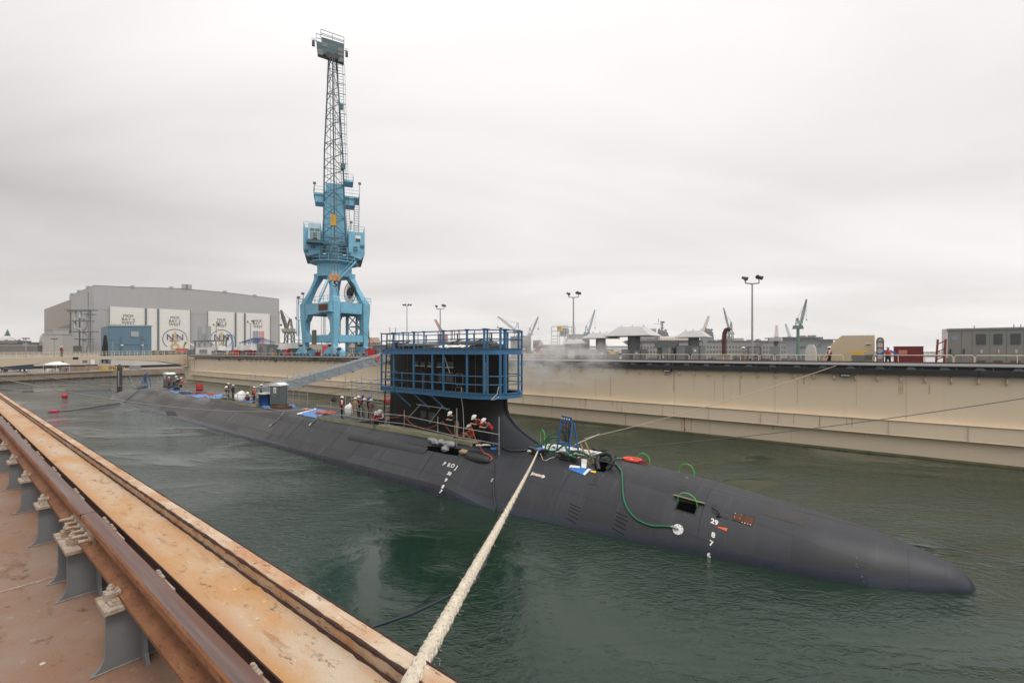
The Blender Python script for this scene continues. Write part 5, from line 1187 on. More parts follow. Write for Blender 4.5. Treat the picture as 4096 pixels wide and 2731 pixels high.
for px, py, yy in ((1265, 742, -2), (1434, 722, -1), (1401, 882, -2.6), (1215, 1178, -4), (1251, 1165, -4)):
    x = (px - 1339) / F * (DC + yy); b = MB(); b.tube([(x, yy, cz(py + 30, DC + yy)), (x, yy, cz(py + 3, DC + yy))], .05, 5); b.cb(x, yy - .1, cz(py + 4, DC + yy), .5, .4, .35); b.build('lamp', grey_paint, k)
b = MB(); ladder(b, (-GX - 1.3, -GY - .9, 10.6), (-GX - 1.2, -GY - .9, 17.8), .6, .4, .06); ladder(b, (-3.6, 0, 10.6), (-3.6, 0, 14.5), .5, .4, .05); ladder(b, (1.7, 0, 10.6), (1.7, 0, 14.5), .5, .4, .05); b.tube([(-.6, GY, 7), (-.6, GY, 14.6)], .3, 8); b.tube([(2.6, GY, 7), (2.6, GY, 14.6)], .22, 8); b.build('portal_ladder', CB, k)
# grey lattice access tower seen through the crane legs
t = T('access_tower', 'dark lattice access tower seen between the blue crane legs', 'tower', DOCK, (CT.x - 1.2, 9.5, 6.2)); b = MB()
b.truss((0, 0, 0), (0, 0, 8.5), 3.4, 2.6, 4, .12, .09, (0, 1, 0)); b.build('lattice', grey_paint, t); MB().cb(0, 0, 8.51, 3.6, 3, 1.0).build('top_platform', mid_grey, t)
rail_loop([(-1.8, -1.5, 9.5), (1.8, -1.5, 9.5), (1.8, 1.5, 9.5), (-1.8, 1.5, 9.5)], grey_paint, t)
# ================= distant harbour cranes
def luffer(px, Y, ybase, yplat, yapex, xtip, ytip, wcab, label, m, mcab, tower='lattice', hook=None, aw=1.0, back=None):
    """level-luffing harbour crane: tower, cab on a platform, A-frame and lattice boom"""
    p = atY(px, ybase, Y); t = T('harbour_crane', label, 'crane', W_, (p.x, Y, 0), group='cranes across the harbour')
    X = lambda q: (q - px) / F * Y; Z = lambda q: H - (q - CY) * Y / F
    zb_, zp_, za_ = min(Z(ybase), 2.5), Z(yplat), Z(yapex); wc = X(px + wcab)
    b = MB()
    if tower == 'lattice': b.truss((0, 0, zb_), (0, 0, zp_), wc * 1.5, wc * 1.1, 4, .35 * aw, .2 * aw, (0, 1, 0))
    else: b.lathe([(wc * .55, zb_), (wc * .32, zb_ + (zp_ - zb_) * .35), (wc * .30, zp_)], (0, 0, 0), 10)
    b.build('tower', m, t)
    b = MB(); hc = wc * .55; b.box(-wc * .85 if back is None else -wc * back, wc * .85, -wc * .5, wc * .5, zp_, zp_ + hc); c_ = b.build('cab', mcab, t)
    b = MB(); b.box(-wc * 1.0, wc * 1.0, -wc * .6, wc * .6, zp_ - .8, zp_ - .01); b.build('platform', m, t)
    s_ = 1 if xtip > px else -1; ax = -s_ * wc * .15
    b = MB()
    for i in (-1, 1):
        for yy in (-1, 1): b.tube([(i * wc * .45, yy * wc * .3, zp_ + hc), (ax + i * wc * .08, yy * wc * .12, za_)], .28 * aw, 4)
    for z_ in (.35, .65): zz_ = zp_ + hc + (za_ - zp_ - hc) * z_; b.cb(ax * z_, 0, zz_, wc * .6 * (1 - z_ * .7), wc * .3, .35)
    b.cb(ax, 0, za_ - .3, wc * .4, wc * .35, wc * .12); b.build('a_frame', m, t)
    tip = Vector((X(xtip), 0, Z(ytip))); ft = Vector((s_ * wc * .45, -.5, zp_ + hc * .9)); b = MB(); n_ = 14
    b.truss(ft, ft.lerp(tip, .55), wc * .35, wc * .42, 8, .2 * aw, .11 * aw, (0, 1, 0)); b.truss(ft.lerp(tip, .55), tip, wc * .42, wc * .16, 6, .2 * aw, .11 * aw, (0, 1, 0)); o = b.build('boom', m, t)
    b = MB(); b.tube([(ax, 0, za_), ft.lerp(tip, .72)], .09 * aw, 3, False); b.tube([(ax, 0, za_), tip], .07 * aw, 3, False)
    if hook: b.tube([tip, (tip.x, 0, Z(hook))], .08 * aw, 3, False); b.ball((tip.x, 0, Z(hook)), .55 * aw, 6, 1.2, 1.2, 1)
    b.build('stay_rope', wire_m, t)
    return t
old = mat('crane_tan', (.30, .30, .22), .7, var=.3, vs=.4); oldg = mat('crane_olive', (.12, .13, .10), .7); pb = mat('crane_pale', (.20, .24, .25), .6); pc = mat('crane_cab', (.26, .27, .26), .6)
luffer(1158, 230, 1395, 1326, 1275, 1124, 1240, 22, 'old olive harbour crane with tan cab between the hall and blue crane', oldg, old, hook=1300, back=1.25)
luffer(2068, 420, 1395, 1329, 1292, 1991, 1266, 18, 'pale harbour crane with its boom lowered left above the blue platform', pb, pc, hook=1308)
luffer(2121, 440, 1395, 1338, 1311, 2153, 1267, 12, 'small pale harbour crane leaning right behind the steam', pb, pc, 'solid', hook=1316, aw=1.3)
luffer(2347, 440, 1390, 1336, 1303, 2380, 1238, 14, 'light teal harbour crane beside the small hooded vent', mat('crane_teal', (.17, .30, .31), .6), mat('cab_teal', (.22, .38, .38), .6), 'solid', hook=1312)
luffer(2923, 560, 1394, 1334, 1288, 2894, 1231, 12, 'pale green harbour crane right of the brown exhaust pipe', pb, mat('cab_pgreen', (.30, .38, .36), .6), aw=1.3)
luffer(3192, 430, 1398, 1312, 1273, 3226, 1197, 18, 'dark green harbour crane near the distant warship bow', mat('crane_green', (.05, .14, .11), .6), mat('cab_green', (.07, .12, .10), .6), 'solid', hook=1279, aw=1.1)
def simple_boom(x0, y0, x1, y1, Y, m, label, w_=1.6):
    a, c = atY(x0, y0, Y), atY(x1, y1, Y); b = MB(); b.truss((0, 0, 0), c - a, w_, w_ * .5, 14, .16, .09, (0, 1, 0)); t = T('crawler_crane', label, 'crane', W_, a, group='lattice booms across the harbour'); b.build('boom', m, t); MB().cb(0, 0, -6, 5, 4, 5.8).build('cab', m, t); MB().cb(0, 0, a.z * -1 + 1.5, 7, 6, a.z - 7.6).build('base', pb, t)
rw = mat('crane_redwhite', (.45, .22, .18), .6)
simple_boom(2815, 1322, 2835, 1264, 600, rw, 'thin red and white lattice boom left of the brown pipe', 3.4)
simple_boom(1772, 1335, 1740, 1277, 260, rw, 'short pale boom of a crawler crane behind the blue platform', 1.6)
simple_boom(3158, 1345, 3142, 1295, 700, pb, 'faint lattice boom left of the dark green crane', 3)
simple_boom(3106, 1346, 3106, 1301, 700, rw, 'faint upright lattice mast above the grey post vent', 4)
# ---- warships and the opposite piers
ship_m = mat('warship_grey', (.17, .19, .21), .7, var=.1, vs=.05)
def carrier(pxa, pxb, Y, ydeck, label, island=None, bow=1):
    a, c = atY(pxa, ydeck, Y), atY(pxb, ydeck, Y); t = T('warship', label, 'ship', W_, (a.x, Y, 0), group='warships at the far piers'); Lx = c.x - a.x; zd = a.z
    b = MB(); b.prism([(0, 0), (Lx * .93 if bow > 0 else Lx, 0), (Lx, zd), (0, zd)] if bow > 0 else [(Lx * .05, 0), (Lx, 0), (Lx, zd), (0, zd)], -10, 22, 'y'); b.build('hull', ship_m, t)
    b = MB(); b.box(-2, Lx + 3, -14, 26, zd + .01, zd + 1.2); b.build('flight_deck', mat('ship_dark', (.07, .075, .08), .7), t)
    b = MB(); rr = random.Random(int(pxa))
    for i in range(int(Lx / 9)): b.cb(rr.uniform(2, Lx - 2), -10.6, zd * .55 + rr.uniform(-2, 2), rr.uniform(3, 7), .8, rr.uniform(1.2, 2.6))
    b.build('side_sponson', MC['ship_dark'], t)
    b = MB()
    for i in range(int(Lx / 7)): b.cb(rr.uniform(2, Lx - 2), rr.uniform(-8, 8), zd + 1.2, rr.uniform(2, 7), 3, rr.uniform(.8, 3.0))
    b.build('deck_gear', mat('deck_gear', (.25, .20, .18), .7, var=.6, vs=.2), t)
    if island:
        ia, ib, iy, my = island; X = lambda q: (q - pxa) / F * Y; Z = lambda q: H - (q - CY) * Y / F; z1 = Z(iy); xa, xb = X(ia), X(ib); cm = (xa + xb) / 2
        b = MB(); hgt = z1 - zd
        for k_, (f0, f1, z0, zz_) in enumerate(((0, 1, 0, .35), (.06, .97, .35, .55), (.12, .92, .55, .78), (.22, .8, .78, 1))): b.box(xa + (xb - xa) * f0, xa + (xb - xa) * f1, -5, 5, zd + 1.2 + hgt * z0, zd + 1.15 + hgt * zz_)
        isl = b.build('island', ship_m, t)
        b = MB(); zm = Z(my); b.tube([(cm, 0, z1), (cm, 0, zm)], [1.3, .8], 6)
        for q in (.3, .55, .8): b.cb(cm, 0, z1 + (zm - z1) * q, 6 - 3 * q, 2, 1)
        b.cb(cm + .5, 0, zm - 3, 5, 3, 2.5); b.tube([(cm - 12, 0, zm - 4), (cm, 0, zm - 4)], .3, 4); b.tube([(cm - 5, 0, zm - 2), (cm - 5, 0, zm + 4)], .4, 4); b.ball((cm - 4, 0, z1 + 2), 2, 8); b.ball((cm + 5, 0, z1 + 1.4), 1.8, 8); b.build('mast', ship_m, isl)
        b = MB()
        for i in range(3): b.box(xa + (xb - xa) * .1, xa + (xb - xa) * .9, -5.15, -5.01, zd + 2 + hgt * (.2 + i * .22), zd + 3 + hgt * (.2 + i * .22))
        b.build('window_band', MC['ship_dark'], isl)
    return t
carrier(2500, 2800, 640, 1366, 'grey aircraft carrier with tall masted island behind the big vent', (2625, 2672, 1325, 1284))
carrier(2790, 3080, 700, 1366, 'second grey aircraft carrier whose island shows above the third vent', (2818, 2850, 1322, 1316))
carrier(3112, 3252, 560, 1353, 'dark carrier hull beside the dark green crane')
carrier(3235, 3312, 600, 1361, 'plain grey warship bow pointing right beyond the tan housing')
t = T('deck_shelter', 'long cream arched shelter on the carrier deck behind the vents', 'shelter', W_, (atY(2637, 1366, 620).x, 620, atY(0, 1361, 620).z))
b = MB(); Lx = (2770 - 2637) / F * 620; vs = []; 
for i in range(13):
    for k_ in range(7): a = math.pi * k_ / 6; vs.append((Lx * i / 12, -5 * math.cos(a), 5.5 * math.sin(a)))
b.add(vs, [(i * 7 + q, i * 7 + q + 1, (i + 1) * 7 + q + 1, (i + 1) * 7 + q) for i in range(12) for q in range(6)] + [tuple(range(7))]); b.build('cover', mat('shelter_cream', (.5, .47, .4), .6), t)
b = MB()
for i in range(12): b.tube([(Lx * (i + .5) / 12, -5.1 * math.cos(math.pi * q / 6), 5.6 * math.sin(math.pi * q / 6)) for q in range(7)], .25, 4)
b.build('hoop', MC['crane_redwhite'], t)
pier_m = mat('pier_grey', (.26, .25, .23), .8, var=.2, vs=.05); wdk = mat('far_window', (.08, .085, .09), .5)
W8 = lambda n: [(.03, .97, .3, .95, n, 2)]
building('pier_warehouse', 'long grey pier warehouse with two rows of windows across the water', 'warehouse', 2690, 520, 3040, 520, 1373, 14, pier_m, None, W8(26), base=1.4, wm=wdk)
building('pier_warehouse', 'short grey pier warehouse with windows left of the green crane', 'warehouse', 3050, 500, 3150, 500, 1375, 14, pier_m, None, W8(8), base=1.4, wm=wdk)
building('pier_warehouse', 'grey pier building half hidden under the biggest vent hood', 'warehouse', 2560, 500, 2640, 500, 1376, 14, pier_m, None, W8(6), base=1.4, wm=wdk)
tan = mat('far_tan', (.36, .32, .26), .8, var=.1); wr = mat('white_roof', (.62, .61, .58), .6)
building('white_office', 'white two window office block behind the small hooded vent', 'building', 2345, 150, 2512, 158, 1384, 9, mat('office_white', (.55, .55, .54), .6), wr, [(.03, 1.0, .55, .8, 3, 1)], base=2, gable=2)
spec = [(1473, 1522, 230, 1371, 3, mat('brown_shed', (.25, .18, .13), .8), None, 'brown gabled shed to the right of the blue crane'), (1545, 1800, 300, 1372, 5, tan, wr, 'long pale roofed warehouse behind the blue platform left half'),
        (1800, 1990, 320, 1366, 5, tan, wr, 'white roofed warehouse behind the blue platform right half'), (2085, 2120, 380, 1345, 0, mat('far_brown', (.2, .17, .14), .8), None, 'tall brown block behind the steam'),
        (2155, 2235, 420, 1362, 0, MC['far_brown'], None, 'low brown building right of the steam'), (2175, 2345, 300, 1379, 4, MC['brown_shed'], wr, 'brick warehouse with a white roof behind the scaffold tower'),
        (2303, 2345, 520, 1338, 0, mat('pink_grey', (.32, .29, .27), .8), None, 'pinkish office block behind the light teal crane'), (2430, 2500, 460, 1366, 3, tan, wr, 'pale roofed shed under the second vent hood'),
        (2560, 2625, 700, 1316, 0, MC['pink_grey'], None, 'tall apartment tower behind the carrier island'), (2600, 2622, 760, 1322, 0, tan, None, 'second tall tower beside the carrier island'), (2930, 2975, 760, 1352, 5, tan, wr, 'pale gabled hangar right of the pale green crane'),
        (2440, 2480, 700, 1350, 0, MC['far_brown'], None, 'dark hill side building under the vent hood'), (1100, 1135, 420, 1372, 0, tan, wr, 'pale building behind the old olive crane'), (1200, 1300, 400, 1376, 4, tan, wr, 'pale roof seen through the crane legs on the left'), (1380, 1470, 380, 1368, 5, tan, wr, 'pale roof seen through the crane legs on the right'), (1290, 1345, 300, 1386, 0, red, None, 'dull red container stack behind the crane legs')]
for a, c, Y, py, g_, m_, rm, lb in spec:
    building('far_building', lb, 'building', a, Y, c, Y * 1.01, py, 20, m_, rm, [(.05, .98, .2, .95, 7, 6)] if 'tower' in lb and 'office' not in lb else [(.04, .98, .35, .8, 9, 1)], group='buildings across the harbour', gable=g_, wm=wdk)
b = MB(); rr = random.Random(21)
for i in range(420):
    px = rr.choice((rr.uniform(2600, 3300), rr.uniform(2600, 3300), rr.uniform(3000, 3420))); Y = rr.uniform(420, 500); p = atY(px, 1407, Y); b.cb(p.x, Y, 1.4, rr.uniform(1.5, 7), 3, rr.uniform(.8, 3.6))
one(b, 'pier_clutter', mat('clutter', (.2, .19, .18), .8, var=.9, vs=.08), 'mass of small gear and vehicles on the opposite piers', 'clutter', kind='stuff')
b = MB(); a, c = atY(2480, 1402, 480), atY(3420, 1401, 400); d = c - a
for i in range(60): p = a + d * i / 60; b.cb(p.x, p.y, -1, d.length / 60 * .55, 2, 2.2)
b.bar((a.x, a.y + 2, 1.0), (c.x, c.y + 2, 1.0), 6, 1.2); one(b, 'far_pier', mat('far_pier', (.12, .115, .11), .9, var=.4, vs=.1), 'long dark piled pier across the water', 'pier')
b = MB(); rr = random.Random(6)
for i in range(900):
    x, y = rr.uniform(-800, 900), 1500; b.cb(x, 1500 + rr.uniform(0, 40), 1, rr.uniform(6, 20), 6, rr.uniform(4, 11))
one(b, 'far_woods', mat('far_woods', (.06, .08, .05), .9, var=.4, vs=.02), 'low dark line of far woods on the horizon', 'woods', kind='stuff')
b = MB(); b.box(900, 4200, 2500, 2540, 0, 9); one(b, 'far_hills', MC['far_woods'], None, None, kind='structure')
# ================= things on the far dock wall
DD = DK + .03
def D(px, off=3.0): return DOCK.at(px, off)[0]
def dthing(name, label, cat, pa, pb, off=3.0, group=None):
    """empty on the dock deck between two pixels; returns thing, width, z(py) above deck and x(px)"""
    x0, x1 = D(pa, off), D(pb, off); xc_ = (x0 + x1) / 2; t = T(name, label, cat, DOCK, (xc_, off, DD), group=group)
    return t, x1 - x0, (lambda py, px=(pa + pb) / 2: DOCK.at(px, off, py)[1] - DD), (lambda px: D(px, off) - xc_)
vl = {1: 'small hooded vent on the dock, the lowest one beside the lattice steps', 2: 'hooded vent on the dock with a dark stem left of the yellow bollard', 3: 'largest hooded vent on the dock with a wide pale hood', 4: 'hooded vent on the dock left of the brown exhaust pipe'}
def vent(n_, hp, yt, yb, sp, bp_, ybase, off=3.6):
    t, w_, z, x = dthing('hooded_vent', vl[n_], 'vent', hp[0], hp[1], off, 'hooded vents on the dock wall')
    h0, h1 = z(yb), z(yt); hw = w_ / 2 * .93; cx_ = 0; b = MB()
    b.add([(-hw, -hw * .7, h0), (hw, -hw * .7, h0), (hw, hw * .7, h0), (-hw, hw * .7, h0), (-hw * .5, -hw * .35, h1), (hw * .5, -hw * .35, h1), (hw * .5, hw * .35, h1), (-hw * .5, hw * .35, h1)], [(0, 1, 5, 4), (1, 2, 6, 5), (2, 3, 7, 6), (3, 0, 4, 7), (4, 5, 6, 7), (3, 2, 1, 0)])
    b.box(-hw, hw, -hw * .7, hw * .7, h0 - .06, h0 - .005)
    hd_ = b.build('hood', hood_grey, t)
    for q in (-.5, 0, .5): MB().tube([(q * hw, -.1, h1), (q * hw - .06, -.1, h1 + .12), (q * hw, -.1, h1 + .2), (q * hw + .06, -.1, h1 + .12), (q * hw, -.1, h1)], .02, 4).build('lifting_eye', grey_paint, hd_)
    if sp:
        s0, s1 = x(sp[0]), x(sp[1]); zb_ = z(ybase); b = MB(); b.lathe([((s1 - s0) / 2, zb_), ((s1 - s0) / 2, h0 - .06)], ((s0 + s1) / 2, 0, 0), 18); b.lathe([((s1 - s0) / 2 * 1.05, zb_ + .35), ((s1 - s0) / 2 * 1.05, zb_ + .41)], ((s0 + s1) / 2, 0, 0), 18); b.build('stem', grey_paint, t)
        c0_, c1_ = x(bp_[0]), x(bp_[1]); b = MB(); b.box(c0_, c1_, -.8, .9, 0, zb_); bb = b.build('base_box', grey_paint, t); b = MB(); b.box(c0_ + .1, c0_ + .9, -.83, -.80, .1, zb_ - .1); b.box(c1_ - .8, c1_ - .2, -.95, -.81, .5, zb_ * .9); b.build('cover_panel', mid_grey, bb); MB().box(c1_ - .6, c1_ - .4, -.97, -.951, zb_ * .7, zb_ * .8).build('label_plate', white, bb)
        MB().tube([(s1 + .05, -.3, h0 - .5), (s1 + .4, -.5, zb_ + .5), (s1 + .5, -.7, zb_)], .03, 5).build('conduit', rubber, t)
    else:
        c0_, c1_ = x(bp_[0]), x(bp_[1]); b = MB(); b.box(c0_, c0_ + .12, -.8, .8, 0, h0 - .07); b.box(c1_ - .12, c1_, -.8, .8, 0, h0 - .07); b.box(c0_ + .13, c1_ - .13, .6, .8, 0, h0 - .07); b.build('frame', mid_grey, t); b = MB(); b.box(-.5, .3, -.82, -.5, 0, h0 * .66); b.build('cover_panel', pale_grey, t)
    return t
vent(1, (2263, 2340), 1359, 1374, None, (2270, 2335), 1410, 3.2); vent(2, (2343, 2462), 1332, 1352, (2385, 2421), (2371, 2440), 1398); vent(3, (2438, 2630), 1308, 1343, (2513, 2560), (2498, 2578), 1397); vent(4, (2709, 2842), 1324, 1348, (2754, 2797), (2713, 2812), 1382)
# bollards
def bollard(pa, pb, yt, ym, lb, off=1.2):
    t, w_, z, x = dthing('bollard', lb, 'bollard', pa, pb, off, 'yellow horned bollards on the dock'); h0, h1 = z(ym), z(yt); hw = w_ / 2
    MB().prism([(-hw * .78, 0), (hw * .78, 0), (hw * .66, h0), (-hw * .66, h0)], -.45, .45, 'y').build('pedestal', grey_paint, t)
    MB().prism([(-hw * .6, h0 + .002), (hw * .6, h0 + .002), (hw * .48, h0 + (h1 - h0) * .35), (hw * .55, h0 + (h1 - h0) * .62), (hw * .98, h0 + (h1 - h0) * .8), (hw, h1), (hw * .6, h1 - .03), (hw * .3, h0 + (h1 - h0) * .8), (-hw * .3, h0 + (h1 - h0) * .8), (-hw * .6, h1 - .03), (-hw, h1), (-hw * .98, h0 + (h1 - h0) * .8), (-hw * .55, h0 + (h1 - h0) * .62), (-hw * .48, h0 + (h1 - h0) * .35)], -.26, .26, 'y').build('horned_head', yellow, t)
bollard(2434, 2477, 1403, 1417, 'yellow horned bollard between two hooded vents'); bollard(3394, 3472, 1402, 1420, 'yellow horned bollard holding the bow rope before the cream housing', .9)
# table-like control stand
t, w_, z, x = dthing('control_stand', 'grey roofed control stand between the largest vent and the next', 'control stand', 2630, 2706, 3)
MB().box(-w_ / 2, w_ / 2, -.8, .8, z(1390), z(1372)).build('roof', grey_paint, t)
for q in (-.75, .7): MB().box(w_ / 2 * q - .08, w_ / 2 * q + .08, -.5, .5, 0, z(1391)).build('leg', grey_paint, t)
b = MB()
for q in (-.35, 0, .25): b.cb(w_ * q, -.3, .5, .3, .3, .7)
b.build('control_box', mid_grey, t); MB().box(-w_ / 2 * .7, w_ / 2 * .65, -.3, .3, .4, .49).build('shelf', grey_paint, t)
# brown curved exhaust pipe
t, w_, z, x = dthing('exhaust_pipe', 'tall brown exhaust pipe bent over at the top', 'pipe', 2886, 2908, 3.4); r_ = w_ / 2 * .9; zt_ = z(1311)
MB().tube([(0, 0, .9), (0, 0, zt_ - .9), (.03, 0, zt_ - .5), (.16, 0, zt_ - .2), (.36, 0, zt_ - .1), (.52, .05, zt_ - .3)], r_ * .95, 16).build('pipe', mat('pipe_brown', (.085, .03, .022), .6, var=.3), t)
MB().cb(0, 0, 0, 1.5, 1.2, .35).build('base_block', white, t); b = MB()
for i in range(6): b.cb(0, 0, .37 + i * .13, 1.25, 1.0, .10)
b.build('slatted_box', mat('slat', (.42, .38, .3), .7), t); MB().tube([(-.4, -.6, 1.1), (.6, -.6, 1.1), (.8, -.6, .9), (.85, -.6, 0)], .04, 6).build('hose', galv, t)
# frame with valves
t, w_, z, x = dthing('pipe_stand', 'grey pipe frame with round valves near the tall light mast', 'frame', 2992, 3042, 2.6); hw = w_ / 2; b = MB()
for q in (-1, 1): b.bar((q * hw, 0, 0), (q * hw, 0, z(1387)), .12)
b.bar((-hw, 0, z(1388)), (hw, 0, z(1388)), .12); b.build('frame', grey_paint, t)
for q in (-.6, .1, .7): MB().tube([(q * hw, -.3, .35), (q * hw, -.15, .35)], .22, 12).build('valve_wheel', mid_grey, t)
MB().tube([(-hw * .8, -.2, .5), (-hw * .2, -.2, .9), (hw * .6, -.2, 1.0), (hw * 1.1, -.2, .6), (hw * 1.15, -.2, 0)], .07, 6).build('hose', rubber, t)
t, w_, z, x = dthing('box_vent', 'narrow grey post vent with a square box head', 'vent', 3081, 3127, 2.2); b = MB(); b.box(-w_ / 2, w_ / 2, -.45, .45, z(1364), z(1350)); b.build('hood', hood_grey, t); MB().lathe([(w_ * .2, z(1385)), (w_ * .2, z(1364) - .01)], (0, 0, 0), 12).build('stem', grey_paint, t); MB().box(-w_ * .42, w_ * .4, -.4, .4, 0, z(1385)).build('base_box', mid_grey, t)
t, w_, z, x = dthing('white_tank', 'white upright tank with a rounded top beside the cream housing', 'tank', 3216, 3272, 2.6); h_ = z(1377); hw = w_ / 2 * .8
pr = [(-hw, 0), (hw, 0), (hw * .96, h_ * .6), (hw * .8, h_ * .85), (hw * .45, h_ * .98), (0, h_), (-hw * .45, h_ * .98), (-hw * .8, h_ * .85), (-hw * .96, h_ * .6)]; MB().prism(pr, -.45, .45, 'y').build('tank_body', mat('tank_white', (.55, .55, .5), .5), t); MB().box(-.1, .35, -.6, -.46, 0, .55).build('pump_box', grey_paint, t)
t, w_, z, x = dthing('sloped_housing', 'cream steel housing with one sloping end on the dock', 'housing', 3275, 3500, 3.2); z = lambda py, px=3400: DOCK.at(px, 3.2, py)[1] - DD
MB().prism([(x(3274), 0), (x(3499), 0), (x(3499), DOCK.at(3499, 3.2, 1340)[1] - DD), (x(3367), DOCK.at(3367, 3.2, 1342)[1] - DD), (x(3324), DOCK.at(3324, 3.2, 1377)[1] - DD), (x(3274), .25)], 0, 2.2, 'y').build('housing_body', mat('housing_cream', (.55, .45, .31), .6, var=.06, vs=.4), t)
b = MB()
for i in range(5): xx = x(3444 + i * 10.5); b.box(xx, xx + .17, -.09, 0, .82, 1.12); b.box(xx + .07, xx + .1, -.07, -.03, .5, .81)
b.build('switch_box', grey_paint, t); MB().box(x(3463), x(3485), -.03, -.001, DOCK.at(3474, 3.2, 1383)[1] - DD, DOCK.at(3474, 3.2, 1374)[1] - DD).build('sign_plate', white, t)
b = MB()
for i in range(6): xx = x(3464.5 + i * 3.2); b.box(xx, xx + .045, -.04, -.031, DOCK.at(3474, 3.2, 1381)[1] - DD, DOCK.at(3474, 3.2, 1376)[1] - DD)
b.build('sign_mark', black, t)
t, w_, z, x = dthing('watertight_door', 'narrow white watertight door with levers standing upright', 'door', 3507, 3534, 2.4); h_ = z(1351); hw = w_ / 2
b = MB(); b.box(-hw, hw, -.06, .06, 0, h_); b.build('door_panel', mat('door_white', (.5, .49, .45), .6, dirt=(.2, .1, .05), da=.3), t)
b = MB(); b.tube([(-hw, -.07, 0), (-hw, -.07, h_ - .2), (-hw + .15, -.07, h_), (hw - .15, -.07, h_), (hw, -.07, h_ - .2), (hw, -.07, 0)], .035, 6)
for i in range(5): b.bar((-hw * 1.15, -.1, .3 + i * h_ * .19), (hw * 1.15, -.1, .3 + i * h_ * .19), .05)
b.build('rim', rust, t)
t, w_, z, x = dthing('red_locker', 'scuffed dark red steel locker beside the man in blue', 'locker', 3577, 3694, 2.2); h_ = z(1387); MB().box(-w_ / 2, w_ / 2, 0, 1.2, 0, h_).build('body', dark_red, t); MB().box(-w_ / 2 + .25, -w_ / 2 + .75, -.01, -.002, h_ * .68, h_ * .86).build('label_plate', mat('salmon', (.5, .2, .14), .6), t); MB().box(-w_ / 2 - .03, w_ / 2 + .03, -.03, 1.23, h_ + .003, h_ + .04).build('lid', dark_red, t)
t, w_, z, x = dthing('steel_ladder', 'rusty red steel stair frame leaning against the grey container', 'ladder', 3742, 3785, 1.8); b = MB(); h_ = z(1357)
for q in (0, .42): b.bar((-w_ / 2 + q, 0, 0), (w_ / 2 - .45 + q, 0, h_), .14, .12)
for i in range(4): f = (i + .4) / 4; b.bar((-w_ / 2 + (w_ - .45) * f, 0, h_ * f), (-w_ / 2 + (w_ - .45) * f + .42, 0, h_ * (f + .1)), .07)
b.build('frame', mat('ladder_red', (.2, .045, .025), .7, var=.3, vs=3), t)
# grey container with louvres
t, w_, z, x = dthing('switchgear_container', 'long grey switchgear container with louvred panels at the right edge', 'container', 3792, 4300, 2.6); xa = x(3792); z0_ = DOCK.at(3792, 2.6, 1322)[1] - DD
MB().box(xa, xa + 11.5, 0, 2.6, 0, z0_).build('body', mat('cont_grey', (.225, .225, .205), .5, var=.05, vs=.5), t); MB().box(xa - .05, xa + 11.55, -.06, 2.66, z0_ + .003, z0_ + .14).build('roof', mid_grey, t)
MB().box(xa - .28, xa - .01, 0, .5, .9, z0_ + .12).build('corner_duct', mat('duct_white', (.6, .57, .56), .5), t)
hh = z0_
for pa, pb in ((3905, 3943), (3975, 4010), (4043, 4083), (4115, 4160)):
    for v0, v1 in ((.08, .26), (.66, .90)):
        b = MB(); b.box(x(pa), x(pb), -.04, -.002, hh * v0 - .03, hh * v1); lv = b.build('louvre', mat('louvre_dark', (.085, .085, .08), .6), t); b = MB()
        for i in range(9): b.box(x(pa) + .02, x(pb) - .02, -.06, -.041, hh * v0 + (hh * (v1 - v0)) * i / 9, hh * v0 + (hh * (v1 - v0)) * i / 9 + .02)
        b.build('slat', grey_paint, lv)
    b = MB(); b.box(x(pa) + .2, x(pb) - .15, -.03, -.002, hh * .44, hh * .52); b.build('name_plate', pale_grey, t)
for px in (3845, 3888, 3958, 4026, 4096): MB().box(x(px), x(px) + .02, -.012, -.001, .05, hh - .05).build('panel_joint', grey_paint, t)
for px in (3800, 3854): MB().box(x(px), x(px) + .05, -.08, -.01, hh * .42, hh * .54).build('door_handle', black, t)
MB().box(x(3806), x(3831), -.015, -.002, hh * .76, hh * .88).build('notice_plate', mat('faded_blue', (.25, .27, .33), .6), t)
for px in (3900, 4060, 4088): MB().cb(x(px), .3, hh + .14, .05, .05, .2).build('roof_stud', galv, t)
# scaffold steps and posts behind the steam
t, w_, z, x = dthing('lattice_steps', 'pale scaffold step tower with a yellow box on top', 'steps', 2222, 2285, 4.0); hw = w_ / 2; hz = z(1306); hm_ = z(1343); b = MB()
for q in (-1, -.2, .6, 1):
    for yy in (-.9, .9): b.tube([(q * hw, yy, 0 if abs(q) > .1 else hm_), (q * hw, yy, hz)], .04, 5)
for zz_ in (hz, (hz + hm_) / 2, hm_):
    for yy in (-.9, .9): b.tube([(-hw, yy, zz_), (hw, yy, zz_)], .04, 5)
for i in range(9): zz_ = i * hm_ / 9; b.tube([(-hw, -.9, zz_), (-hw * .2, -.9, zz_)], .035, 5); b.cb(hw * (-.2 + .13 * i), -.2, zz_, .3, .9, .05)
b.bar((-hw * .3, -.6, 0), (hw, -.6, hm_), .08, .2); b.build('frame', mat('pale_galv', (.45, .45, .44), .5), t); MB().cb(-hw * .15, -.5, (hz + hm_) / 2, .55, .4, hz - (hz + hm_) / 2).build('yellow_box', yellow, t); MB().cb(hw * .15, 0, hm_, .8, .7, (hz - hm_) * .8).build('grey_drum', mid_grey, t)
t, w_, z, x = dthing('twin_duct', 'pair of tall grey duct columns behind the small hooded vent', 'duct', 2335, 2350, 4.6); MB().cb(-.2, 0, 0, .35, .5, z(1356)).build('duct', grey_paint, t); MB().cb(.25, 0, 0, .3, .5, z(1356)).build('duct', mid_grey, t)
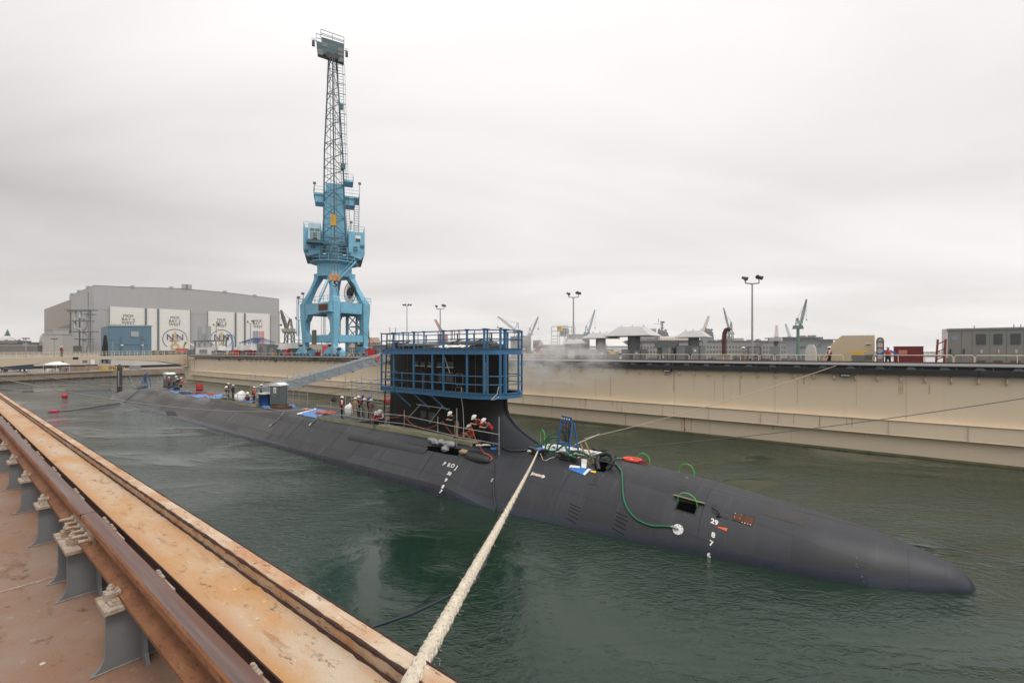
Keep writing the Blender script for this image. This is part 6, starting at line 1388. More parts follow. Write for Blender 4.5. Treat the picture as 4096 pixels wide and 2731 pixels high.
# railings along the dock edge
rcm = mat('rail_cream', (.62, .55, .42), .6, var=0)
runs = [(775, 955, 'left of the red box'), (985, 1107, 'in front of the grey generator box'), (1118, 1188, 'just left of the blue crane'), (1380, 1440, 'just right of the blue crane'), (2000, 2230, 'inside the steam'), (2236, 2424, 'before the scaffold steps'), (2486, 2640, 'before the largest vent'), (2640, 2756, 'before the control stand'), (2765, 3034, 'before the exhaust pipe'), (3040, 3095, 'before the valve frame'), (3101, 3373, 'before the white tank'), (3492, 3812, 'before the red locker'), (3817, 3897, 'short gate piece at the container'), (3902, 4250, 'before the louvred container')]
for i, (pa, pb, wh) in enumerate(runs):
    o_ = .75; x0, x1 = D(pa, o_), D(pb, o_); t = T('guard_rail', 'cream tubular guard rail on the dock edge %s' % wh, 'guard rail', DOCK, (x0, o_, DD), group='cream guard rails along the dock edge'); Lr = x1 - x0; n_ = max(1, round(Lr / 1.6)); top = 1.12
    b = MB(); b.tube([(0, 0, 0), (0, 0, top - .12), (.08, 0, top), (Lr - .08, 0, top), (Lr, 0, top - .12), (Lr, 0, 0)], .032, 6); b.tube([(0, 0, top * .5), (Lr, 0, top * .5)], .025, 5) if pa < 2000 else None; b.build('top_rail', rcm, t)
    for q in range(1, n_): MB().tube([(Lr * q / n_, 0, 0), (Lr * q / n_, 0, top)], .03, 5).build('post', rcm, t)
t = T('back_rail', 'low brown rail along the far side of the dock deck', 'rail', DOCK, (0, 8.2, DD)); b = MB(); b.box(-15, 70, 0, .2, 0, .35); b.build('rail', rust, t)
# clutter along the left half of the dock
def dbox(name, label, cat, pa, pb, yt, off, m, dep=1.6, roof=None, hood=False):
    t, w_, z, x = dthing(name, label, cat, pa, pb, off); h_ = z(yt); w_ = max(.3, w_ - dep * .5)
    if hood:
        b = MB(); b.box(-w_ * .36, w_ * .36, 0, dep, 0, h_ * .55); b.build('base_box', m, t); b = MB(); b.add([(-w_ / 2, -.3, h_ * .6), (w_ / 2, -.3, h_ * .6), (w_ / 2, dep + .3, h_ * .6), (-w_ / 2, dep + .3, h_ * .6), (-w_ * .3, .2, h_), (w_ * .3, .2, h_), (w_ * .3, dep - .2, h_), (-w_ * .3, dep - .2, h_)], [(0, 1, 5, 4), (1, 2, 6, 5), (2, 3, 7, 6), (3, 0, 4, 7), (4, 5, 6, 7), (3, 2, 1, 0)]); b.build('hood', hood_grey, t)
    else:
        MB().box(-w_ / 2, w_ / 2, 0, dep, 0, h_).build('body', m, t); b = MB(); b.box(-w_ / 2 - .05, w_ / 2 + .05, -.05, dep + .05, h_ + .003, h_ + .1); b.build('lid', roof or m, t); MB().box(-w_ * .3, w_ * .1, -.02, -.002, h_ * .3, h_ * .8).build('panel', mid_grey if m is not mid_grey else grey_paint, t)
    return t
dbox('wrapped_pallet', 'white wrapped load beside the hinge gear', 'pallet', 778, 868, 1390, 4, white, 3)
dbox('hooded_vent', 'pale hooded vent right of the white wrapped load', 'vent', 838, 880, 1383, 3, mid_grey, 2, hood=True)
dbox('red_bin', 'narrow red bin on the dock left of the grey vents', 'bin', 926, 939, 1401, 2, red, 1)
dbox('hooded_vent', 'grey hooded vent behind the red bin', 'vent', 935, 970, 1380, 3.4, mid_grey, 2, hood=True)
dbox('hooded_vent', 'grey hooded vent under the blue canopy', 'vent', 970, 1010, 1378, 3.4, mid_grey, 2, hood=True)
dbox('brown_bin', 'dark brown bin left of the large grey generator box', 'bin', 975, 998, 1402, 2, dark_red, 1.4)
dbox('generator_box', 'large grey generator box with three vent slots', 'generator', 1022, 1072, 1377, 3, mid_grey, 2.4, mid_grey)
dbox('plant_box', 'grey plant box with a round opening right of the generator', 'plant box', 1068, 1110, 1381, 3.2, grey_paint, 2.2)
dbox('hooded_vent', 'grey hooded vent right of the generator box', 'vent', 1088, 1126, 1374, 3.6, mid_grey, 2, hood=True)
dbox('hooded_vent', 'grey hooded vent left of the blue crane bogie', 'vent', 1138, 1182, 1373, 3.6, mid_grey, 2, hood=True)
dbox('red_cabinet', 'bright red cabinet left of the blue crane', 'cabinet', 1132, 1152, 1399, 2.0, red, 1.2)
dbox('green_skip', 'dark green skip at the foot of the blue crane', 'skip', 1150, 1186, 1395, 2.6, mat('skip_green', (.03, .07, .04), .6), 1.6)
dbox('red_tray', 'red cabinet between the crane legs', 'cabinet', 1247, 1268, 1410, 1.4, red, .8)
dbox('grey_cabin', 'grey cabin behind the gangway right of the crane', 'cabin', 1480, 1580, 1380, 4, grey_paint, 3, pale_grey)
dbox('red_chest', 'red chest right of the far crane leg', 'chest', 1457, 1482, 1397, 2.4, red, 1)
dbox('grey_cabin', 'grey flat roofed cabin seen through the upper blue railing', 'cabin', 1700, 1830, 1372, 4.5, grey_paint, 3, mid_grey)
for px, lb in ((909, 'left'), (1094, 'right')):
    t, w_, z, x = dthing('small_bollard', 'small yellow topped bollard %s' % ('left of the red bin' if lb == 'left' else 'beside the hooded vents near the crane'), 'bollard', px - 6, px + 6, 1.2); MB().cb(0, 0, 0, .9, .7, .7).build('pedestal', grey_paint, t); MB().prism([(-.35, .702), (.35, .702), (.3, .95), (.55, 1.1), (-.55, 1.1), (-.3, .95)], -.25, .25, 'y').build('horned_head', yellow, t)
t, w_, z, x = dthing('round_hoop', 'large blue lattice hoop standing on the dock before bay two', 'hoop', 888, 948, 5); b = MB(); r_ = 2.9
for rr_, yy in ((r_, -.4), (r_, .4), (r_ * .86, 0)): b.tube([(rr_ * math.cos(a), yy, r_ + .1 + rr_ * math.sin(a)) for a in [R(-35 + i * 10) for i in range(26)]], .09, 5)
for i in range(26): a = R(-35 + i * 10); b.tube([(r_ * math.cos(a), -.4, r_ + .1 + r_ * math.sin(a)), (r_ * .86 * math.cos(a + .09), 0, r_ + .1 + r_ * .86 * math.sin(a + .09)), (r_ * math.cos(a), .4, r_ + .1 + r_ * math.sin(a))], .04, 4)
b.build('hoop_frame', blue_steel, t)
t, w_, z, x = dthing('blue_canopy', 'blue steel frame canopy in front of the flag', 'canopy', 980, 1080, 6); hw = w_ / 2 * .8; z0_, z1_ = z(1371), z(1352); b = MB()
for i in range(12): f = i / 11; b.bar((-hw + 2 * hw * f, -2, z0_), (-hw * .5 + hw * f, 0, z1_), .08); b.bar((-hw + 2 * hw * f, 2, z0_), (-hw * .5 + hw * f, 0, z1_), .08)
for q in (0, .33, .66): b.bar((-hw + q * hw * .5, -2 + 2 * q, z0_ + (z1_ - z0_) * q), (hw - q * hw * .5, -2 + 2 * q, z0_ + (z1_ - z0_) * q), .09)
b.bar((-hw * .5, 0, z1_), (hw * .5, 0, z1_), .12); b.build('roof_frame', mat('canopy_blue', (.03, .09, .25), .6), t)
for q in (-.9, 0, .9): MB().bar((q * hw, -1.9, 0), (q * hw, -1.9, z0_), .1).build('leg', MC['canopy_blue'], t)
t, w_, z, x = dthing('cooling_frame', 'dark open steel frame with silver chimneys before the hall', 'plant', 773, 872, 9); hw = w_ / 2 * .85; h_ = z(1361); b = MB()
for q in (-1, -.33, .33, 1): b.bar((q * hw, 0, 0), (q * hw, 0, h_), .3)
b.box(-hw * 1.05, hw * 1.05, -.5, 2, h_ - .3, h_); b.box(-hw, hw, -.5, 2, h_ * .45, h_ * .5); b.build('frame', grey_paint, t)
for q, yt in ((-.72, 1304), (-.25, 1334), (.12, 1305)): MB().cb(q * hw, .6, h_, 1.1, 1, z(yt) - h_).build('chimney', galv, t)
b = MB()
for q in (-.6, -.1, .5): b.cb(q * hw, -.2, h_ * .5, 1.4, .8, h_ * .35)
b.build('machine_box', pale_grey, t)
# small red boom lift behind the bridge
p = atY(728, 1394, 160); t = T('boom_lift', 'red cherry picker with a raised cream arm behind the bridge', 'lift', W_, (p.x, 160, 2)); MB().cb(0, 0, 5.6, 3.2, 2, 1.2).build('basket', mat('lift_red', (.45, .1, .06), .6), t); MB().tube([(.5, 0, 6.8), (1.2, 0, 9.3), (6.2, 0, 6.6), (6.2, 0, 2)], .3, 6).build('arm', cream, t)
# light masts
def mast(px, yt, yb, Y, label, r=.12, kind=2):
    p = atY(px, yt, Y); z0_ = DK if Y < 140 else 2; t = T('light_mast', label, 'light mast', W_, (p.x, Y, z0_), group='floodlight masts'); h_ = p.z - z0_
    sc_ = 1.1
    MB().tube([(0, 0, 0), (0, 0, h_ * .55), (0, 0, h_)], [r * 1.25, r, r * .8], 8).build('pole', galv, t); b = MB()
    if kind == 2: b.tube([(-.62 * sc_, 0, h_ + .4 * sc_), (-.55 * sc_, 0, h_ + .05 * sc_), (0, 0, h_), (.55 * sc_, 0, h_ + .05 * sc_), (.55 * sc_, 0, h_ + .45 * sc_)], .05 * sc_, 6)
    else: b.bar((-.8 * sc_, 0, h_), (.8 * sc_, 0, h_), .07 * sc_); b.bar((0, -.5 * sc_, h_), (0, .5 * sc_, h_), .07 * sc_)
    cr_ = b.build('crossarm', grey_paint, t)
    for i, (x_, z_, a) in enumerate(((-.62, .45, .5), (.45, .6, -.4), (.62, .52, .6)) if kind == 2 else ((-.75, .15, .4), (.75, .15, -.4), (-.3, .2, 0), (.3, .2, 0))):
        b = MB(); d = Vector((math.sin(a), -.6, math.cos(a) * .2 - .5)).normalized() * .22 * sc_; c = Vector((x_ * sc_, 0, h_ + z_ * sc_)); b.tube([c - d, c + d], [.10 * sc_, .17 * sc_], 8); b.build('floodlight', mat('lamp_dark', (.06, .065, .07), .5), cr_)
mast(3009, 1135, 1437, 41, 'tallest floodlight mast standing right of the brown exhaust pipe', .085)
mast(2294, 1190, 1437, 58, 'floodlight mast standing behind the small hooded vent', .10)
mast(1761, 1236, 1400, 75, 'floodlight mast rising left of centre over the blue platform', .11)
mast(1628, 1222, 1400, 95, 'thin floodlight mast just right of the blue crane', .09, 3)
mast(865, 1305, 1400, 118, 'floodlight mast before bay two lettering', .12); mast(1002, 1294, 1400, 108, 'floodlight mast before the bay one door', .12); mast(1196, 1280, 1400, 95, 'floodlight mast at the left leg of the blue crane', .11)
p = 0
mast(1116, 1250, 1400, 260, 'dark high mast at the right corner of the big hall', .5, 3)
mast(1286, 1215, 1400, 170, 'thin mast seen between the blue crane legs', .12, 3)
# slew the crane's upper works so the jib faces the camera side of the dock
sl_ = math.atan2(.363, .932) - CF.a
for o in list(sc.objects):
    if o.parent == k or o.name == 'x':
        n0 = o.name.split('.')[0]
        if n0 in ('collar', 'slewing_column', 'machinery_house', 'driver_cab', 'cab_base', 'tower', 'tower_platform', 'upper_platform', 'ladder', 'jib', 'jib_head', 'jib_ladder', 'hoist_rope', 'counterweight', 'hook_block', 'stairway') or (n0 == 'lamp' and o.data.vertices[0].co.z > 25): o.rotation_euler.z = sl_
# ================= blue work platform round the tower (SUB frame)
bp = T('tower_platform', 'blue steel two level work platform wrapped round the black tower', 'work platform', SUB)
YN, XA, XN = 1.95, -8.6, -.35
def out(y0, off=0, n=14):
    r = y0 + off; return [(XA - off, -r)] + [(XN + r * math.sin(a), -r * math.cos(a)) for a in [math.pi * i / n for i in range(n + 1)]] + [(XA - off, r)]
def fasc(z0, z1, name):
    b = MB()
    for off, a, c, th in ((0, z0 + .03, z1 - .03, .03), (.06, z0, z0 + .03, .18), (.06, z1 - .03, z1, .18)):
        o1, o2 = out(YN, off), out(YN, off - th); n_ = len(o1); vs = [(x, y, z) for z in (a, c) for x, y in o1] + [(x, y, z) for z in (a, c) for x, y in o2]
        for i in range(n_): j = (i + 1) % n_; b.add([vs[i], vs[j], vs[j + n_], vs[i + n_], vs[i + 2 * n_], vs[j + 2 * n_], vs[j + 3 * n_], vs[i + 3 * n_]], [(0, 1, 2, 3), (5, 4, 7, 6), (3, 2, 6, 7), (1, 0, 4, 5)])
    g = b.build(name, blue_steel, bp)
    b = MB(); n1 = 15; o1 = out(YN, -.05); zf = z1 - .02
    inn = [(XA + .06, -1.26)] + [(min(x, XN + .9 * YN), max(-1.26, min(1.26, y * .64))) for x, y in o1[1:-1]] + [(XA + .06, 1.26)]
    inn = [(-8.5, -1.26)] + [(.95 + .35 * math.sin(a) if True else 0, -1.26 * math.cos(a)) for a in [math.pi * i / 14 for i in range(15)]] + [(-8.5, 1.26)]
    n_ = len(o1); b.add([(x, y, zf) for x, y in o1] + [(x, y, zf) for x, y in inn], [(i, i + 1, i + 1 + n_, i + n_) for i in range(n_ - 1)]); b.build('walkway_grating', mat('walk_dark', (.05, .065, .08), .7, var=.4, vs=4), g)
    return g
Z1, Z2 = (4.95, 5.25), (7.45, 7.80)
g1 = fasc(*Z1, 'lower_girder'); g2 = fasc(*Z2, 'upper_girder')
def post(x, y, z0, z1, w_, cap=False, nm='post'):
    b = MB(); b.cb(x, y, z0, w_, w_ * .9, z1 - z0)
    if cap: b.cb(x, y, z1 + .002, w_ * 2.4, w_ * 2.4, .025)
    b.build(nm, blue_steel, bp)
xp = lambda px: SUB.at(px, -YN)[0]
up = [1526, 1575, 1613, 1656, 1696, 1774, 1868, 1937, 2002]; lo = [1655, 1730, 1774, 1868, 1936, 2001]
for i, px in enumerate(up): post(xp(px), -YN, 7.8, 8.86, .10 if i % 2 or px > 1750 else .07, True)
for px in lo: post(xp(px), -YN, 5.25, 7.45, .10)
for px in (1526, 1575): post(xp(px), -YN, 5.0, 7.45, .10)
for px in (1608, 1692): post(xp(px), -YN, 5.25, 6.3, .05)
for px in (1596, 1634, 1672, 1752, 1898): post(xp(px), -YN, 7.8, 8.84, .04)
for a in (38, 68, 100, 140):
    x, y = XN + YN * math.sin(R(a)), -YN * math.cos(R(a)); w_ = .15 if a == 68 else .09; post(x, y, 5.25, 7.45, w_); post(x, y, 7.8, 8.86, w_, a in (38, 68))
for x in (-8.6, -7, -5.2, -3.6, -2, -.6): post(x, YN, 7.8, 8.84, .08, True); post(x, YN, 5.25, 7.45, .09)
for z in (8.33, 8.83):
    b = MB(); b.tube([(x, y, z) for x, y in out(YN)] + [(XA, -YN, z)], .035, 6); b.build('handrail', blue_steel, bp)
for z in (5.75, 6.22):
    b = MB(); b.tube([(x, y, z) for x, y in out(YN)] + [(XA, -YN, z)], .032, 6); b.build('handrail', blue_steel, bp)
for x in (-5.3, -3.6, -7.2):
    b = MB(); b.bar((x, -YN + .1, 4.94), (x + .75, -1.15, 4.0), .06, .1); b.cb(x, -YN + .05, 4.90, .2, .12, .045); b.build('brace', blue_steel, bp)
b = MB()
for px in (1808, 1813, 1822, 1836, 1842): x = xp(px); b.bar((x, -YN - .07, 8.28), (x, -YN - .07, 8.88), .028)
for px in (1955, 1961, 1970): x = SUB.at(px, YN)[0]; b.bar((x, YN - .07, 8.28), (x, YN - .07, 8.88), .028)
b.build('gate_hinge', rust, bp)
def sheetmesh(pts, m, name, label, cat, wob=.04, n=10, seed=1):
    """crumpled sheet between four SUB points"""
    rr = random.Random(seed); b = MB(); vs = []
    for j in range(n + 1):
        for i in range(n + 1):
            u, v_ = i / n, j / n; p = (pts[0].lerp(pts[1], u)).lerp(pts[3].lerp(pts[2], u), v_); q = noise.noise(Vector((p.x * 2.3, p.y * 2.3, seed))) ; vs.append(p + Vector((noise.noise(Vector((u * 3, v_ * 3, seed + 5))) * wob * 2.5, noise.noise(Vector((u * 3, v_ * 3, seed + 9))) * wob * 2.5, abs(q) * wob * 2 + .015)))
    k_ = n + 1; b.add(vs, [(j * k_ + i, j * k_ + i + 1, (j + 1) * k_ + i + 1, (j + 1) * k_ + i) for j in range(n) for i in range(n)], True)
    return one(b, name, m, label, cat, SUB)
V = Vector
def hs_(px, py, up=.02): p = S(px, py); return V((p.x, p.y, max(p.z, hullz(p.x, p.y)) + up))
for (a, c, s_, lb) in ((1735, 1772, 3, 'crumpled white sheet on the upper platform edge, left piece'), (1776, 1826, 4, 'crumpled white sheet on the upper platform edge, middle piece'), (1826, 1866, 5, 'crumpled white sheet on the upper platform edge, right piece')):
    xa, xb = xp(a), xp(c); sheetmesh([V((xa, -1.95, 7.82)), V((xb, -1.95, 7.82)), V((xb, -1.3, 7.98)), V((xa, -1.3, 7.95))], white, 'white_sheet', lb, 'sheet', .07, 8, s_)
# thin line hanging down the tower and knotted rag ropes
one(MB().tube([hh for hh in (V((xp(1745) , -1.3, 7.3)), V((xp(1770), -1.35, 6.3)))], .018, 4), 'dangling_line', tape, 'thin pale line slanting down across the upper tower side', 'line', SUB)
one(MB().tube([V((sx(1851), -1.32, 5.5)), V((sx(1853), -1.35, 4.9)), V((sx(1862), -1.40, 4.2)), V((sx(1870), -1.5, 3.2)), V((sx(1872), -1.6, 2.6))], .016, 4), 'hanging_line', tape, 'white line hanging from the tower door down to the deck', 'line', SUB)
one(MB().tube([V((xp(2000), -2.05, 5.75)), V((xp(1995), -2.08, 5.35)), V((xp(1972), -2.1, 5.02)), V((xp(1985), -2.1, 5.05)), V((xp(2002), -2.08, 5.2))], .02, 5), 'knotted_line', tape, 'white line knotted on the lower blue railing near the front', 'line', SUB)
for px, lb in ((1559, 'leftmost thin whip aerial beside the tower ladder'), (1582, 'second thin whip aerial beside the tower ladder')):
    x = SUB.at(px, .8)[0]; one(MB().tube([V((x, .8, 7.2)), V((x, .8, 8.3)), V((x + .05, .8, 8.7)), V((x, .8, SUB.at(px, .8, 1310)[1]))], .025, 5), 'aerial', grey_paint, lb, 'aerial', SUB)
# ================= scaffold railings along the near deck edge
def scaffold(name_lb, posts, rails, label, toe=None, m=galv, r=.027, kick=True):
    """posts: (px, py of the foot, height); rails: heights"""
    t = T('scaffold_rail', label, 'scaffold rail', SUB, group='scaffold rails on the submarine deck'); ps = []
    for px, py, h_ in posts:
        p = S(px, py); p = V((p.x, p.y, p.z)); ps.append((p, h_)); b = MB(); b.tube([p - V((0, 0, .1)), p + V((0, 0, h_))], r, 6); o = b.build('post', m, t)
        b = MB()
        for z in rails: b.tube([p + V((0, 0, z - .05)), p + V((0, 0, z + .05))], .042, 6)
        b.build('coupler', orange if int(px) % 3 == 0 else m, o)
    for z in rails:
        b = MB(); b.tube([p + V((0, -.03, z)) for p, h_ in ps], r, 6); b.build('rail', m, t)
    if toe:
        for (p, _), (q, _) in zip(ps, ps[1:]): b = MB(); d = q - p; b.bar(p + V((0, .04, toe)) + d * .01, q + V((0, .04, toe)) - d * .01, .05, .26); b.build('toe_board', timber, t)
    return t, ps
scaffold('', [(1269, 1676, 1.25), (1323, 1686, 1.6), (1420, 1702, 1.3), (1494, 1716, 1.35)], (.62, 1.12), 'scaffold guard rail beside the group of men aft of the tower', .14)
scaffold('', [(1494, 1716, 1.35), (1545, 1724, 1.0), (1617, 1732, 1.5), (1751, 1768, 1.5), (1827, 1788, 2.2), (1996, 1822, 2.1)], (.62, 1.15), 'long scaffold guard rail beside the leaning men at the tower', None)
t = T('timber_walkway', 'greenish timber walkway edge along the foot of the tower', 'walkway', SUB)
pa, pb, pc_ = S(1494, 1716), S(1640, 1740), S(1883, 1790)
for p, q in ((pa, pb), (pb, pc_)): b = MB(); b.bar(p + V((0, .1, .12)), q + V((0, .1, .12)), .06, .30); b.build('edge_board', timber, t); b = MB(); d = V((0, .45, 0)); b.bar(p + d + V((0, .1, .22)), q + d + V((0, .1, .22)), .75, .05); b.build('plank', timber, t)
scaffold('', [(840, 1600, 1.1), (863, 1603, 1.1), (909, 1609, 1.2), (950, 1618, 1.0)], (.5, 1.05), 'short scaffold rail beside the seated men near the blue tarps', .12)
scaffold('', [(950, 1620, 1.2), (1003, 1626, 3.2), (1023, 1626, 3.2), (1052, 1618, 3.1)], (.55, 1.1), 'scaffold rail with tall uprights left of the blue tub', .12)
scaffold('', [(818, 1556, 1.4), (882, 1563, 1.4), (950, 1572, 1.4), (1000, 1580, 1.4)], (.5, 1.1), 'scaffold rail on the far deck edge behind the red drum')
scaffold('', [(1150, 1621, 3.0), (1173, 1622, 3.2), (1196, 1623, 3.2), (1230, 1628, 2.8)], (.6, 1.2, 1.8, 2.5), 'tall scaffold frame right of the nearer portable toilet')
scaffold('', [(643, 1558, 2.0), (652, 1556, 2.2)], (.6, 1.2), 'scaffold frame left of the farther portable toilet')
t = T('scaffold_tower', 'open scaffold tower of grey tubes around the standing men aft of the tower', 'scaffold', SUB)
xq = [SUB.at(px, -.3)[0] for px in (1421, 1500)]; xf = [SUB.at(px, 1.8)[0] for px in (1446, 1512, 1540, 1548)]
for x, y, h_ in ((xq[0], -.6, 3.4), (xq[0] - .1, -.1, 3.3), (xq[1], -.6, 3.2), (xf[0], 1.8, 3.5), (xf[1], 1.8, 3.4), (xf[2], 1.8, 3.2), (xf[3], 2.3, 2.8)): MB().tube([(x, y, 2.2), (x, y, 2.2 + h_)], .027, 6).build('upright', galv, t)
for z in (3.2, 3.9, 4.5, 4.95, 5.25):
    b = MB(); b.tube([(xq[0] - .2, -.6, z), (xq[1] + 1.5, -.6, z)], .026, 6); b.build('ledger', galv, t); b = MB(); b.tube([(xf[0] - .2, 1.8, z), (xf[3] + .5, 1.8, z)], .026, 6); b.build('ledger', galv, t)
    if z > 4: b = MB(); b.tube([(xq[0], -.8, z + .06), (xq[0], 2.0, z + .06)], .026, 6); b.tube([(xq[1], -.8, z + .06), (xq[1], 2.0, z + .06)], .026, 6); b.build('transom', galv, t)
x = SUB.at(1382, .4)[0]; MB().tube([(x, .4, 2.2), (x, .4, 5.6)], .027, 6).build('upright', galv, t)
for (x0, z0, x1, z1, lb) in ((1633, 1671, 1682, 1617, 'grey tube strut leaning on the tower side, left one'), (1719, 1691, 1769, 1624, 'grey tube strut leaning on the tower side, right one'), (1667, 1617, 1798, 1636, 'nearly level grey tube clamped under the blue platform')):
    a = V((SUB.at(x0, -1.75)[0], -1.75, SUB.at(x0, -1.75, z0)[1])); c = V((SUB.at(x1, -1.6)[0], -1.6, SUB.at(x1, -1.6, z1)[1])); one(MB().tube([a, c], .03, 6), 'scaffold_tube', galv, lb, 'tube', SUB)
# cowl end: crumpled grey cloth, cable tangle
cl = MB(); rr = random.Random(8)
for i, (px, py) in enumerate(((1724, 1772), (1738, 1778), (1752, 1784), (1766, 1778), (1780, 1786), (1793, 1784), (1805, 1790), (1788, 1798), (1780, 1806))):
    p = hs_(px, py, .14); n_ = 18; vs = []; r_ = rr.uniform(.15, .22)
    for a in range(13):
        for q in range(n_): th = math.pi * a / 12; ph = 6.283 * q / n_; rr_ = r_ * (1 + .5 * noise.noise(V((math.cos(ph) * 2.2 + i, math.sin(ph) * 2.2, th * 2.4)))); vs.append(p + V((math.sin(th) * math.cos(ph) * rr_ * 1.2, math.sin(th) * math.sin(ph) * rr_, math.cos(th) * rr_ * .8)))
    cl.add(vs, [(a * n_ + q, a * n_ + (q + 1) % n_, (a + 1) * n_ + (q + 1) % n_, (a + 1) * n_ + q) for a in range(12) for q in range(n_)], True)
one(cl, 'grey_cloth', mat('cloth_grey', (.30, .305, .31), .9, bump=.6, bs=9), 'crumpled light grey cloth cover stuffed into the deck recess', 'cloth', SUB)
CANVAS = 1
# ================= tarps, taped sheets
def tarp_px(q, m, lb, seed, up=.02, wob=.03, name='tarp'):
    sheetmesh([hs_(*p, up) for p in q], m, name, lb, 'tarp', wob, 10, seed)
tarp_px([(560, 1553), (640, 1546), (642, 1556), (575, 1562)], tarp, 'blue tarp spread on the aft deck beside the farther rack', 1)
tarp_px([(668, 1561), (760, 1566), (790, 1580), (700, 1573)], tarp, 'blue tarp in front of the men at the farther toilet', 2)
tarp_px([(735, 1578), (815, 1570), (845, 1584), (790, 1592)], tarp, 'large blue tarp right of the red drum, left one', 3)
tarp_px([(815, 1582), (895, 1576), (905, 1592), (845, 1600)], tarp, 'blue tarp beside the seated men near the short rail', 4)
tarp_px([(960, 1596), (1010, 1597), (1012, 1613), (968, 1608)], tarp, 'blue tarp beside the white sack', 5)
tarp_px([(1045, 1625), (1175, 1618), (1185, 1630), (1060, 1636)], tarp, 'blue tarp in front of the nearer portable toilet', 6)
tarp_px([(1188, 1658), (1262, 1636), (1330, 1646), (1262, 1674)], tarp, 'pale blue tarp edged with white tape beside the scaffold rail', 7)
patch([(1186, 1656), (1262, 1634), (1266, 1638), (1192, 1660)], tape, 'x', None, .05).name = 'edge_tape'
o = [x for x in sc.objects if x.name == 'edge_tape'][0]; o.location = SUB.w(0, 0); o.rotation_euler.z = SUB.a; tag(o, 'white tape strip along the edge of the pale blue tarp', 'tape')
def taped(q, m, name, lb, up=.02):
    o = patch(q, m, name, None, up); o.location = SUB.w(0, 0); o.rotation_euler.z = SUB.a; tag(o, lb, 'sheet'); return o
tarp_px([(1535, 1701), (1585, 1690), (1625, 1712), (1575, 1716)], tarp_deep, 'blue plastic sheet at the rear foot of the tower', 8)
tarp_px([(1895, 1770), (2000, 1768), (2035, 1782), (1905, 1786)], white, 'white and blue sheet under the feet of the leaning men', 9)
tarp_px([(1958, 1784), (2040, 1781), (1990, 1800), (1965, 1802)], tarp_deep, 'blue plastic corner right of the scaffold end post', 10)
w1 = taped([(2122, 1786), (2187, 1786), (2166, 1812), (2108, 1808)], tape, 'taped_sheet', 'white taped patch with blue centre behind the rope cleat'); patch([(2132, 1790), (2178, 1790), (2164, 1806), (2124, 1802)], tarp_deep, 'blue_centre', w1, .03)
taped([(2283, 1862), (2370, 1880), (2340, 1902), (2275, 1880)], tarp_deep, 'taped_sheet', 'blue plastic sheet taped to the hull below the wooden ladder', .02)
taped([(2281, 1862), (2322, 1868), (2318, 1876), (2277, 1872)], tape, 'tape_strip', 'white tape strip across the left of the blue hull sheet', .03)
taped([(2354, 1876), (2364, 1879), (2340, 1903), (2332, 1900)], tape, 'tape_strip', 'white tape strip down the right edge of the blue hull sheet', .03)
taped([(2326, 1838), (2350, 1840), (2345, 1876), (2326, 1872)], tape, 'tape_strip', 'white tape patch above the blue hull sheet', .025)
taped([(2364, 1882), (2386, 1887), (2382, 1896), (2362, 1890)], yellow, 'yellow_tag', 'small yellow warning tag beside the blue hull sheet', .03)
taped([(2298, 1814), (2320, 1832), (2312, 1836), (2292, 1818)], mat('tag_cream', (.7, .62, .3), .6), 'warning_tag', 'pale yellow warning tag under the valve rack', .05)
# ================= portable toilets
def toilet(px, py, lb, sgn, rz=0):
    p = hs_(px, py, 0); p.y = max(-1.2, min(1.3, p.y)); t = T('portable_toilet', lb, 'portable toilet', SUB, (p.x, p.y, hullz(p.x, p.y)), rz, 'grey portable toilets on the deck')
    g = mat('toilet_grey', (.10, .12, .12), .5, var=.05); MB().cb(0, 0, 0, 1.2, 1.2, .15).build('skid_base', black, t)
    b = MB(); b.box(-.56, .56, -.56, .56, .151, 2.0); b.build('cabin', g, t)
    b = MB(); b.prism([(-.62, 2.001), (.62, 2.001), (.62, 2.1), (.3, 2.24), (0, 2.30), (-.3, 2.24), (-.62, 2.1)], -.62, .62, 'y'); b.build('roof', white, t)
    b = MB(); b.prism([(-.36, .25), (.36, .25), (.36, 1.8), (.2, 1.95), (-.2, 1.95), (-.36, 1.8)], -.60, -.561, 'y'); d = b.build('door', mat('toilet_door', (.13, .15, .15), .5, var=.03), t)
    b = MB(); b.box(-.28, .28, -.62, -.601, .35, .95); b.build('door_panel', g, d); MB().cb(.28, -.63, 1.0, .05, .04, .12).build('handle', black, d)
    b = MB(); b.box(-.14, .16, -.615, -.601, 1.3, 1.85); s_ = b.build('door_sign', white, d); b = MB(); b.prism([(-.10 + .01, 1.60)] + [(.01 + .11 * math.cos(R(a)), 1.62 + .13 * math.sin(R(a))) for a in (0, 30, 60, 90, 120, 150, 180)][::1], -.622, -.616, 'y'); b.build('sign_arch', mat('sign_green', (.2, .5, .12), .6), s_)
    b = MB()
    for i in range(4): b.box(-.1 + i * .055, -.065 + i * .055, -.622, -.616, 1.36, 1.43)
    b.prism([(-.05, 1.50), (.07, 1.50), (.05, 1.58), (.01, 1.61), (-.03, 1.58)], -.622, -.616, 'y'); b.build('sign_mark', black, s_)
    b = MB()
    for i in range(4): b.box(-.575, -.561, -.4 + i * .22, -.3 + i * .22, .3, 1.8)
    b.build('side_rib', mat('toilet_rib', (.08, .1, .1), .5), t)
    return t
toilet(1116, 1622, 'grey portable toilet with a white roof, the nearer one behind the blue tub', 1, R(28))
toilet(677, 1549, 'grey portable toilet with a white roof, the farther one behind three men', 1, R(10))
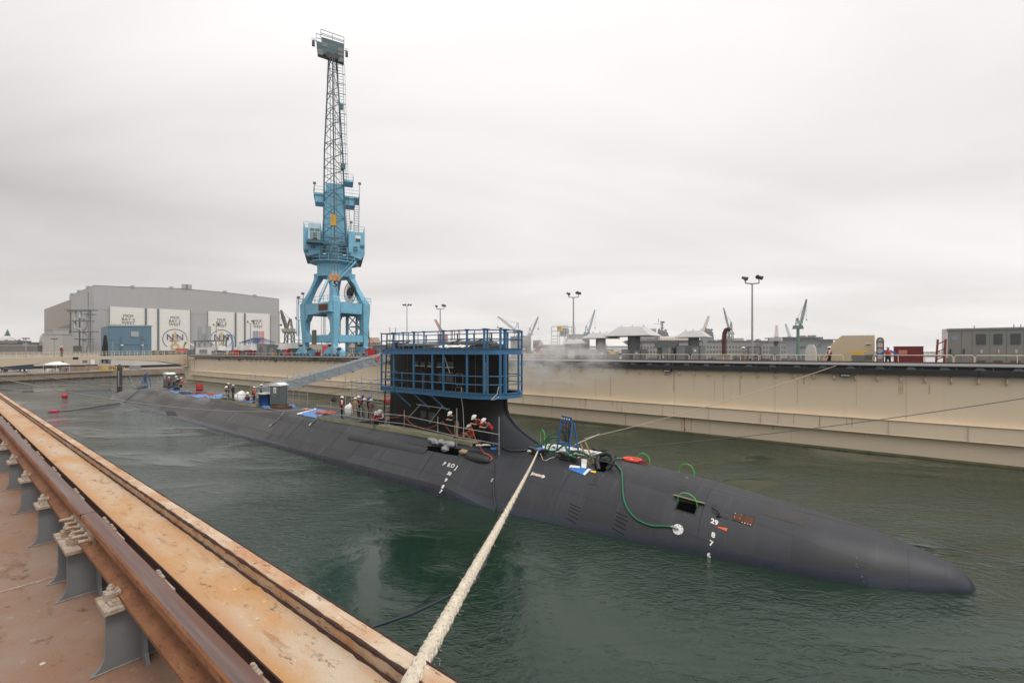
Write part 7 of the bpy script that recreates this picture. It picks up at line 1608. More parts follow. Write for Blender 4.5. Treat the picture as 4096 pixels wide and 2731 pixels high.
# red drum, blue tub, buckets, sacks
p = hs_(798, 1563, 0); t = T('red_drum', 'red steel drum standing on the aft deck', 'drum', SUB, (p.x, p.y, p.z)); MB().lathe([(.40, 0), (.42, .02), (.40, .3), (.43, .32), (.40, .34), (.40, .62), (.43, .64), (.40, .66), (.40, .95), (.42, .97), (.38, .98), (.01, .96)], (0, 0, 0), 20).build('drum_body', red, t)
p = hs_(1066, 1620, 0); t = T('blue_tub', 'round blue steel tub with boards laid on top', 'tub', SUB, (p.x, p.y, p.z)); MB().lathe([(.72, 0), (.72, 1.05), (.78, 1.06), (.78, 1.14), (.70, 1.15), (.01, 1.14)], (0, 0, 0), 24).build('tub_body', mat('tub_blue', (.012, .07, .22), .45), t); b = MB(); b.cb(0, 0, 1.16, 1.9, 1.5, .05); b.cb(-.5, .2, 1.22, 1.2, .3, .05); b.build('board', mat('board_pale', (.45, .42, .35), .7), t)
def blob(px, py, r_, lb, cat, m, name, sx_=1, sz=1, seed=0, up=.1):
    p = hs_(px, py, up); b = MB(); n_ = 14; vs = []
    for a in range(9):
        for q in range(n_): th = math.pi * a / 8; ph = 6.283 * q / n_; rr_ = r_ * (1 + .3 * noise.noise(V((math.cos(ph) * 1.3 + seed, math.sin(ph) * 1.3, th * 1.1)))); vs.append(p + V((math.sin(th) * math.cos(ph) * rr_ * sx_, math.sin(th) * math.sin(ph) * rr_, math.cos(th) * rr_ * sz + rr_ * sz * .6)))
    b.add(vs, [(a * n_ + q, a * n_ + (q + 1) % n_, (a + 1) * n_ + (q + 1) % n_, (a + 1) * n_ + q) for a in range(8) for q in range(n_)], True); return one(b, name, m, lb, cat, SUB)
blob(960, 1606, .55, 'large white plastic sack hanging on the short scaffold rail', 'sack', white, 'plastic_sack', .8, 1.1, 1); blob(941, 1598, .4, 'bright yellow green bag on the deck beside the navy jacket', 'bag', mat('hi_vis', (.45, .75, .03), .6), 'hi_vis_bag', 1, .8, 2)
blob(1397, 1664, .38, 'white plastic bag hanging low on the rail beside the khaki man', 'bag', white, 'plastic_bag', .7, 1.5, 3); blob(1335, 1630, .36, 'black rucksack hung on the scaffold rail', 'rucksack', mat('ruck', (.02, .02, .035), .8), 'rucksack', 1.1, .8, 4, .9)
blob(1550, 1640, .34, 'red life jacket hung on the tower ladder', 'life jacket', red, 'life_jacket', .8, 1.3, 5, .9); blob(1225, 1643, .28, 'red and white striped cloth lying on the pale tarp', 'cloth', mat('stripe_cloth', (.45, .06, .05), .8, dirt=(.8, .75, .72), da=.6, ds=4), 'striped_cloth', 1.6, .3, 6)
blob(1965, 1768, .17, 'small white bucket of tools hanging near the rail end', 'bucket', white, 'tool_bucket', .8, 1, 7, .1); blob(1590, 1702, .26, 'rolled pale bag leaning on the tower foot', 'bag', pale_grey, 'rolled_bag', .6, 1.4, 8); blob(1560, 1690, .30, 'coil of brown hose beside the seated men', 'hose', mat('brown_hose', (.2, .07, .02), .7), 'hose_coil', 1.8, .3, 9)
blob(1852, 1816, .22, 'tan canvas bundle in the recess before the short cowl', 'bundle', mat('canvas', (.30, .23, .13), .9, bump=.5), 'canvas_bundle', 1.3, .7, 12, .0)
# tangled cables on the aft deck
def tangle(px, py, n_, sp_, r_, m, lb, seed, name='cable_tangle'):
    rr = random.Random(seed); b = MB()
    for i in range(n_):
        pts = []; c = hs_(px + rr.uniform(-sp_, sp_), py + rr.uniform(-1, 1) * sp_ * .12, 0); a = rr.uniform(0, 6.28); r0 = rr.uniform(.3, 1.0)
        for j in range(12): a += rr.uniform(.5, 1.1); x, y = c.x + math.cos(a) * r0 * .8 + j * .03, c.y + math.sin(a) * r0 * .7; y = max(-2.1, min(2.1, y)); pts.append(V((x, y, hullz(x, y) + .05 + rr.uniform(0, .1))))
        b.tube(spl(pts, 3), r_, 5)
    return one(b, name, m, lb, 'cables', SUB)
tangle(770, 1574, 10, 40, .04, rubber, 'black cables and tools strewn over the aft blue tarps', 1); tangle(800, 1578, 6, 45, .035, orange_line, 'orange brown cables strewn beside the red drum', 2); tangle(1120, 1630, 9, 28, .035, rust, 'dark brown cable pile before the nearer toilet', 3)
tangle(1030, 1602, 8, 14, .04, rubber, 'black cable bundle hanging beside the blue tub', 4); tangle(2240, 1798, 16, 30, .022, white, 'white hose fittings heaped under the valve rack', 5); tangle(2350, 1812, 10, 26, .022, white, 'white fittings heaped behind the wooden ladder', 6)
tangle(900, 1596, 6, 30, .03, rubber, 'black hoses lying on the deck behind the short rail', 21); tangle(1285, 1654, 6, 22, .03, orange_line, 'rusty coloured cables beyond the pale tarp', 22); tangle(1440, 1684, 7, 26, .035, mat('cable_grey', (.12, .12, .12), .7), 'grey cables under the group of men', 23); tangle(560, 1553, 5, 16, .06, rubber, 'black hoses heaped at the farther valve rack', 24)
# flat grey hoses hanging over the hull side
for pts, lb in (([(1048, 1600), (1052, 1618), (1075, 1636), (1120, 1646), (1134, 1650), (1120, 1672), (1104, 1690), (1088, 1702)], 'flat grey hose crossing the deck and hanging down the hull'), ([(1268, 1674), (1258, 1684), (1246, 1696)], 'short flat grey hose end hanging below the pale tarp')):
    b = MB(); b.tube(spl([hs_(a, c, .05) for a, c in pts]), .06, 6); t = T('flat_hose', lb, 'hose', SUB); b.build('hose', mat('hose_grey', (.14, .14, .13), .7), t); e = hs_(*pts[-1], .06); d = e - hs_(*pts[-2], .06); MB().tube([e, e + d.normalized() * .25], .085, 8).build('coupling', galv, t)
one(MB().tube([hs_(565, 1552, .05), hs_(545, 1570, .05), hs_(520, 1592, .05), hs_(497, 1612, .05)], .07, 6), 'hull_strap', rubber, 'black strap lying over the stern of the hull', 'strap', SUB)
one(MB().tube(spl([hs_(2000, 1768, .04), hs_(2012, 1793, .05), hs_(2040, 1806, .05), hs_(2100, 1804, .05), hs_(2180, 1786, .05)]), .045, 8), 'black_hose', rubber, 'thick black hose curving from the rail end to the rack', 'hose', SUB)
t = T('overside_hose', 'black hose with metal coupling hanging down the near hull side into the water', 'hose', SUB); pts = [hs_(1990, 1790, .05), hs_(1985, 1830, .06), hs_(1975, 1880, .06), hs_(1972, 1930, .06), hs_(1974, 1980, .06), hs_(1982, 2040, .08)]; MB().tube(pts + [pts[-1] + V((0, -.4, -.6))], .04, 8).build('hose', rubber, t); p = hs_(1972, 1920, .07); MB().tube([p, p + V((0, -.12, -.16))], .06, 8).build('coupling', galv, t)
# orange safety lines
def line(pp, r_, m, name, lb, fr=SUB, cat='line', s_=0):
    pts = []
    for p, q in zip(pp, pp[1:]): pts += sag(p, q, s_ * (q - p).length if s_ else 0, 8)[:-1]
    return one(MB().tube(pts + [pp[-1]], r_, 5), name, m, lb, cat, fr)
rp = lambda px, py, y: V((SUB.at(px, y)[0], y, SUB.at(px, y, py)[1]))
line([rp(1535, 1668, -1.8), rp(1615, 1660, -2.3), rp(1640, 1690, -2.2), rp(1700, 1716, -2.3), rp(1770, 1684, -2.4)], .014, orange_line, 'safety_line', 'orange line looping along the tower foot rail', s_=.03)
line([rp(1770, 1684, -2.4), rp(1810, 1736, -2.4), rp(1850, 1738, -2.4), rp(1886, 1712, -2.3)], .014, orange_line, 'safety_line', 'orange line sagging in front of the leaning man', s_=.03)
line([rp(1886, 1705, -2.4), rp(1905, 1765, -2.5), hs_(1942, 1826, .08)], .016, orange_line, 'safety_line', 'orange line dropping to the coil on the hull', s_=.0)
b = MB(); c = S(1945, 1834); rr = random.Random(2)
for i in range(5): r0 = .16 + i * .03; b.tube([V((c.x + r0 * 1.4 * math.cos(a * .5) + rr.uniform(-.03, .03), c.y + r0 * .7 * math.sin(a * .5), hullz(c.x + r0 * 1.4 * math.cos(a * .5), c.y + r0 * .7 * math.sin(a * .5)) + .03 + .012 * i)) for a in range(14)], .013, 5)
one(b, 'rope_coil', orange_line, 'small coil of orange line lying on the hull', 'rope', SUB)
# ================= valve racks (blue A frames with gauges)
def rack(px, py, lb, sc_=1.0, rz=0, full=True):
    p = hs_(px, py, 0); t = T('valve_rack', lb, 'valve rack', SUB, (p.x, max(-1.2, p.y), hullz(p.x, max(-1.2, p.y))), rz, 'blue framed valve racks on the deck'); s_ = sc_
    bl = mat('rack_blue', (.02, .13, .34), .45)
    for q in (-1, 1):
        b = MB(); b.bar((q * .48 * s_, -.35 * s_, 0), (q * .44 * s_, -.06 * s_, 1.62 * s_), .06 * s_); b.bar((q * .48 * s_, .35 * s_, 0), (q * .44 * s_, .06 * s_, 1.62 * s_), .06 * s_); b.bar((q * .47 * s_, -.25 * s_, .5 * s_), (q * .47 * s_, .25 * s_, .5 * s_), .05 * s_); b.build('side_frame', bl, t)
    b = MB(); b.bar((-.46 * s_, -.06 * s_, 1.62 * s_), (.46 * s_, -.06 * s_, 1.62 * s_), .06 * s_, .12 * s_); b.bar((-.48 * s_, -.25 * s_, .52 * s_), (.48 * s_, -.25 * s_, .52 * s_), .05 * s_, .09 * s_); b.build('cross_bar', bl, t)
    b = MB(); b.box(-.42 * s_, .42 * s_, -.08 * s_, -.04 * s_, 1.70 * s_, 1.93 * s_); gp = b.build('gauge_board', bl, t)
    for i in range(4): x = (-.3 + i * .2) * s_; q = MB(); q.tube([(x, -.13 * s_, 1.815 * s_), (x, -.081 * s_, 1.815 * s_)], .09 * s_, 14); gg = q.build('gauge', black, gp); q = MB(); q.tube([(x, -.14 * s_, 1.815 * s_), (x, -.131 * s_, 1.815 * s_)], .065 * s_, 12); q.build('dial', white, gg)
    b = MB(); rr = random.Random(3)
    for x in (-.22, .02, .22, .36): b.tube([(x * s_, -.1 * s_, 1.6 * s_), (x * s_, -.12 * s_, .6 * s_)], .03 * s_, 6); 
    for i in range(11): x = rr.choice((-.22, .02, .22, .36)) * s_; z = rr.uniform(.7, 1.45) * s_; b.ball((x, -.13 * s_, z), .065 * s_, 6); b.tube([(x - .12 * s_, -.13 * s_, z), (x + .12 * s_, -.13 * s_, z)], .022 * s_, 5)
    b.tube([(-.4 * s_, -.15 * s_, .75 * s_), (.42 * s_, -.15 * s_, .72 * s_)], .035 * s_, 6); b.tube([(-.4 * s_, -.15 * s_, 1.1 * s_), (.1 * s_, -.15 * s_, 1.1 * s_)], .03 * s_, 6); b.build('manifold', mat('manifold', (.035, .035, .03), .5, var=.4), t)
    b = MB(); b.tube([(-.3 * s_, -.12 * s_, 1.5 * s_), (.3 * s_, -.12 * s_, 1.46 * s_)], .025 * s_, 5); b.build('red_pipe', red, t)
    return t
rack(2270, 1815, 'blue A frame valve rack with four gauges near the hatch', 1.0, R(-18)); rack(565, 1552, 'blue A frame valve rack near the stern, the farther one', 1.25, R(10))
rk = V((SUB.at(2235, -.6)[0], -.6, 2.3))
for i, (pts) in enumerate(([(2222, 1729), (2200, 1745), (2175, 1775), (2150, 1778)], [(2230, 1750), (2205, 1752), (2190, 1790), (2220, 1800), (2245, 1795), (2280, 1775), (2300, 1810), (2335, 1820)], [(2232, 1772), (2210, 1775), (2202, 1800), (2215, 1815), (2255, 1812)], [(2262, 1790), (2290, 1802), (2330, 1802), (2370, 1818), (2400, 1826)])):
    y_ = -.75; P_ = [V((SUB.at(a, y_)[0], y_ - .1 * q, max(2.4, SUB.at(a, y_, c)[1]))) for q, (a, c) in enumerate(pts)]
    one(MB().tube(spl(P_), .045, 8), 'green_hose', green_hose, ('green hose from the rack dropping to the tower fillet', 'long green hose looping in front of the valve rack', 'short green hose loop left of the rack foot', 'green hose running from the rack to the hatch')[i], 'hose', SUB)
P_ = [hs_(2420, 1834, .06), hs_(2455, 1838, .06), hs_(2495, 1840, .08)]; one(MB().tube(P_, .04, 8), 'green_hose', green_hose, 'green hose end reaching the orange life ring', 'hose', SUB)
P_ = [hs_(a, c, .07) for a, c in ((2452, 1850), (2470, 1870), (2486, 1895), (2489, 1930), (2492, 1980), (2497, 2010), (2512, 2052), (2545, 2088), (2600, 2112), (2650, 2118), (2688, 2115))]; one(MB().tube(spl(P_), .045, 8), 'green_hose', green_hose, 'long green hose draped down the bow side to the white flange', 'hose', SUB)
e = P_[-1]; one(MB().tube([e, e + V((.16, .0, .01))], .055, 8), 'hose_fitting', galv, 'silver end fitting of the long green hose', 'fitting', SUB)
one(MB().tube([hs_(536, 1555, .1), V((SUB.at(520, 0)[0], 0, 3.0)), V((SUB.at(515, 0)[0], 0, 2.5)), hs_(545, 1556, .1), hs_(580, 1553, .1)], .07, 6), 'green_hose', green_hose, 'green hose loop beside the farther valve rack', 'hose', SUB)
# lime hoops
for pa, pb, py, pt, lb, y_ in ((2162, 2178, 1768, 1718, 'narrow lime green hoop behind the tower fillet', 1.0), (2548, 2598, 1852, 1812, 'lime green hoop with red tape on the bow', .5), (2717, 2776, 1902, 1854, 'thin lime green hoop standing on the bow ridge', .4)):
    a, c = SUB.at(pa, y_)[0], SUB.at(pb, y_)[0]; zt_ = SUB.at((pa + pb) / 2, y_, pt)[1]; za, zc_ = hullz(a, y_), hullz(c, y_); hw = (c - a) / 2; m_ = (a + c) / 2
    t = T('hoop', lb, 'hoop', SUB, group='lime green hoops on the bow'); MB().tube([(a + .02, y_, za - .05), (a, y_, zt_ - .45)] + [(m_ - hw * 1.08 * math.cos(R(q)), y_, zt_ - .4 + .4 * math.sin(R(q))) for q in (0, 30, 60, 90, 120, 150, 180)] + [(c, y_, zt_ - .45), (c - .02, y_, zc_ - .05)], .02, 6).build('hoop_bar', lime, t)
    if 'red' in lb: b = MB(); b.bar((a, y_, zt_ - .4), (c, y_, zt_ - .4), .01, .05); b.bar((a, y_, zt_ - .42), (c - .1, y_, zc_ + .05), .01, .06); b.build('red_tape', mat('tape_red', (.4, .02, .05), .5), t)
a, c = S(2713, 2006), S(2790, 2030); t = T('hatch_hoop', 'lime green strap arched over the open square hatch', 'hoop', SUB); b = MB(); pts = [a.lerp(c, .5 - .5 * math.cos(R(q))) + V((0, -.05, .05 + .42 * math.sin(R(q)) ** .7)) for q in range(0, 181, 15)]
for p, q in zip(pts, pts[1:]): b.bar(p, q, .05, .012)
b.build('strap', lime, t)
a, c = S(2698, 1984), S(2820, 2018); n0 = nrm(a.x, a.y); one(MB().bar(a + n0 * .05, c + nrm(c.x, c.y) * .05, .05, .24, up=V((0, -1, .6))), 'timber_plank', timber, 'greenish timber plank lying above the square hatch opening', 'plank', SUB)
# open forward hatch: rim, black duct hose, ladder
c = S(2405, 1868); o = patch([(2372, 1846), (2438, 1850), (2420, 1888), (2384, 1886)], hb, 'hatch_opening', sub, .02)
t = T('duct_hose', 'ribbed black duct hose arching out of the forward hatch', 'duct hose', SUB); pts = [hs_(2395, 1880, .0), rp(2388, 1845, c.y), rp(2396, 1822, c.y + .2), rp(2425, 1812, c.y + .3), rp(2448, 1822, c.y + .2), rp(2452, 1845, c.y + .1), rp(2440, 1866, c.y), hs_(2428, 1880, 0)]
fine = []
for p, q in zip(pts, pts[1:]): fine += [p.lerp(q, i / 10) for i in range(10)]
MB().tube(fine, [.115 if i % 2 else .095 for i in range(len(fine))], 10).build('hose', rubber, t)
tangle(2405, 1836, 6, 8, .02, rubber, 'black cables spilling from the forward hatch', 12, 'hatch_cable')
b = MB(); a0, a1 = rp(2320, 1772, c.y + .2), rp(2368, 1878, c.y - .1); b0, b1 = rp(2340, 1765, c.y + .4), rp(2384, 1870, c.y + .1)
b.bar(a0, a1, .07, .04); b.bar(b0, b1, .07, .04)
for i in range(5): f = .62 + i * .17 if i < 3 else None; b.bar(a0.lerp(a1, f), b0.lerp(b1, f), .05) if f and f < 1 else None
one(b, 'wooden_ladder', wood, 'brown wooden ladder sticking out of the forward hatch', 'ladder', SUB)
# life ring
p = hs_(2530, 1846, .1); t = T('life_ring', 'orange life ring float lying on the bow deck', 'life ring', SUB, p, R(5)); MB().tube([(.42 * math.cos(a * .3927), .24 * math.sin(a * .3927), 0) for a in range(17)], .085, 10, False).build('ring', mat('float_orange', (.75, .06, .02), .45), t); MB().tube([(.52 * math.cos(a * .3927), .32 * math.sin(a * .3927), -.04) for a in range(17)], .015, 5, False).build('grab_line', black, t); MB().cb(.05, -.25, .03, .12, .05, .07).build('badge', white, t)
# cleats: rotating double-horned
def cleat(px, py, lb):
    p = hs_(px, py, 0); t = T('deck_cleat', lb, 'cleat', SUB, p, 0, 'black horned cleats on the submarine')
    for q in (-1, 1): MB().prism([(q * .10, -.02), (q * .34, -.02), (q * .34, .12), (q * .62, .26), (q * .60, .32), (q * .3, .30), (q * .08, .20)][::q], -.11, .11, 'y').build('horn', rubber, t)
    MB().cb(0, 0, -.02, .9, .34, .06).build('base', seam_m, t); return p
pc1 = cleat(2152, 1817, 'black horned cleat holding the thick white rope'); pc2 = cleat(2276, 1840, 'black horned cleat in front of the valve rack'); cleat(2398, 1812, 'black horned cleat behind the forward hatch'); 
b = MB(); rr = random.Random(14); pts = []
for i in range(60): pts.append(hs_(2215 + (i * 37 % 75), 1822 + (i * 23 % 9), .03 + .06 * rr.random()))
b.tube(pts, .014, 5); b.tube([pc1 + V((.1, 0, .15)), hs_(2172, 1842, .03), hs_(2184, 1846, .03), hs_(2198, 1836, .03), hs_(2218, 1830, .03)], .014, 5); one(b, 'thin_rope', mat('rope_white', (.7, .68, .6), .9), 'heap of thin white rope flaked on the bow deck', 'rope', SUB)
for (a, c) in (((2140, 1790), 0),): pass
# ================= gangway
ga, gb = SUB.w(*V((SUB.at(1030, 1.4)[0], 1.4, 2.35))), DOCK.w(*V((D(1600, .3), .3, 6.9)))
dirn = gb - ga; Lg = dirn.length; GF = Fr(ga.x, ga.y, math.atan2(dirn.y, dirn.x)); hl_ = math.hypot(dirn.x, dirn.y); rise = dirn.z
t = T('gangway', 'long aluminium truss gangway sloping from the dock to the deck', 'gangway', GF); gp = lambda f, y, z: V((hl_ * f, y, ga.z + rise * f + z)); ht = 1.15
for y in (-.5, .5):
    b = MB(); b.bar(gp(0, y, ht), gp(1.04, y, ht), .09, .12); b.build('top_chord', mat('alu_light', (.42, .46, .49), .4, .3), t); b = MB(); b.bar(gp(0, y, 0), gp(1.04, y, 0), .09, .14); b.build('bottom_chord', alu, t)
    b = MB(); n_ = 12
    for i in range(n_): b.bar(gp(i / n_, y, 0), gp((i + .0) / n_ - .012, y, ht), .08, .10); b.bar(gp(i / n_, y, ht), gp((i + 1) / n_, y, 0), .045)
    b.build('truss_web', alu, t)
    b = MB(); q = [gp(.01, y * .96, .08), gp(1.03, y * .96, .08), gp(1.03, y * .96, .82), gp(.01, y * .96, .82)]; b.add(q + [v_ + V((0, .01, 0)) for v_ in q], [(0, 1, 2, 3), (7, 6, 5, 4)]); b.build('side_sheet', mat('sheet_alu', (.27, .31, .34), .5, .2), t)
b = MB(); q = [gp(0, -.48, .02), gp(1.03, -.48, .02), gp(1.03, .48, .02), gp(0, .48, .02)]; b.add(q, [(0, 1, 2, 3)]); b.build('tread_deck', alu, t)
for i in range(1, 12, 2): b = MB(); b.bar(gp(i / 12, -.95, -.06), gp(i / 12, .7, -.06), .12, .1); b.bar(gp(i / 12, -.95, -.1), gp(i / 12, -.5, -.1), .05, .2); b.build('outrigger', alu, t)
t2 = T('life_ring', 'orange life ring hung on the gangway near its upper end', 'life ring', GF, gp(.78, -.62, .75)); MB().tube([(.32 * math.cos(a * .3927), 0, .32 * math.sin(a * .3927)) for a in range(17)], .07, 8, False).build('ring', MC['float_orange'], t2)
# ================= people
SKIN = {'l': mat('skin_light', (.48, .26, .18), .6, var=.03), 'm': mat('skin_mid', (.26, .13, .08), .6, var=.03), 'd': mat('skin_dark', (.09, .045, .03), .6, var=.03)}
CL = {}
def cloth(c):
    if c not in CL: CL[c] = mat('cloth_%d' % len(CL), c, .85, var=.12, vs=9)
    return CL[c]
boots = mat('boots', (.03, .025, .02), .7)
def J(pose):
    """joint positions, metres, the figure looks along -y"""
    j = dict(pel=(0, 0, .95), sp=(0, .01, 1.12), ch=(0, .01, 1.34), nk=(0, 0, 1.48), hd=(0, -.02, 1.60), hp=(0, -.03, 1.70))
    for s_, q in ((-1, 'L'), (1, 'R')):
        j['sh' + q] = (s_ * .185, .01, 1.42); j['el' + q] = (s_ * .24, .03, 1.14); j['wr' + q] = (s_ * .25, -.05, .89)
        j['hi' + q] = (s_ * .095, 0, .90); j['kn' + q] = (s_ * .11, -.02, .49); j['an' + q] = (s_ * .12, .02, .09); j['to' + q] = (s_ * .14, -.14, .04)
    U = lambda **k_: j.update(k_)
    if pose == 'lean':
        U(pel=(0, .28, .93), sp=(0, .20, 1.09), ch=(0, .04, 1.27), nk=(0, -.08, 1.38), hd=(0, -.17, 1.46), hp=(0, -.22, 1.55))
        for s_, q in ((-1, 'L'), (1, 'R')): U(**{'sh' + q: (s_ * .18, -.02, 1.34), 'el' + q: (s_ * .25, -.20, 1.16), 'wr' + q: (s_ * .05, -.36, 1.19), 'hi' + q: (s_ * .09, .28, .88), 'kn' + q: (s_ * .11, .20, .48), 'an' + q: (s_ * .12, .26, .09), 'to' + q: (s_ * .14, .10, .04)})
    if pose == 'sit':   # on the ground, knees drawn up
        U(pel=(0, .1, .13), sp=(0, .09, .30), ch=(0, .0, .52), nk=(0, -.05, .66), hd=(0, -.10, .77), hp=(0, -.14, .86))
        for s_, q in ((-1, 'L'), (1, 'R')): U(**{'sh' + q: (s_ * .18, -.01, .60), 'el' + q: (s_ * .26, -.20, .42), 'wr' + q: (s_ * .07, -.40, .45), 'hi' + q: (s_ * .09, .06, .13), 'kn' + q: (s_ * .15, -.34, .44), 'an' + q: (s_ * .12, -.50, .09), 'to' + q: (s_ * .13, -.66, .05)})
    if pose == 'seat':  # on a seat 0.5 m high
        U(pel=(0, .05, .55), sp=(0, .06, .72), ch=(0, .02, .95), nk=(0, -.03, 1.09), hd=(0, -.07, 1.21), hp=(0, -.10, 1.31))
        for s_, q in ((-1, 'L'), (1, 'R')): U(**{'sh' + q: (s_ * .18, .0, 1.03), 'el' + q: (s_ * .25, -.12, .78), 'wr' + q: (s_ * .14, -.36, .72), 'hi' + q: (s_ * .10, .02, .54), 'kn' + q: (s_ * .14, -.38, .55), 'an' + q: (s_ * .14, -.40, .12), 'to' + q: (s_ * .15, -.56, .06)})
    if pose == 'walk':
        U(elL=(-.25, .12, 1.15), wrL=(-.26, .10, .90), elR=(.24, -.06, 1.15), wrR=(.24, -.22, .96), knL=(-.1, -.17, .50), anL=(-.1, -.22, .10), toL=(-.11, -.38, .07), knR=(.1, .06, .48), anR=(.1, .28, .13), toR=(.11, .15, .04))
    if pose == 'wide':  # both hands spread on a rail
        U(elL=(-.42, -.05, 1.22), wrL=(-.62, -.16, 1.09), elR=(.42, -.05, 1.22), wrR=(.62, -.16, 1.09))
    if pose == 'point':  # right arm out to the side
        U(elR=(.46, -.05, 1.40), wrR=(.62, -.10, 1.22))
    if pose == 'hold':
        U(elL=(-.24, -.08, 1.14), wrL=(-.08, -.28, 1.12), elR=(.24, -.08, 1.14), wrR=(.08, -.28, 1.10))
    if pose == 'raise':
        U(elR=(.36, -.10, 1.48), wrR=(.50, -.30, 1.58), elL=(-.24, -.06, 1.14), wrL=(-.12, -.28, 1.05))
    return j
BONES = [('pel', 'sp', 2), ('sp', 'ch', 1), ('ch', 'nk', 1), ('nk', 'hd', 0)] + [b_ for q in 'LR' for b_ in (('ch', 'sh' + q, 1), ('sh' + q, 'el' + q, 1), ('el' + q, 'wr' + q, 4), ('pel', 'hi' + q, 2), ('hi' + q, 'kn' + q, 2), ('kn' + q, 'an' + q, 2), ('an' + q, 'to' + q, 3))]
RAD = dict(pel=(.155, .115), sp=(.140, .105), ch=(.165, .118), nk=(.058, .060), hd=(.065, .07), sh=(.072, .072), el=(.045, .045), wr=(.030, .032), hi=(.092, .092), kn=(.062, .064), an=(.046, .050), to=(.042, .034))
BODY = {}
def body_mesh(pose):
    if pose in BODY: return BODY[pose]
    j = J(pose); names = [n_ for n_ in j if n_ != 'hp']; ix = {n_: i for i, n_ in enumerate(names)}
    me = bpy.data.meshes.new('b'); me.from_pydata([j[n_] for n_ in names], [(ix[a], ix[c]) for a, c, _ in BONES], []); o = bpy.data.objects.new('b', me); sc.collection.objects.link(o)
    sk = o.modifiers.new('s', 'SKIN'); sk.use_smooth_shade = True; sd = o.modifiers.new('u', 'SUBSURF'); sd.levels = 1; sd.render_levels = 1
    if not me.skin_vertices: me.attributes.new('skin', 'FLOAT', 'POINT') if 0 else None
    bm_ = bmesh.new(); bm_.from_mesh(me); ly = bm_.verts.layers.skin.verify()
    bm_.verts.ensure_lookup_table()
    for n_, i in ix.items():
        kx = n_.rstrip('LR') if n_[-1] in 'LR' else n_; bm_.verts[i][ly].radius = RAD[kx]; bm_.verts[i][ly].use_root = (n_ == 'pel')
    bm_.to_mesh(me); bm_.free()
    dg = bpy.context.evaluated_depsgraph_get(); e = bpy.data.meshes.new_from_object(o.evaluated_get(dg)); bpy.data.objects.remove(o)
    V_ = [tuple(v_.co) for v_ in e.vertices]; F_ = [tuple(p.vertices) for p in e.polygons]; MI = []
    segs = [(V(j[a]), V(j[c]), m_) for a, c, m_ in BONES]
    for f in F_:
        c = V((0, 0, 0))
        for i in f: c += V(V_[i])
        c /= len(f); best = (9, 0)
        for a, d, m_ in segs:
            ab = d - a; t_ = max(0, min(1, (c - a).dot(ab) / max(1e-6, ab.length_squared))); ds = (c - a - ab * t_).length
            if ds < best[0]: best = (ds, m_)
        MI.append(best[1])
    mb = MB(); mb.v = V_; mb.f = F_; mb.mi = MI; mb.sm = [True] * len(F_); mb.cur = 0
    # head, face and hands
    h0, h1 = V(j['hd']), V(j['hp']); up = (h1 - V(j['nk'])).normalized(); fw = V((0, -1, 0)) - up * (-up.y); fw.normalize(); sd_ = up.cross(fw); c = h0.lerp(h1, .45)
    rings = []; n_ = 12
    for a in range(9):
        th = math.pi * a / 8; z = -math.cos(th) * .118; r_ = math.sin(th)
        wx, wy = .078 * r_ * (1 - .18 * (z < -.03)), .098 * r_
        for q in range(n_): ph = 6.2832 * q / n_; rings.append(c + up * z + sd_ * (math.cos(ph) * wx) + fw * (math.sin(ph) * wy))
    mb.add(rings, [(a * n_ + q, a * n_ + (q + 1) % n_, (a + 1) * n_ + (q + 1) % n_, (a + 1) * n_ + q) for a in range(8) for q in range(n_)], True)
    mb.tube([c + fw * .085 + up * .015, c + fw * .118 - up * .022, c + fw * .095 - up * .032], [.007, .015, .009], 5)
    for s_ in (-1, 1): mb.ball(c + sd_ * s_ * .080 - up * .01, .022, 6, .5, .8, 1.2)
    mb.cur = 5
    for s_ in (-1, 1): mb.ball(c + fw * .088 + sd_ * s_ * .03 + up * .012, .010, 6)
    mb.tube([c + fw * .092 + sd_ * .024 - up * .058, c + fw * .096 - up * .057, c + fw * .092 - sd_ * .024 - up * .058], .005, 4)
    mb.cur = 0
    for q in 'LR':
        w_, e_ = V(j['wr' + q]), V(j['el' + q]); d = (w_ - e_).normalized(); s_ = -1 if q == 'L' else 1; ac = d.cross(V((0, 0, 1))); ac = ac.normalized() if ac.length > .2 else V((0, 1, 0)); nn = ac.cross(d)
        mb.tube([w_ - d * .01, w_ + d * .04, w_ + d * .085], [.028, .038, .034], 7)
        for i, ln in enumerate((.062, .072, .068, .054)):
            b0 = w_ + d * .075 + ac * (-.027 + .018 * i); mb.tube([b0, b0 + d * ln * .55 - nn * .006, b0 + d * ln * .85 - nn * .028], [.010, .009, .007], 5)
        t0 = w_ + d * .03 - ac * .034; mb.tube([t0, t0 - ac * .028 + d * .022, t0 - ac * .034 + d * .055 - nn * .01], [.012, .010, .008], 5)
    BODY[pose] = (mb, j, c, up, fw, sd_); return BODY[pose]
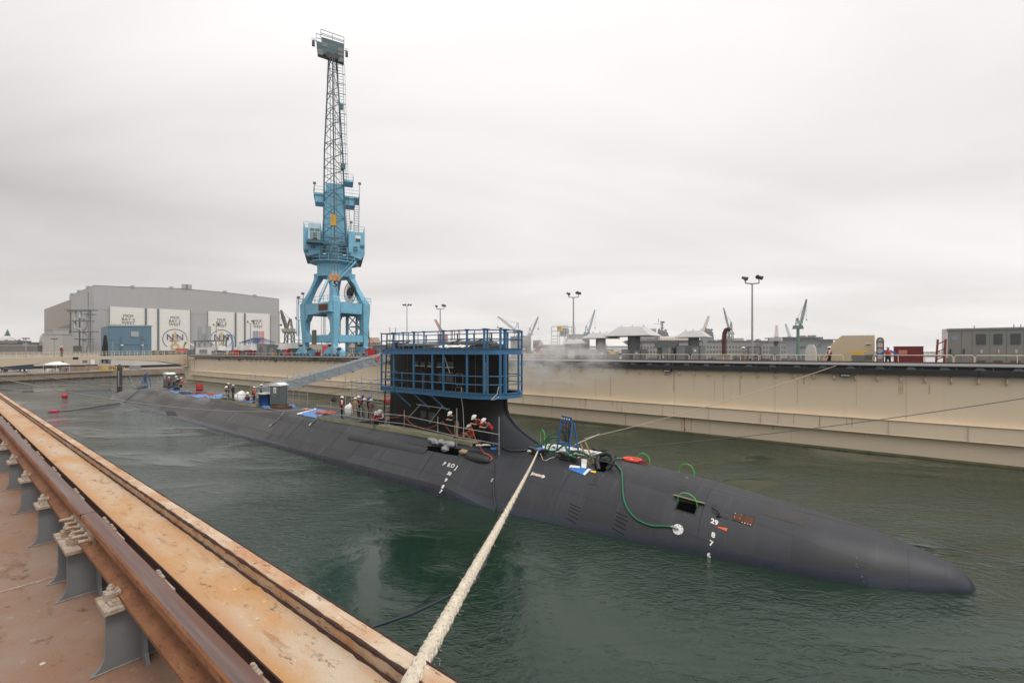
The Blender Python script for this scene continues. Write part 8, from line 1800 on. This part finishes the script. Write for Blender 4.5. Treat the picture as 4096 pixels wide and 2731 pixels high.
def person(fr, loc, face, pose, shirt, trou, label, skin='m', hat=(.75, .74, .70), vest=None, sleeve=None, group=None, sc_=1.0, plain=False):
    mb, j, c, up, fw, sd_ = body_mesh(pose); m2 = MB(); m2.v, m2.f, m2.mi, m2.sm = mb.v, mb.f, mb.mi, mb.sm
    t = T('person', label, 'person', fr, loc, face, group); t.scale = (sc_,) * 3
    sh_ = cloth(shirt); fore = SKIN[skin] if sleeve is None else cloth(sleeve)
    bd = m2.build('body', [SKIN[skin], sh_ if sleeve is None else cloth(sleeve), cloth(trou), boots, fore, black], t)
    if hat:
        b = MB(); prof = [(.118, 0), (.122, .02), (.112, .06), (.08, .095), (.04, .112), (.001, .116)]; n_ = 16; vs = []
        o_ = c + up * .035 - fw * .005
        for r_, z in prof:
            for q in range(n_): ph = 6.2832 * q / n_; vs.append(o_ + up * z + sd_ * math.cos(ph) * r_ * .95 + fw * math.sin(ph) * r_ * 1.12)
        b.add(vs, [(a * n_ + q, a * n_ + (q + 1) % n_, (a + 1) * n_ + (q + 1) % n_, (a + 1) * n_ + q) for a in range(5) for q in range(n_)], True)
        vs = []
        for r1, r2, z in ((.115, 1.12, .0), (.150, 1.2, -.006)):
            for q in range(n_): ph = 6.2832 * q / n_; ex = 1.12 if math.sin(ph) > 0 else 1.0; vs.append(o_ + up * z + sd_ * math.cos(ph) * r1 * .95 + fw * math.sin(ph) * r1 * r2 * ex)
        b.add(vs, [(q, (q + 1) % n_, n_ + (q + 1) % n_, n_ + q) for q in range(n_)], True)
        b.build('hard_hat', cloth(hat), t)
    if vest:
        b = MB(); sp, ch, nk = V(j['sp']), V(j['ch']), V(j['nk']); ax = (nk - sp).normalized(); f2 = V((0, -1, 0)); f2 = (f2 - ax * f2.dot(ax)).normalized(); s2 = V((1, 0, 0)); n_ = 16; vs = []; wf = fw
        lv = [(sp - ax * .06, .175, .135), (sp + ax * .08, .178, .145), (ch, .19, .152), (ch + ax * .07, .185, .14), (ch + ax * .125, .13, .10)]
        for p, rx, ry in lv:
            for q in range(n_): ph = 6.2832 * q / n_; vs.append(p + s2 * math.cos(ph) * rx + f2 * math.sin(ph) * ry)
        b.add(vs, [(a * n_ + q, a * n_ + (q + 1) % n_, (a + 1) * n_ + (q + 1) % n_, (a + 1) * n_ + q) for a in range(4) for q in range(n_) if not (q in (0, 8) and a > 1)], True)
        v_ = b.build('life_vest', cloth(vest), t)
        b = MB()
        for q in (-.06, .06):
            for f_ in (1, -1): b.tube([p + s2 * q + f2 * (f_ * ry * 1.0) for p, rx, ry in lv[:4]], .012, 4)
        b.build('webbing', cloth((.02, .02, .02)), v_)
    return t
RV, OV, WS, BK, NV, KH, GY_ = (.42, .012, .015), (.65, .07, .02), (.62, .61, .58), (.012, .012, .014), (.012, .02, .05), (.27, .20, .12), (.20, .22, .24)
def onsub(px, py, yoff=None):
    p = S(px, py); y = max(-2.1, min(2.1, p.y if yoff is None else yoff)); x = p.x if yoff is None else SUB.at(px, y)[0]; return (x, y, hullz(x, y))
PI = math.pi
P = lambda px, py, face, pose, shirt, trou, lb, yoff=None, up=0, **k_: person(SUB, tuple(V(onsub(px, py, yoff)) + V((0, 0, up))), face, pose, shirt, trou, lb, group='people on the submarine deck', **k_)
# at the tower
P(1812, 1752, R(-12), 'lean', BK, KH, 'person in black shirt and tan trousers leaning on the rail left of the others', skin='l', up=.14, yoff=-2.0, sc_=1.0)
P(1884, 1766, R(-40), 'sit', (.2, .03, .03), KH, 'person sitting on the deck in tan trousers with an orange vest, hands clasped', skin='l', vest=OV, up=.05)
P(1909, 1781, R(-14), 'lean', BK, BK, 'person in black with an open orange vest leaning on the rail, middle of the three', skin='l', vest=OV, sc_=1.05)
P(1948, 1795, R(-20), 'lean', (.08, .08, .085), BK, 'person in a red vest leaning on the rail nearest the tower front', skin='l', vest=RV, sc_=1.05)
P(1367, 1670, PI - R(20), 'point', WS, BK, 'person in white shirt and red vest standing with the right arm held out', skin='d', vest=RV, yoff=-.8, sc_=1.0)
P(1420, 1664, R(200), 'stand', KH, KH, 'person in khaki uniform seen from behind beside the scaffold upright', skin='l', yoff=-.7)
P(1435, 1660, R(0), 'hold', RV, BK, 'tall person in red jacket and black trousers facing the group', skin='l', yoff=.1, vest=BK)
P(1457, 1663, R(170), 'stand', (.16, .18, .11), (.14, .16, .10), 'person in green camouflage with a white hard hat seen from behind', skin='l', yoff=-.6)
P(1450, 1655, R(150), 'raise', NV, NV, 'person in navy with a blue hard hat raising an arm', skin='m', yoff=.7, hat=(.02, .10, .42))
P(1477, 1660, R(180), 'stand', BK, BK, 'person in black with a blue hard hat beside the brown shirted one', skin='m', yoff=.2, hat=(.02, .10, .42))
P(1484, 1664, R(200), 'hold', (.15, .09, .06), (.18, .13, .09), 'person in brown shirt with a white hard hat at the right of the group', skin='l', yoff=-.6)
P(1504, 1686, R(60), 'sit', RV, BK, 'person in red vest crouching low behind the rail, left of the two by the ladder', skin='l', yoff=-1.0, vest=RV, sc_=1.05)
P(1524, 1680, R(20), 'sit', WS, BK, 'person in red vest and white sleeves sitting by the tower ladder', skin='m', yoff=-.6, vest=RV, sleeve=WS, sc_=1.15)
# midships
P(909, 1592, R(10), 'seat', (.10, .09, .07), GY_, 'person in dark vest with bare arms sitting on the short scaffold rail', skin='l', vest=BK, yoff=-1.0, sc_=1.1)
P(913, 1588, R(190), 'stand', BK, BK, 'person in black standing right behind the one in the dark vest', skin='m', yoff=0, sc_=.95)
P(932, 1594, R(195), 'stand', NV, BK, 'person in a navy jacket standing with the back turned', skin='d', yoff=-.9, sc_=.98)
P(990, 1596, R(70), 'sit', WS, BK, 'person in orange vest and white shirt sitting on the deck beside the blue tarp', skin='d', vest=OV, yoff=-.4, sc_=1.1)
P(1016, 1598, R(200), 'stand', KH, NV, 'person in tan shirt with an orange vest slung over the shoulder', skin='m', vest=OV, yoff=-.8, sc_=1.0)
P(1045, 1590, R(170), 'stand', (.12, .13, .15), NV, 'person in grey shirt and orange collar at the boards on the blue tub', skin='d', yoff=.6, vest=None, sc_=1.05)
P(677, 1552, R(30), 'stand', BK, NV, 'person in black with an orange vest standing behind the blue engine stand', skin='d', vest=OV, yoff=-.8, sc_=1.0)
P(708, 1550, R(0), 'seat', WS, BK, 'person in white shirt and orange vest sitting in the middle on the engine stand', skin='m', vest=OV, yoff=-.5, up=.45, sc_=1.1)
P(729, 1552, R(-30), 'seat', (.3, .22, .2), KH, 'person in orange vest and khaki trousers sitting on the right rail', skin='m', vest=OV, yoff=-.6, up=.35, sc_=1.1)
p = onsub(706, 1553, -1.0); t = T('engine_stand', 'small black engine on a blue tube stand in front of the three men', 'engine', SUB, p); b = MB()
for q in (-.6, .6): b.bar((q, -.3, 0), (q * .3, 0, 1.1), .07); b.bar((q, .3, 0), (q * .3, 0, 1.1), .07)
b.bar((-.6, -.3, .4), (.6, -.3, .4), .07); b.build('stand', MC['rack_blue'], t); b = MB(); b.cb(0, .2, .5, 1.3, .6, .5); b.lathe([(.3, .2), (.3, .5)], (.8, -.2, 0), 12); b.build('engine_block', black, t); MB().cb(-.9, .5, 1.0, .9, .5, .5).build('black_bag', black, t)
# dock wall
PD = lambda px, off, face, pose, shirt, trou, lb, up=0, **k_: person(DOCK, (D(px, off), off, DD + up), face, pose, shirt, trou, lb, group='people on the dock wall', **k_)
PD(2975, 1.6, R(-80), 'walk', GY_, KH, 'person in grey t-shirt walking left beside the valve frame', skin='m', sc_=1.02)
PD(3318, 1.8, R(-85), 'walk', WS, BK, 'person in white shirt and red vest walking left in front of the cream housing', skin='d', vest=(.30, .03, .03), sc_=1.02)
PD(3552, 1.05, R(0), 'wide', (.02, .12, .55), NV, 'person in bright blue sleeves and orange vest with hands spread on the rail', skin='d', vest=(.55, .10, .05), sc_=1.02, sleeve=(.02, .12, .55))
PD(2137, 1.6, R(-60), 'point', WS, GY_, 'person in white shirt half hidden in the steam beside the cart', skin='m'); PD(2168, 1.4, R(-20), 'walk', OV, KH, 'person in orange vest bending in the steam', skin='m'); PD(2094, 1.6, R(120), 'stand', GY_, NV, 'person in grey at the left edge of the steam', skin='m')
PD(1013, 2.2, R(0), 'stand', RV, NV, 'person in red beside the large generator box', skin='m'); PD(1125, 1.8, R(80), 'stand', (.05, .15, .35), NV, 'person in blue jacket beside the hooded vents left of the crane', skin='m')
t, w_, z, x = dthing('hand_cart', 'small white two wheeled cart in the steam', 'cart', 2095, 2130, 1.3); MB().cb(0, 0, .5, w_ * .9, .7, .5).build('tray', pale_grey, t)
for q in (-.25, .25): MB().tube([(q, -.45, .28), (q, -.38, .28)], .28, 14).build('wheel', white, t)
p = BR.at(243, 0)[0]; person(BR, (p, -.2, ztop(p)), R(10), 'stand', BK, (.06, .02, .02), 'person in black with a white hard hat walking on the swing bridge', skin='m', vest=RV, sc_=1.25)
for px, py, pose, sh2, tr_, lb, sk in ((218, 1487, 'stand', (.35, .09, .03), KH, 'person in a rust orange shirt under the white canopy, left', 'd'), (240, 1487, 'stand', GY_, GY_, 'person in grey clothes under the white canopy, right', 'm'), (266, 1487, 'seat', (.08, .10, .4), NV, 'person in a purple blue shirt sitting right of the canopy', 'm'), (10, 1492, 'walk', BK, BK, 'person in dark clothes walking at the far left edge of the quay', 'm'), (530, 1470, 'stand', RV, BK, 'person in red vest behind the quay crates', 'm'), (178, 1484, 'stand', BK, NV, 'person in dark clothes left of the canopy', 'd')):
    q = onz(px, py, 2.0); person(W_, (q.x, q.y, 2.0), R(20), pose, sh2, tr_, lb, skin=sk, group='people on the quay', hat=(.75, .74, .70) if px not in (178,) else None)
# ================= ropes
# thick braided mooring rope from the forward cleat to the near kerb
pA = SUB.w(pc1.x + .05, pc1.y - .1, pc1.z + .16); pB = atY(1621, 2722, 1.73) + V((0, 0, .02)); dv = pB - pA; pC = pB + dv.normalized() * .9 + V((0, 0, -.05))
Lr = (pC - pA).length; d = (pC - pA).normalized(); u_ = d.orthogonal().normalized(); v_ = d.cross(u_)
t = T('mooring_rope', 'thick frayed white braided rope running from the bow cleat to the viewer', 'rope')
rm = mat('braid', (.62, .55, .44), .95, var=.22, vs=22, bump=.5, bs=90)
RR = .0275; pitch = .25
for s_ in range(12):
    dirn_ = 1 if s_ % 2 else -1; ph0 = (s_ // 2) * math.pi / 3 + (0 if dirn_ > 0 else .26); pts = []; rad = []
    x = 0.0
    while x < Lr:
        far = x / Lr; step = .16 if far < .55 else (.07 if far < .8 else .028); th = ph0 + dirn_ * 2 * math.pi * x / pitch
        rr_ = RR + .005 * dirn_ * math.cos(3 * (2 * math.pi * x / pitch) + (s_ // 2)) - .002
        c = pA + d * x - V((0, 0, .09 * 4 * (x / Lr) * (1 - x / Lr)))
        pts.append(c + (u_ * math.cos(th) + v_ * math.sin(th)) * rr_); rad.append(.0118); x += step
    MB().tube(pts, rad, 6, False).build('strand', rm, t)
MB().tube([pA + d * (Lr * i / 40) - V((0, 0, .09 * 4 * (i / 40) * (1 - i / 40))) for i in range(41)], .026, 8).build('core', mat('core', (.30, .26, .2), .95), t)
b = MB(); rr = random.Random(5)
for i in range(420):
    x = Lr * (.35 + .65 * rr.random() ** .7); th = rr.uniform(0, 6.28); c = pA + d * x - V((0, 0, .09 * 4 * (x / Lr) * (1 - x / Lr))); n0 = u_ * math.cos(th) + v_ * math.sin(th); l_ = rr.uniform(.01, .05); b.tube([c + n0 * .034, c + n0 * (.034 + l_ * .6) + d * rr.uniform(-.02, .02), c + n0 * (.034 + l_ * .8) + d * rr.uniform(-.05, .05)], .0006, 3, False)
f_ = b.build('frayed_fibre', rm, t); f_['kind'] = 'stuff'
def rope(a, c, s_, r_, m, label, cat='rope', name='rope', n=24): return one(MB().tube(sag(a, c, s_, n), r_, 6), name, m, label, cat)
h1 = SUB.w(*hs_(1255, 1640, .1)); rope(h1, atY(-120, 1487, 24), .95, .028, rope_g, 'long grey rope sagging from the left edge to the mid deck')
h2 = SUB.w(*hs_(545, 1545, .5)); rope(h2, atY(-60, 1453, 33), .9, .045, rope_g, 'grey rope running from the left edge to the stern rack')
rope(SUB.w(*hs_(700, 1562, .1)), SUB.w(*hs_(470, 1602, .0)), .1, .02, wire_m, 'thin wire slanting over the stern of the hull', 'wire', 'wire')
bowl = DOCK.w(D(3440, .75), .75, DD + .95); q = SUB.w(*hs_(2335, 1778, .5)); rope(q, bowl, .35, .030, mat('rope_tan', (.50, .40, .28), .9), 'tan rope rising from the bow deck to the yellow bollard'); rope(SUB.w(*hs_(2300, 1792, .3)), q.lerp(bowl, .06), .0, .03, MC['rope_white'], 'white end of the bow rope beside the valve rack')
rope(SUB.w(*hs_(2290, 1838, .3)), atY(4300, 2311, 11.5), .04, .014, wire_m, 'thin wire rope passing over the bow towards the right edge', 'wire', 'wire')
rope(SUB.w(*hs_(2400, 1808, .25)), atY(4300, 1560, 21), .35, .022, wire_m, 'thin dark wire crossing before the cream dock wall to the right edge', 'wire', 'wire')
rope(V((D(905, -.1), 0, 0)) * 0 + DOCK.w(D(880, -.1), -.1, 5.9), SUB.w(*hs_(700, 1565, .1)), .6, .02, wire_m, 'thin wire from the dock wall down to the aft deck', 'wire', 'wire')
rope(SUB.w(*rp(1470, 1545, 2)), SUB.w(*hs_(1170, 1600, .8)), .35, .02, rubber, 'black cable sagging behind the scaffold to the toilet', 'cable', 'cable'); rope(SUB.w(*rp(1520, 1518, 1.95)), SUB.w(*rp(1250, 1551, 1.4)), .15, .015, wire_m, 'thin line from the blue platform to the gangway', 'wire', 'wire')
rope(SUB.w(*hs_(1165, 1568, .8)), SUB.w(*rp(1420, 1612, 2.0)), .3, .03, rubber, 'thick black cable running behind the pale tarp', 'cable', 'cable')
a, c = onz(480, 1612, .02), onz(190, 1649, .02); mid = onz(300, 1640, .02); t = T('float_line', 'black floating line with a small pink float on the water', 'line'); MB().tube([a, a.lerp(mid, .5) + V((0, 0, .02)), mid, c], .05, 6).build('line', rubber, t); f = onz(216, 1645, .08); MB().tube([f - V((.5, 0, 0)), f + V((.5, 0, 0))], .16, 10).build('pink_float', mat('pink', (.6, .03, .10), .5), t)
f = onz(259, 1590, 0); t = T('buoy', 'round red buoy floating left of the stern', 'buoy', W_, (f.x, f.y, .12)); MB().ball((0, 0, .15), .42, 16).build('float_ball', red, t); MB().tube([(0, 0, .5), (0, 0, .66)], .05, 6).build('eye', black, t)
a = onz(1478, 2506, 0); pts = [atY(1500, 2494, 10.0 * 1.0)]; c0 = onz(1470, 2512, .01); c1 = onz(1900, 2330, .01)
one(MB().tube([c0, c0.lerp(c1, .35) + V((.1, -.15, .0)), c0.lerp(c1, .7) + V((.05, -.1, 0)), c1, onz(1975, 2180, -.05)], .045, 8), 'water_hose', mat('hose_navy', (.012, .015, .03), .3), 'dark blue hose lying on the water behind the thick rope', 'hose')
# ================= steam and haze
def volume(name, fr, loc, dim, dens_nodes, label, cat):
    b = MB(); b.ball((0, 0, 0), 1, 24); o = b.build(name, [], None); m = bpy.data.materials.new(name); m.use_nodes = True; n = m.node_tree.nodes; l = m.node_tree.links; n.remove(n['Principled BSDF']); o.data.materials.append(m)
    pv = n.new('ShaderNodeVolumePrincipled'); pv.inputs['Color'].default_value = (.97, .96, .95, 1); pv.inputs['Anisotropy'].default_value = .2; l.new(pv.outputs[0], n['Material Output'].inputs['Volume']); tcn = n.new('ShaderNodeTexCoord')
    no = n.new('ShaderNodeTexNoise'); no.inputs['Scale'].default_value = 2.6; no.inputs['Detail'].default_value = 5; no.inputs['Roughness'].default_value = .62; no.inputs['Distortion'].default_value = .8; l.new(tcn.outputs['Object'], no.inputs['Vector'])
    ln = n.new('ShaderNodeVectorMath'); ln.operation = 'LENGTH'; l.new(tcn.outputs['Object'], ln.inputs[0])
    e = n.new('ShaderNodeMapRange'); e.inputs[1].default_value = 1; e.inputs[2].default_value = .25; l.new(ln.outputs['Value'], e.inputs[0])
    mr = n.new('ShaderNodeMapRange'); mr.inputs[1].default_value = .46; mr.inputs[2].default_value = .72; l.new(no.outputs[0], mr.inputs[0])
    a = n.new('ShaderNodeMath'); a.operation = 'MULTIPLY'; l.new(mr.outputs[0], a.inputs[0]); l.new(e.outputs[0], a.inputs[1]); a2 = n.new('ShaderNodeMath'); a2.operation = 'MULTIPLY'; l.new(a.outputs[0], a2.inputs[0]); a2.inputs[1].default_value = dens_nodes; l.new(a2.outputs[0], pv.inputs['Density'])
    o.location = loc; o.scale = dim; o.rotation_euler.z = fr.a; tag(o, label, cat, kind='stuff')
volume('steam', DOCK, atY(2200, 1440, 47), (9.0, 2.6, 3.8), 1.6, 'drifting white steam in front of the dock wall', 'steam')
hz = MB(); hz.box(-1700, 1900, -300, 1900, -4, 130); o = hz.build('haze', [], None); m = bpy.data.materials.new('haze'); m.use_nodes = True; n = m.node_tree.nodes; n.remove(n['Principled BSDF']); pv = n.new('ShaderNodeVolumePrincipled'); pv.inputs['Color'].default_value = (.99, .98, .97, 1); pv.inputs['Density'].default_value = .00021; m.node_tree.links.new(pv.outputs[0], n['Material Output'].inputs['Volume']); o.data.materials.append(m); tag(o, 'thin pale air haze over the harbour', 'haze', kind='stuff')
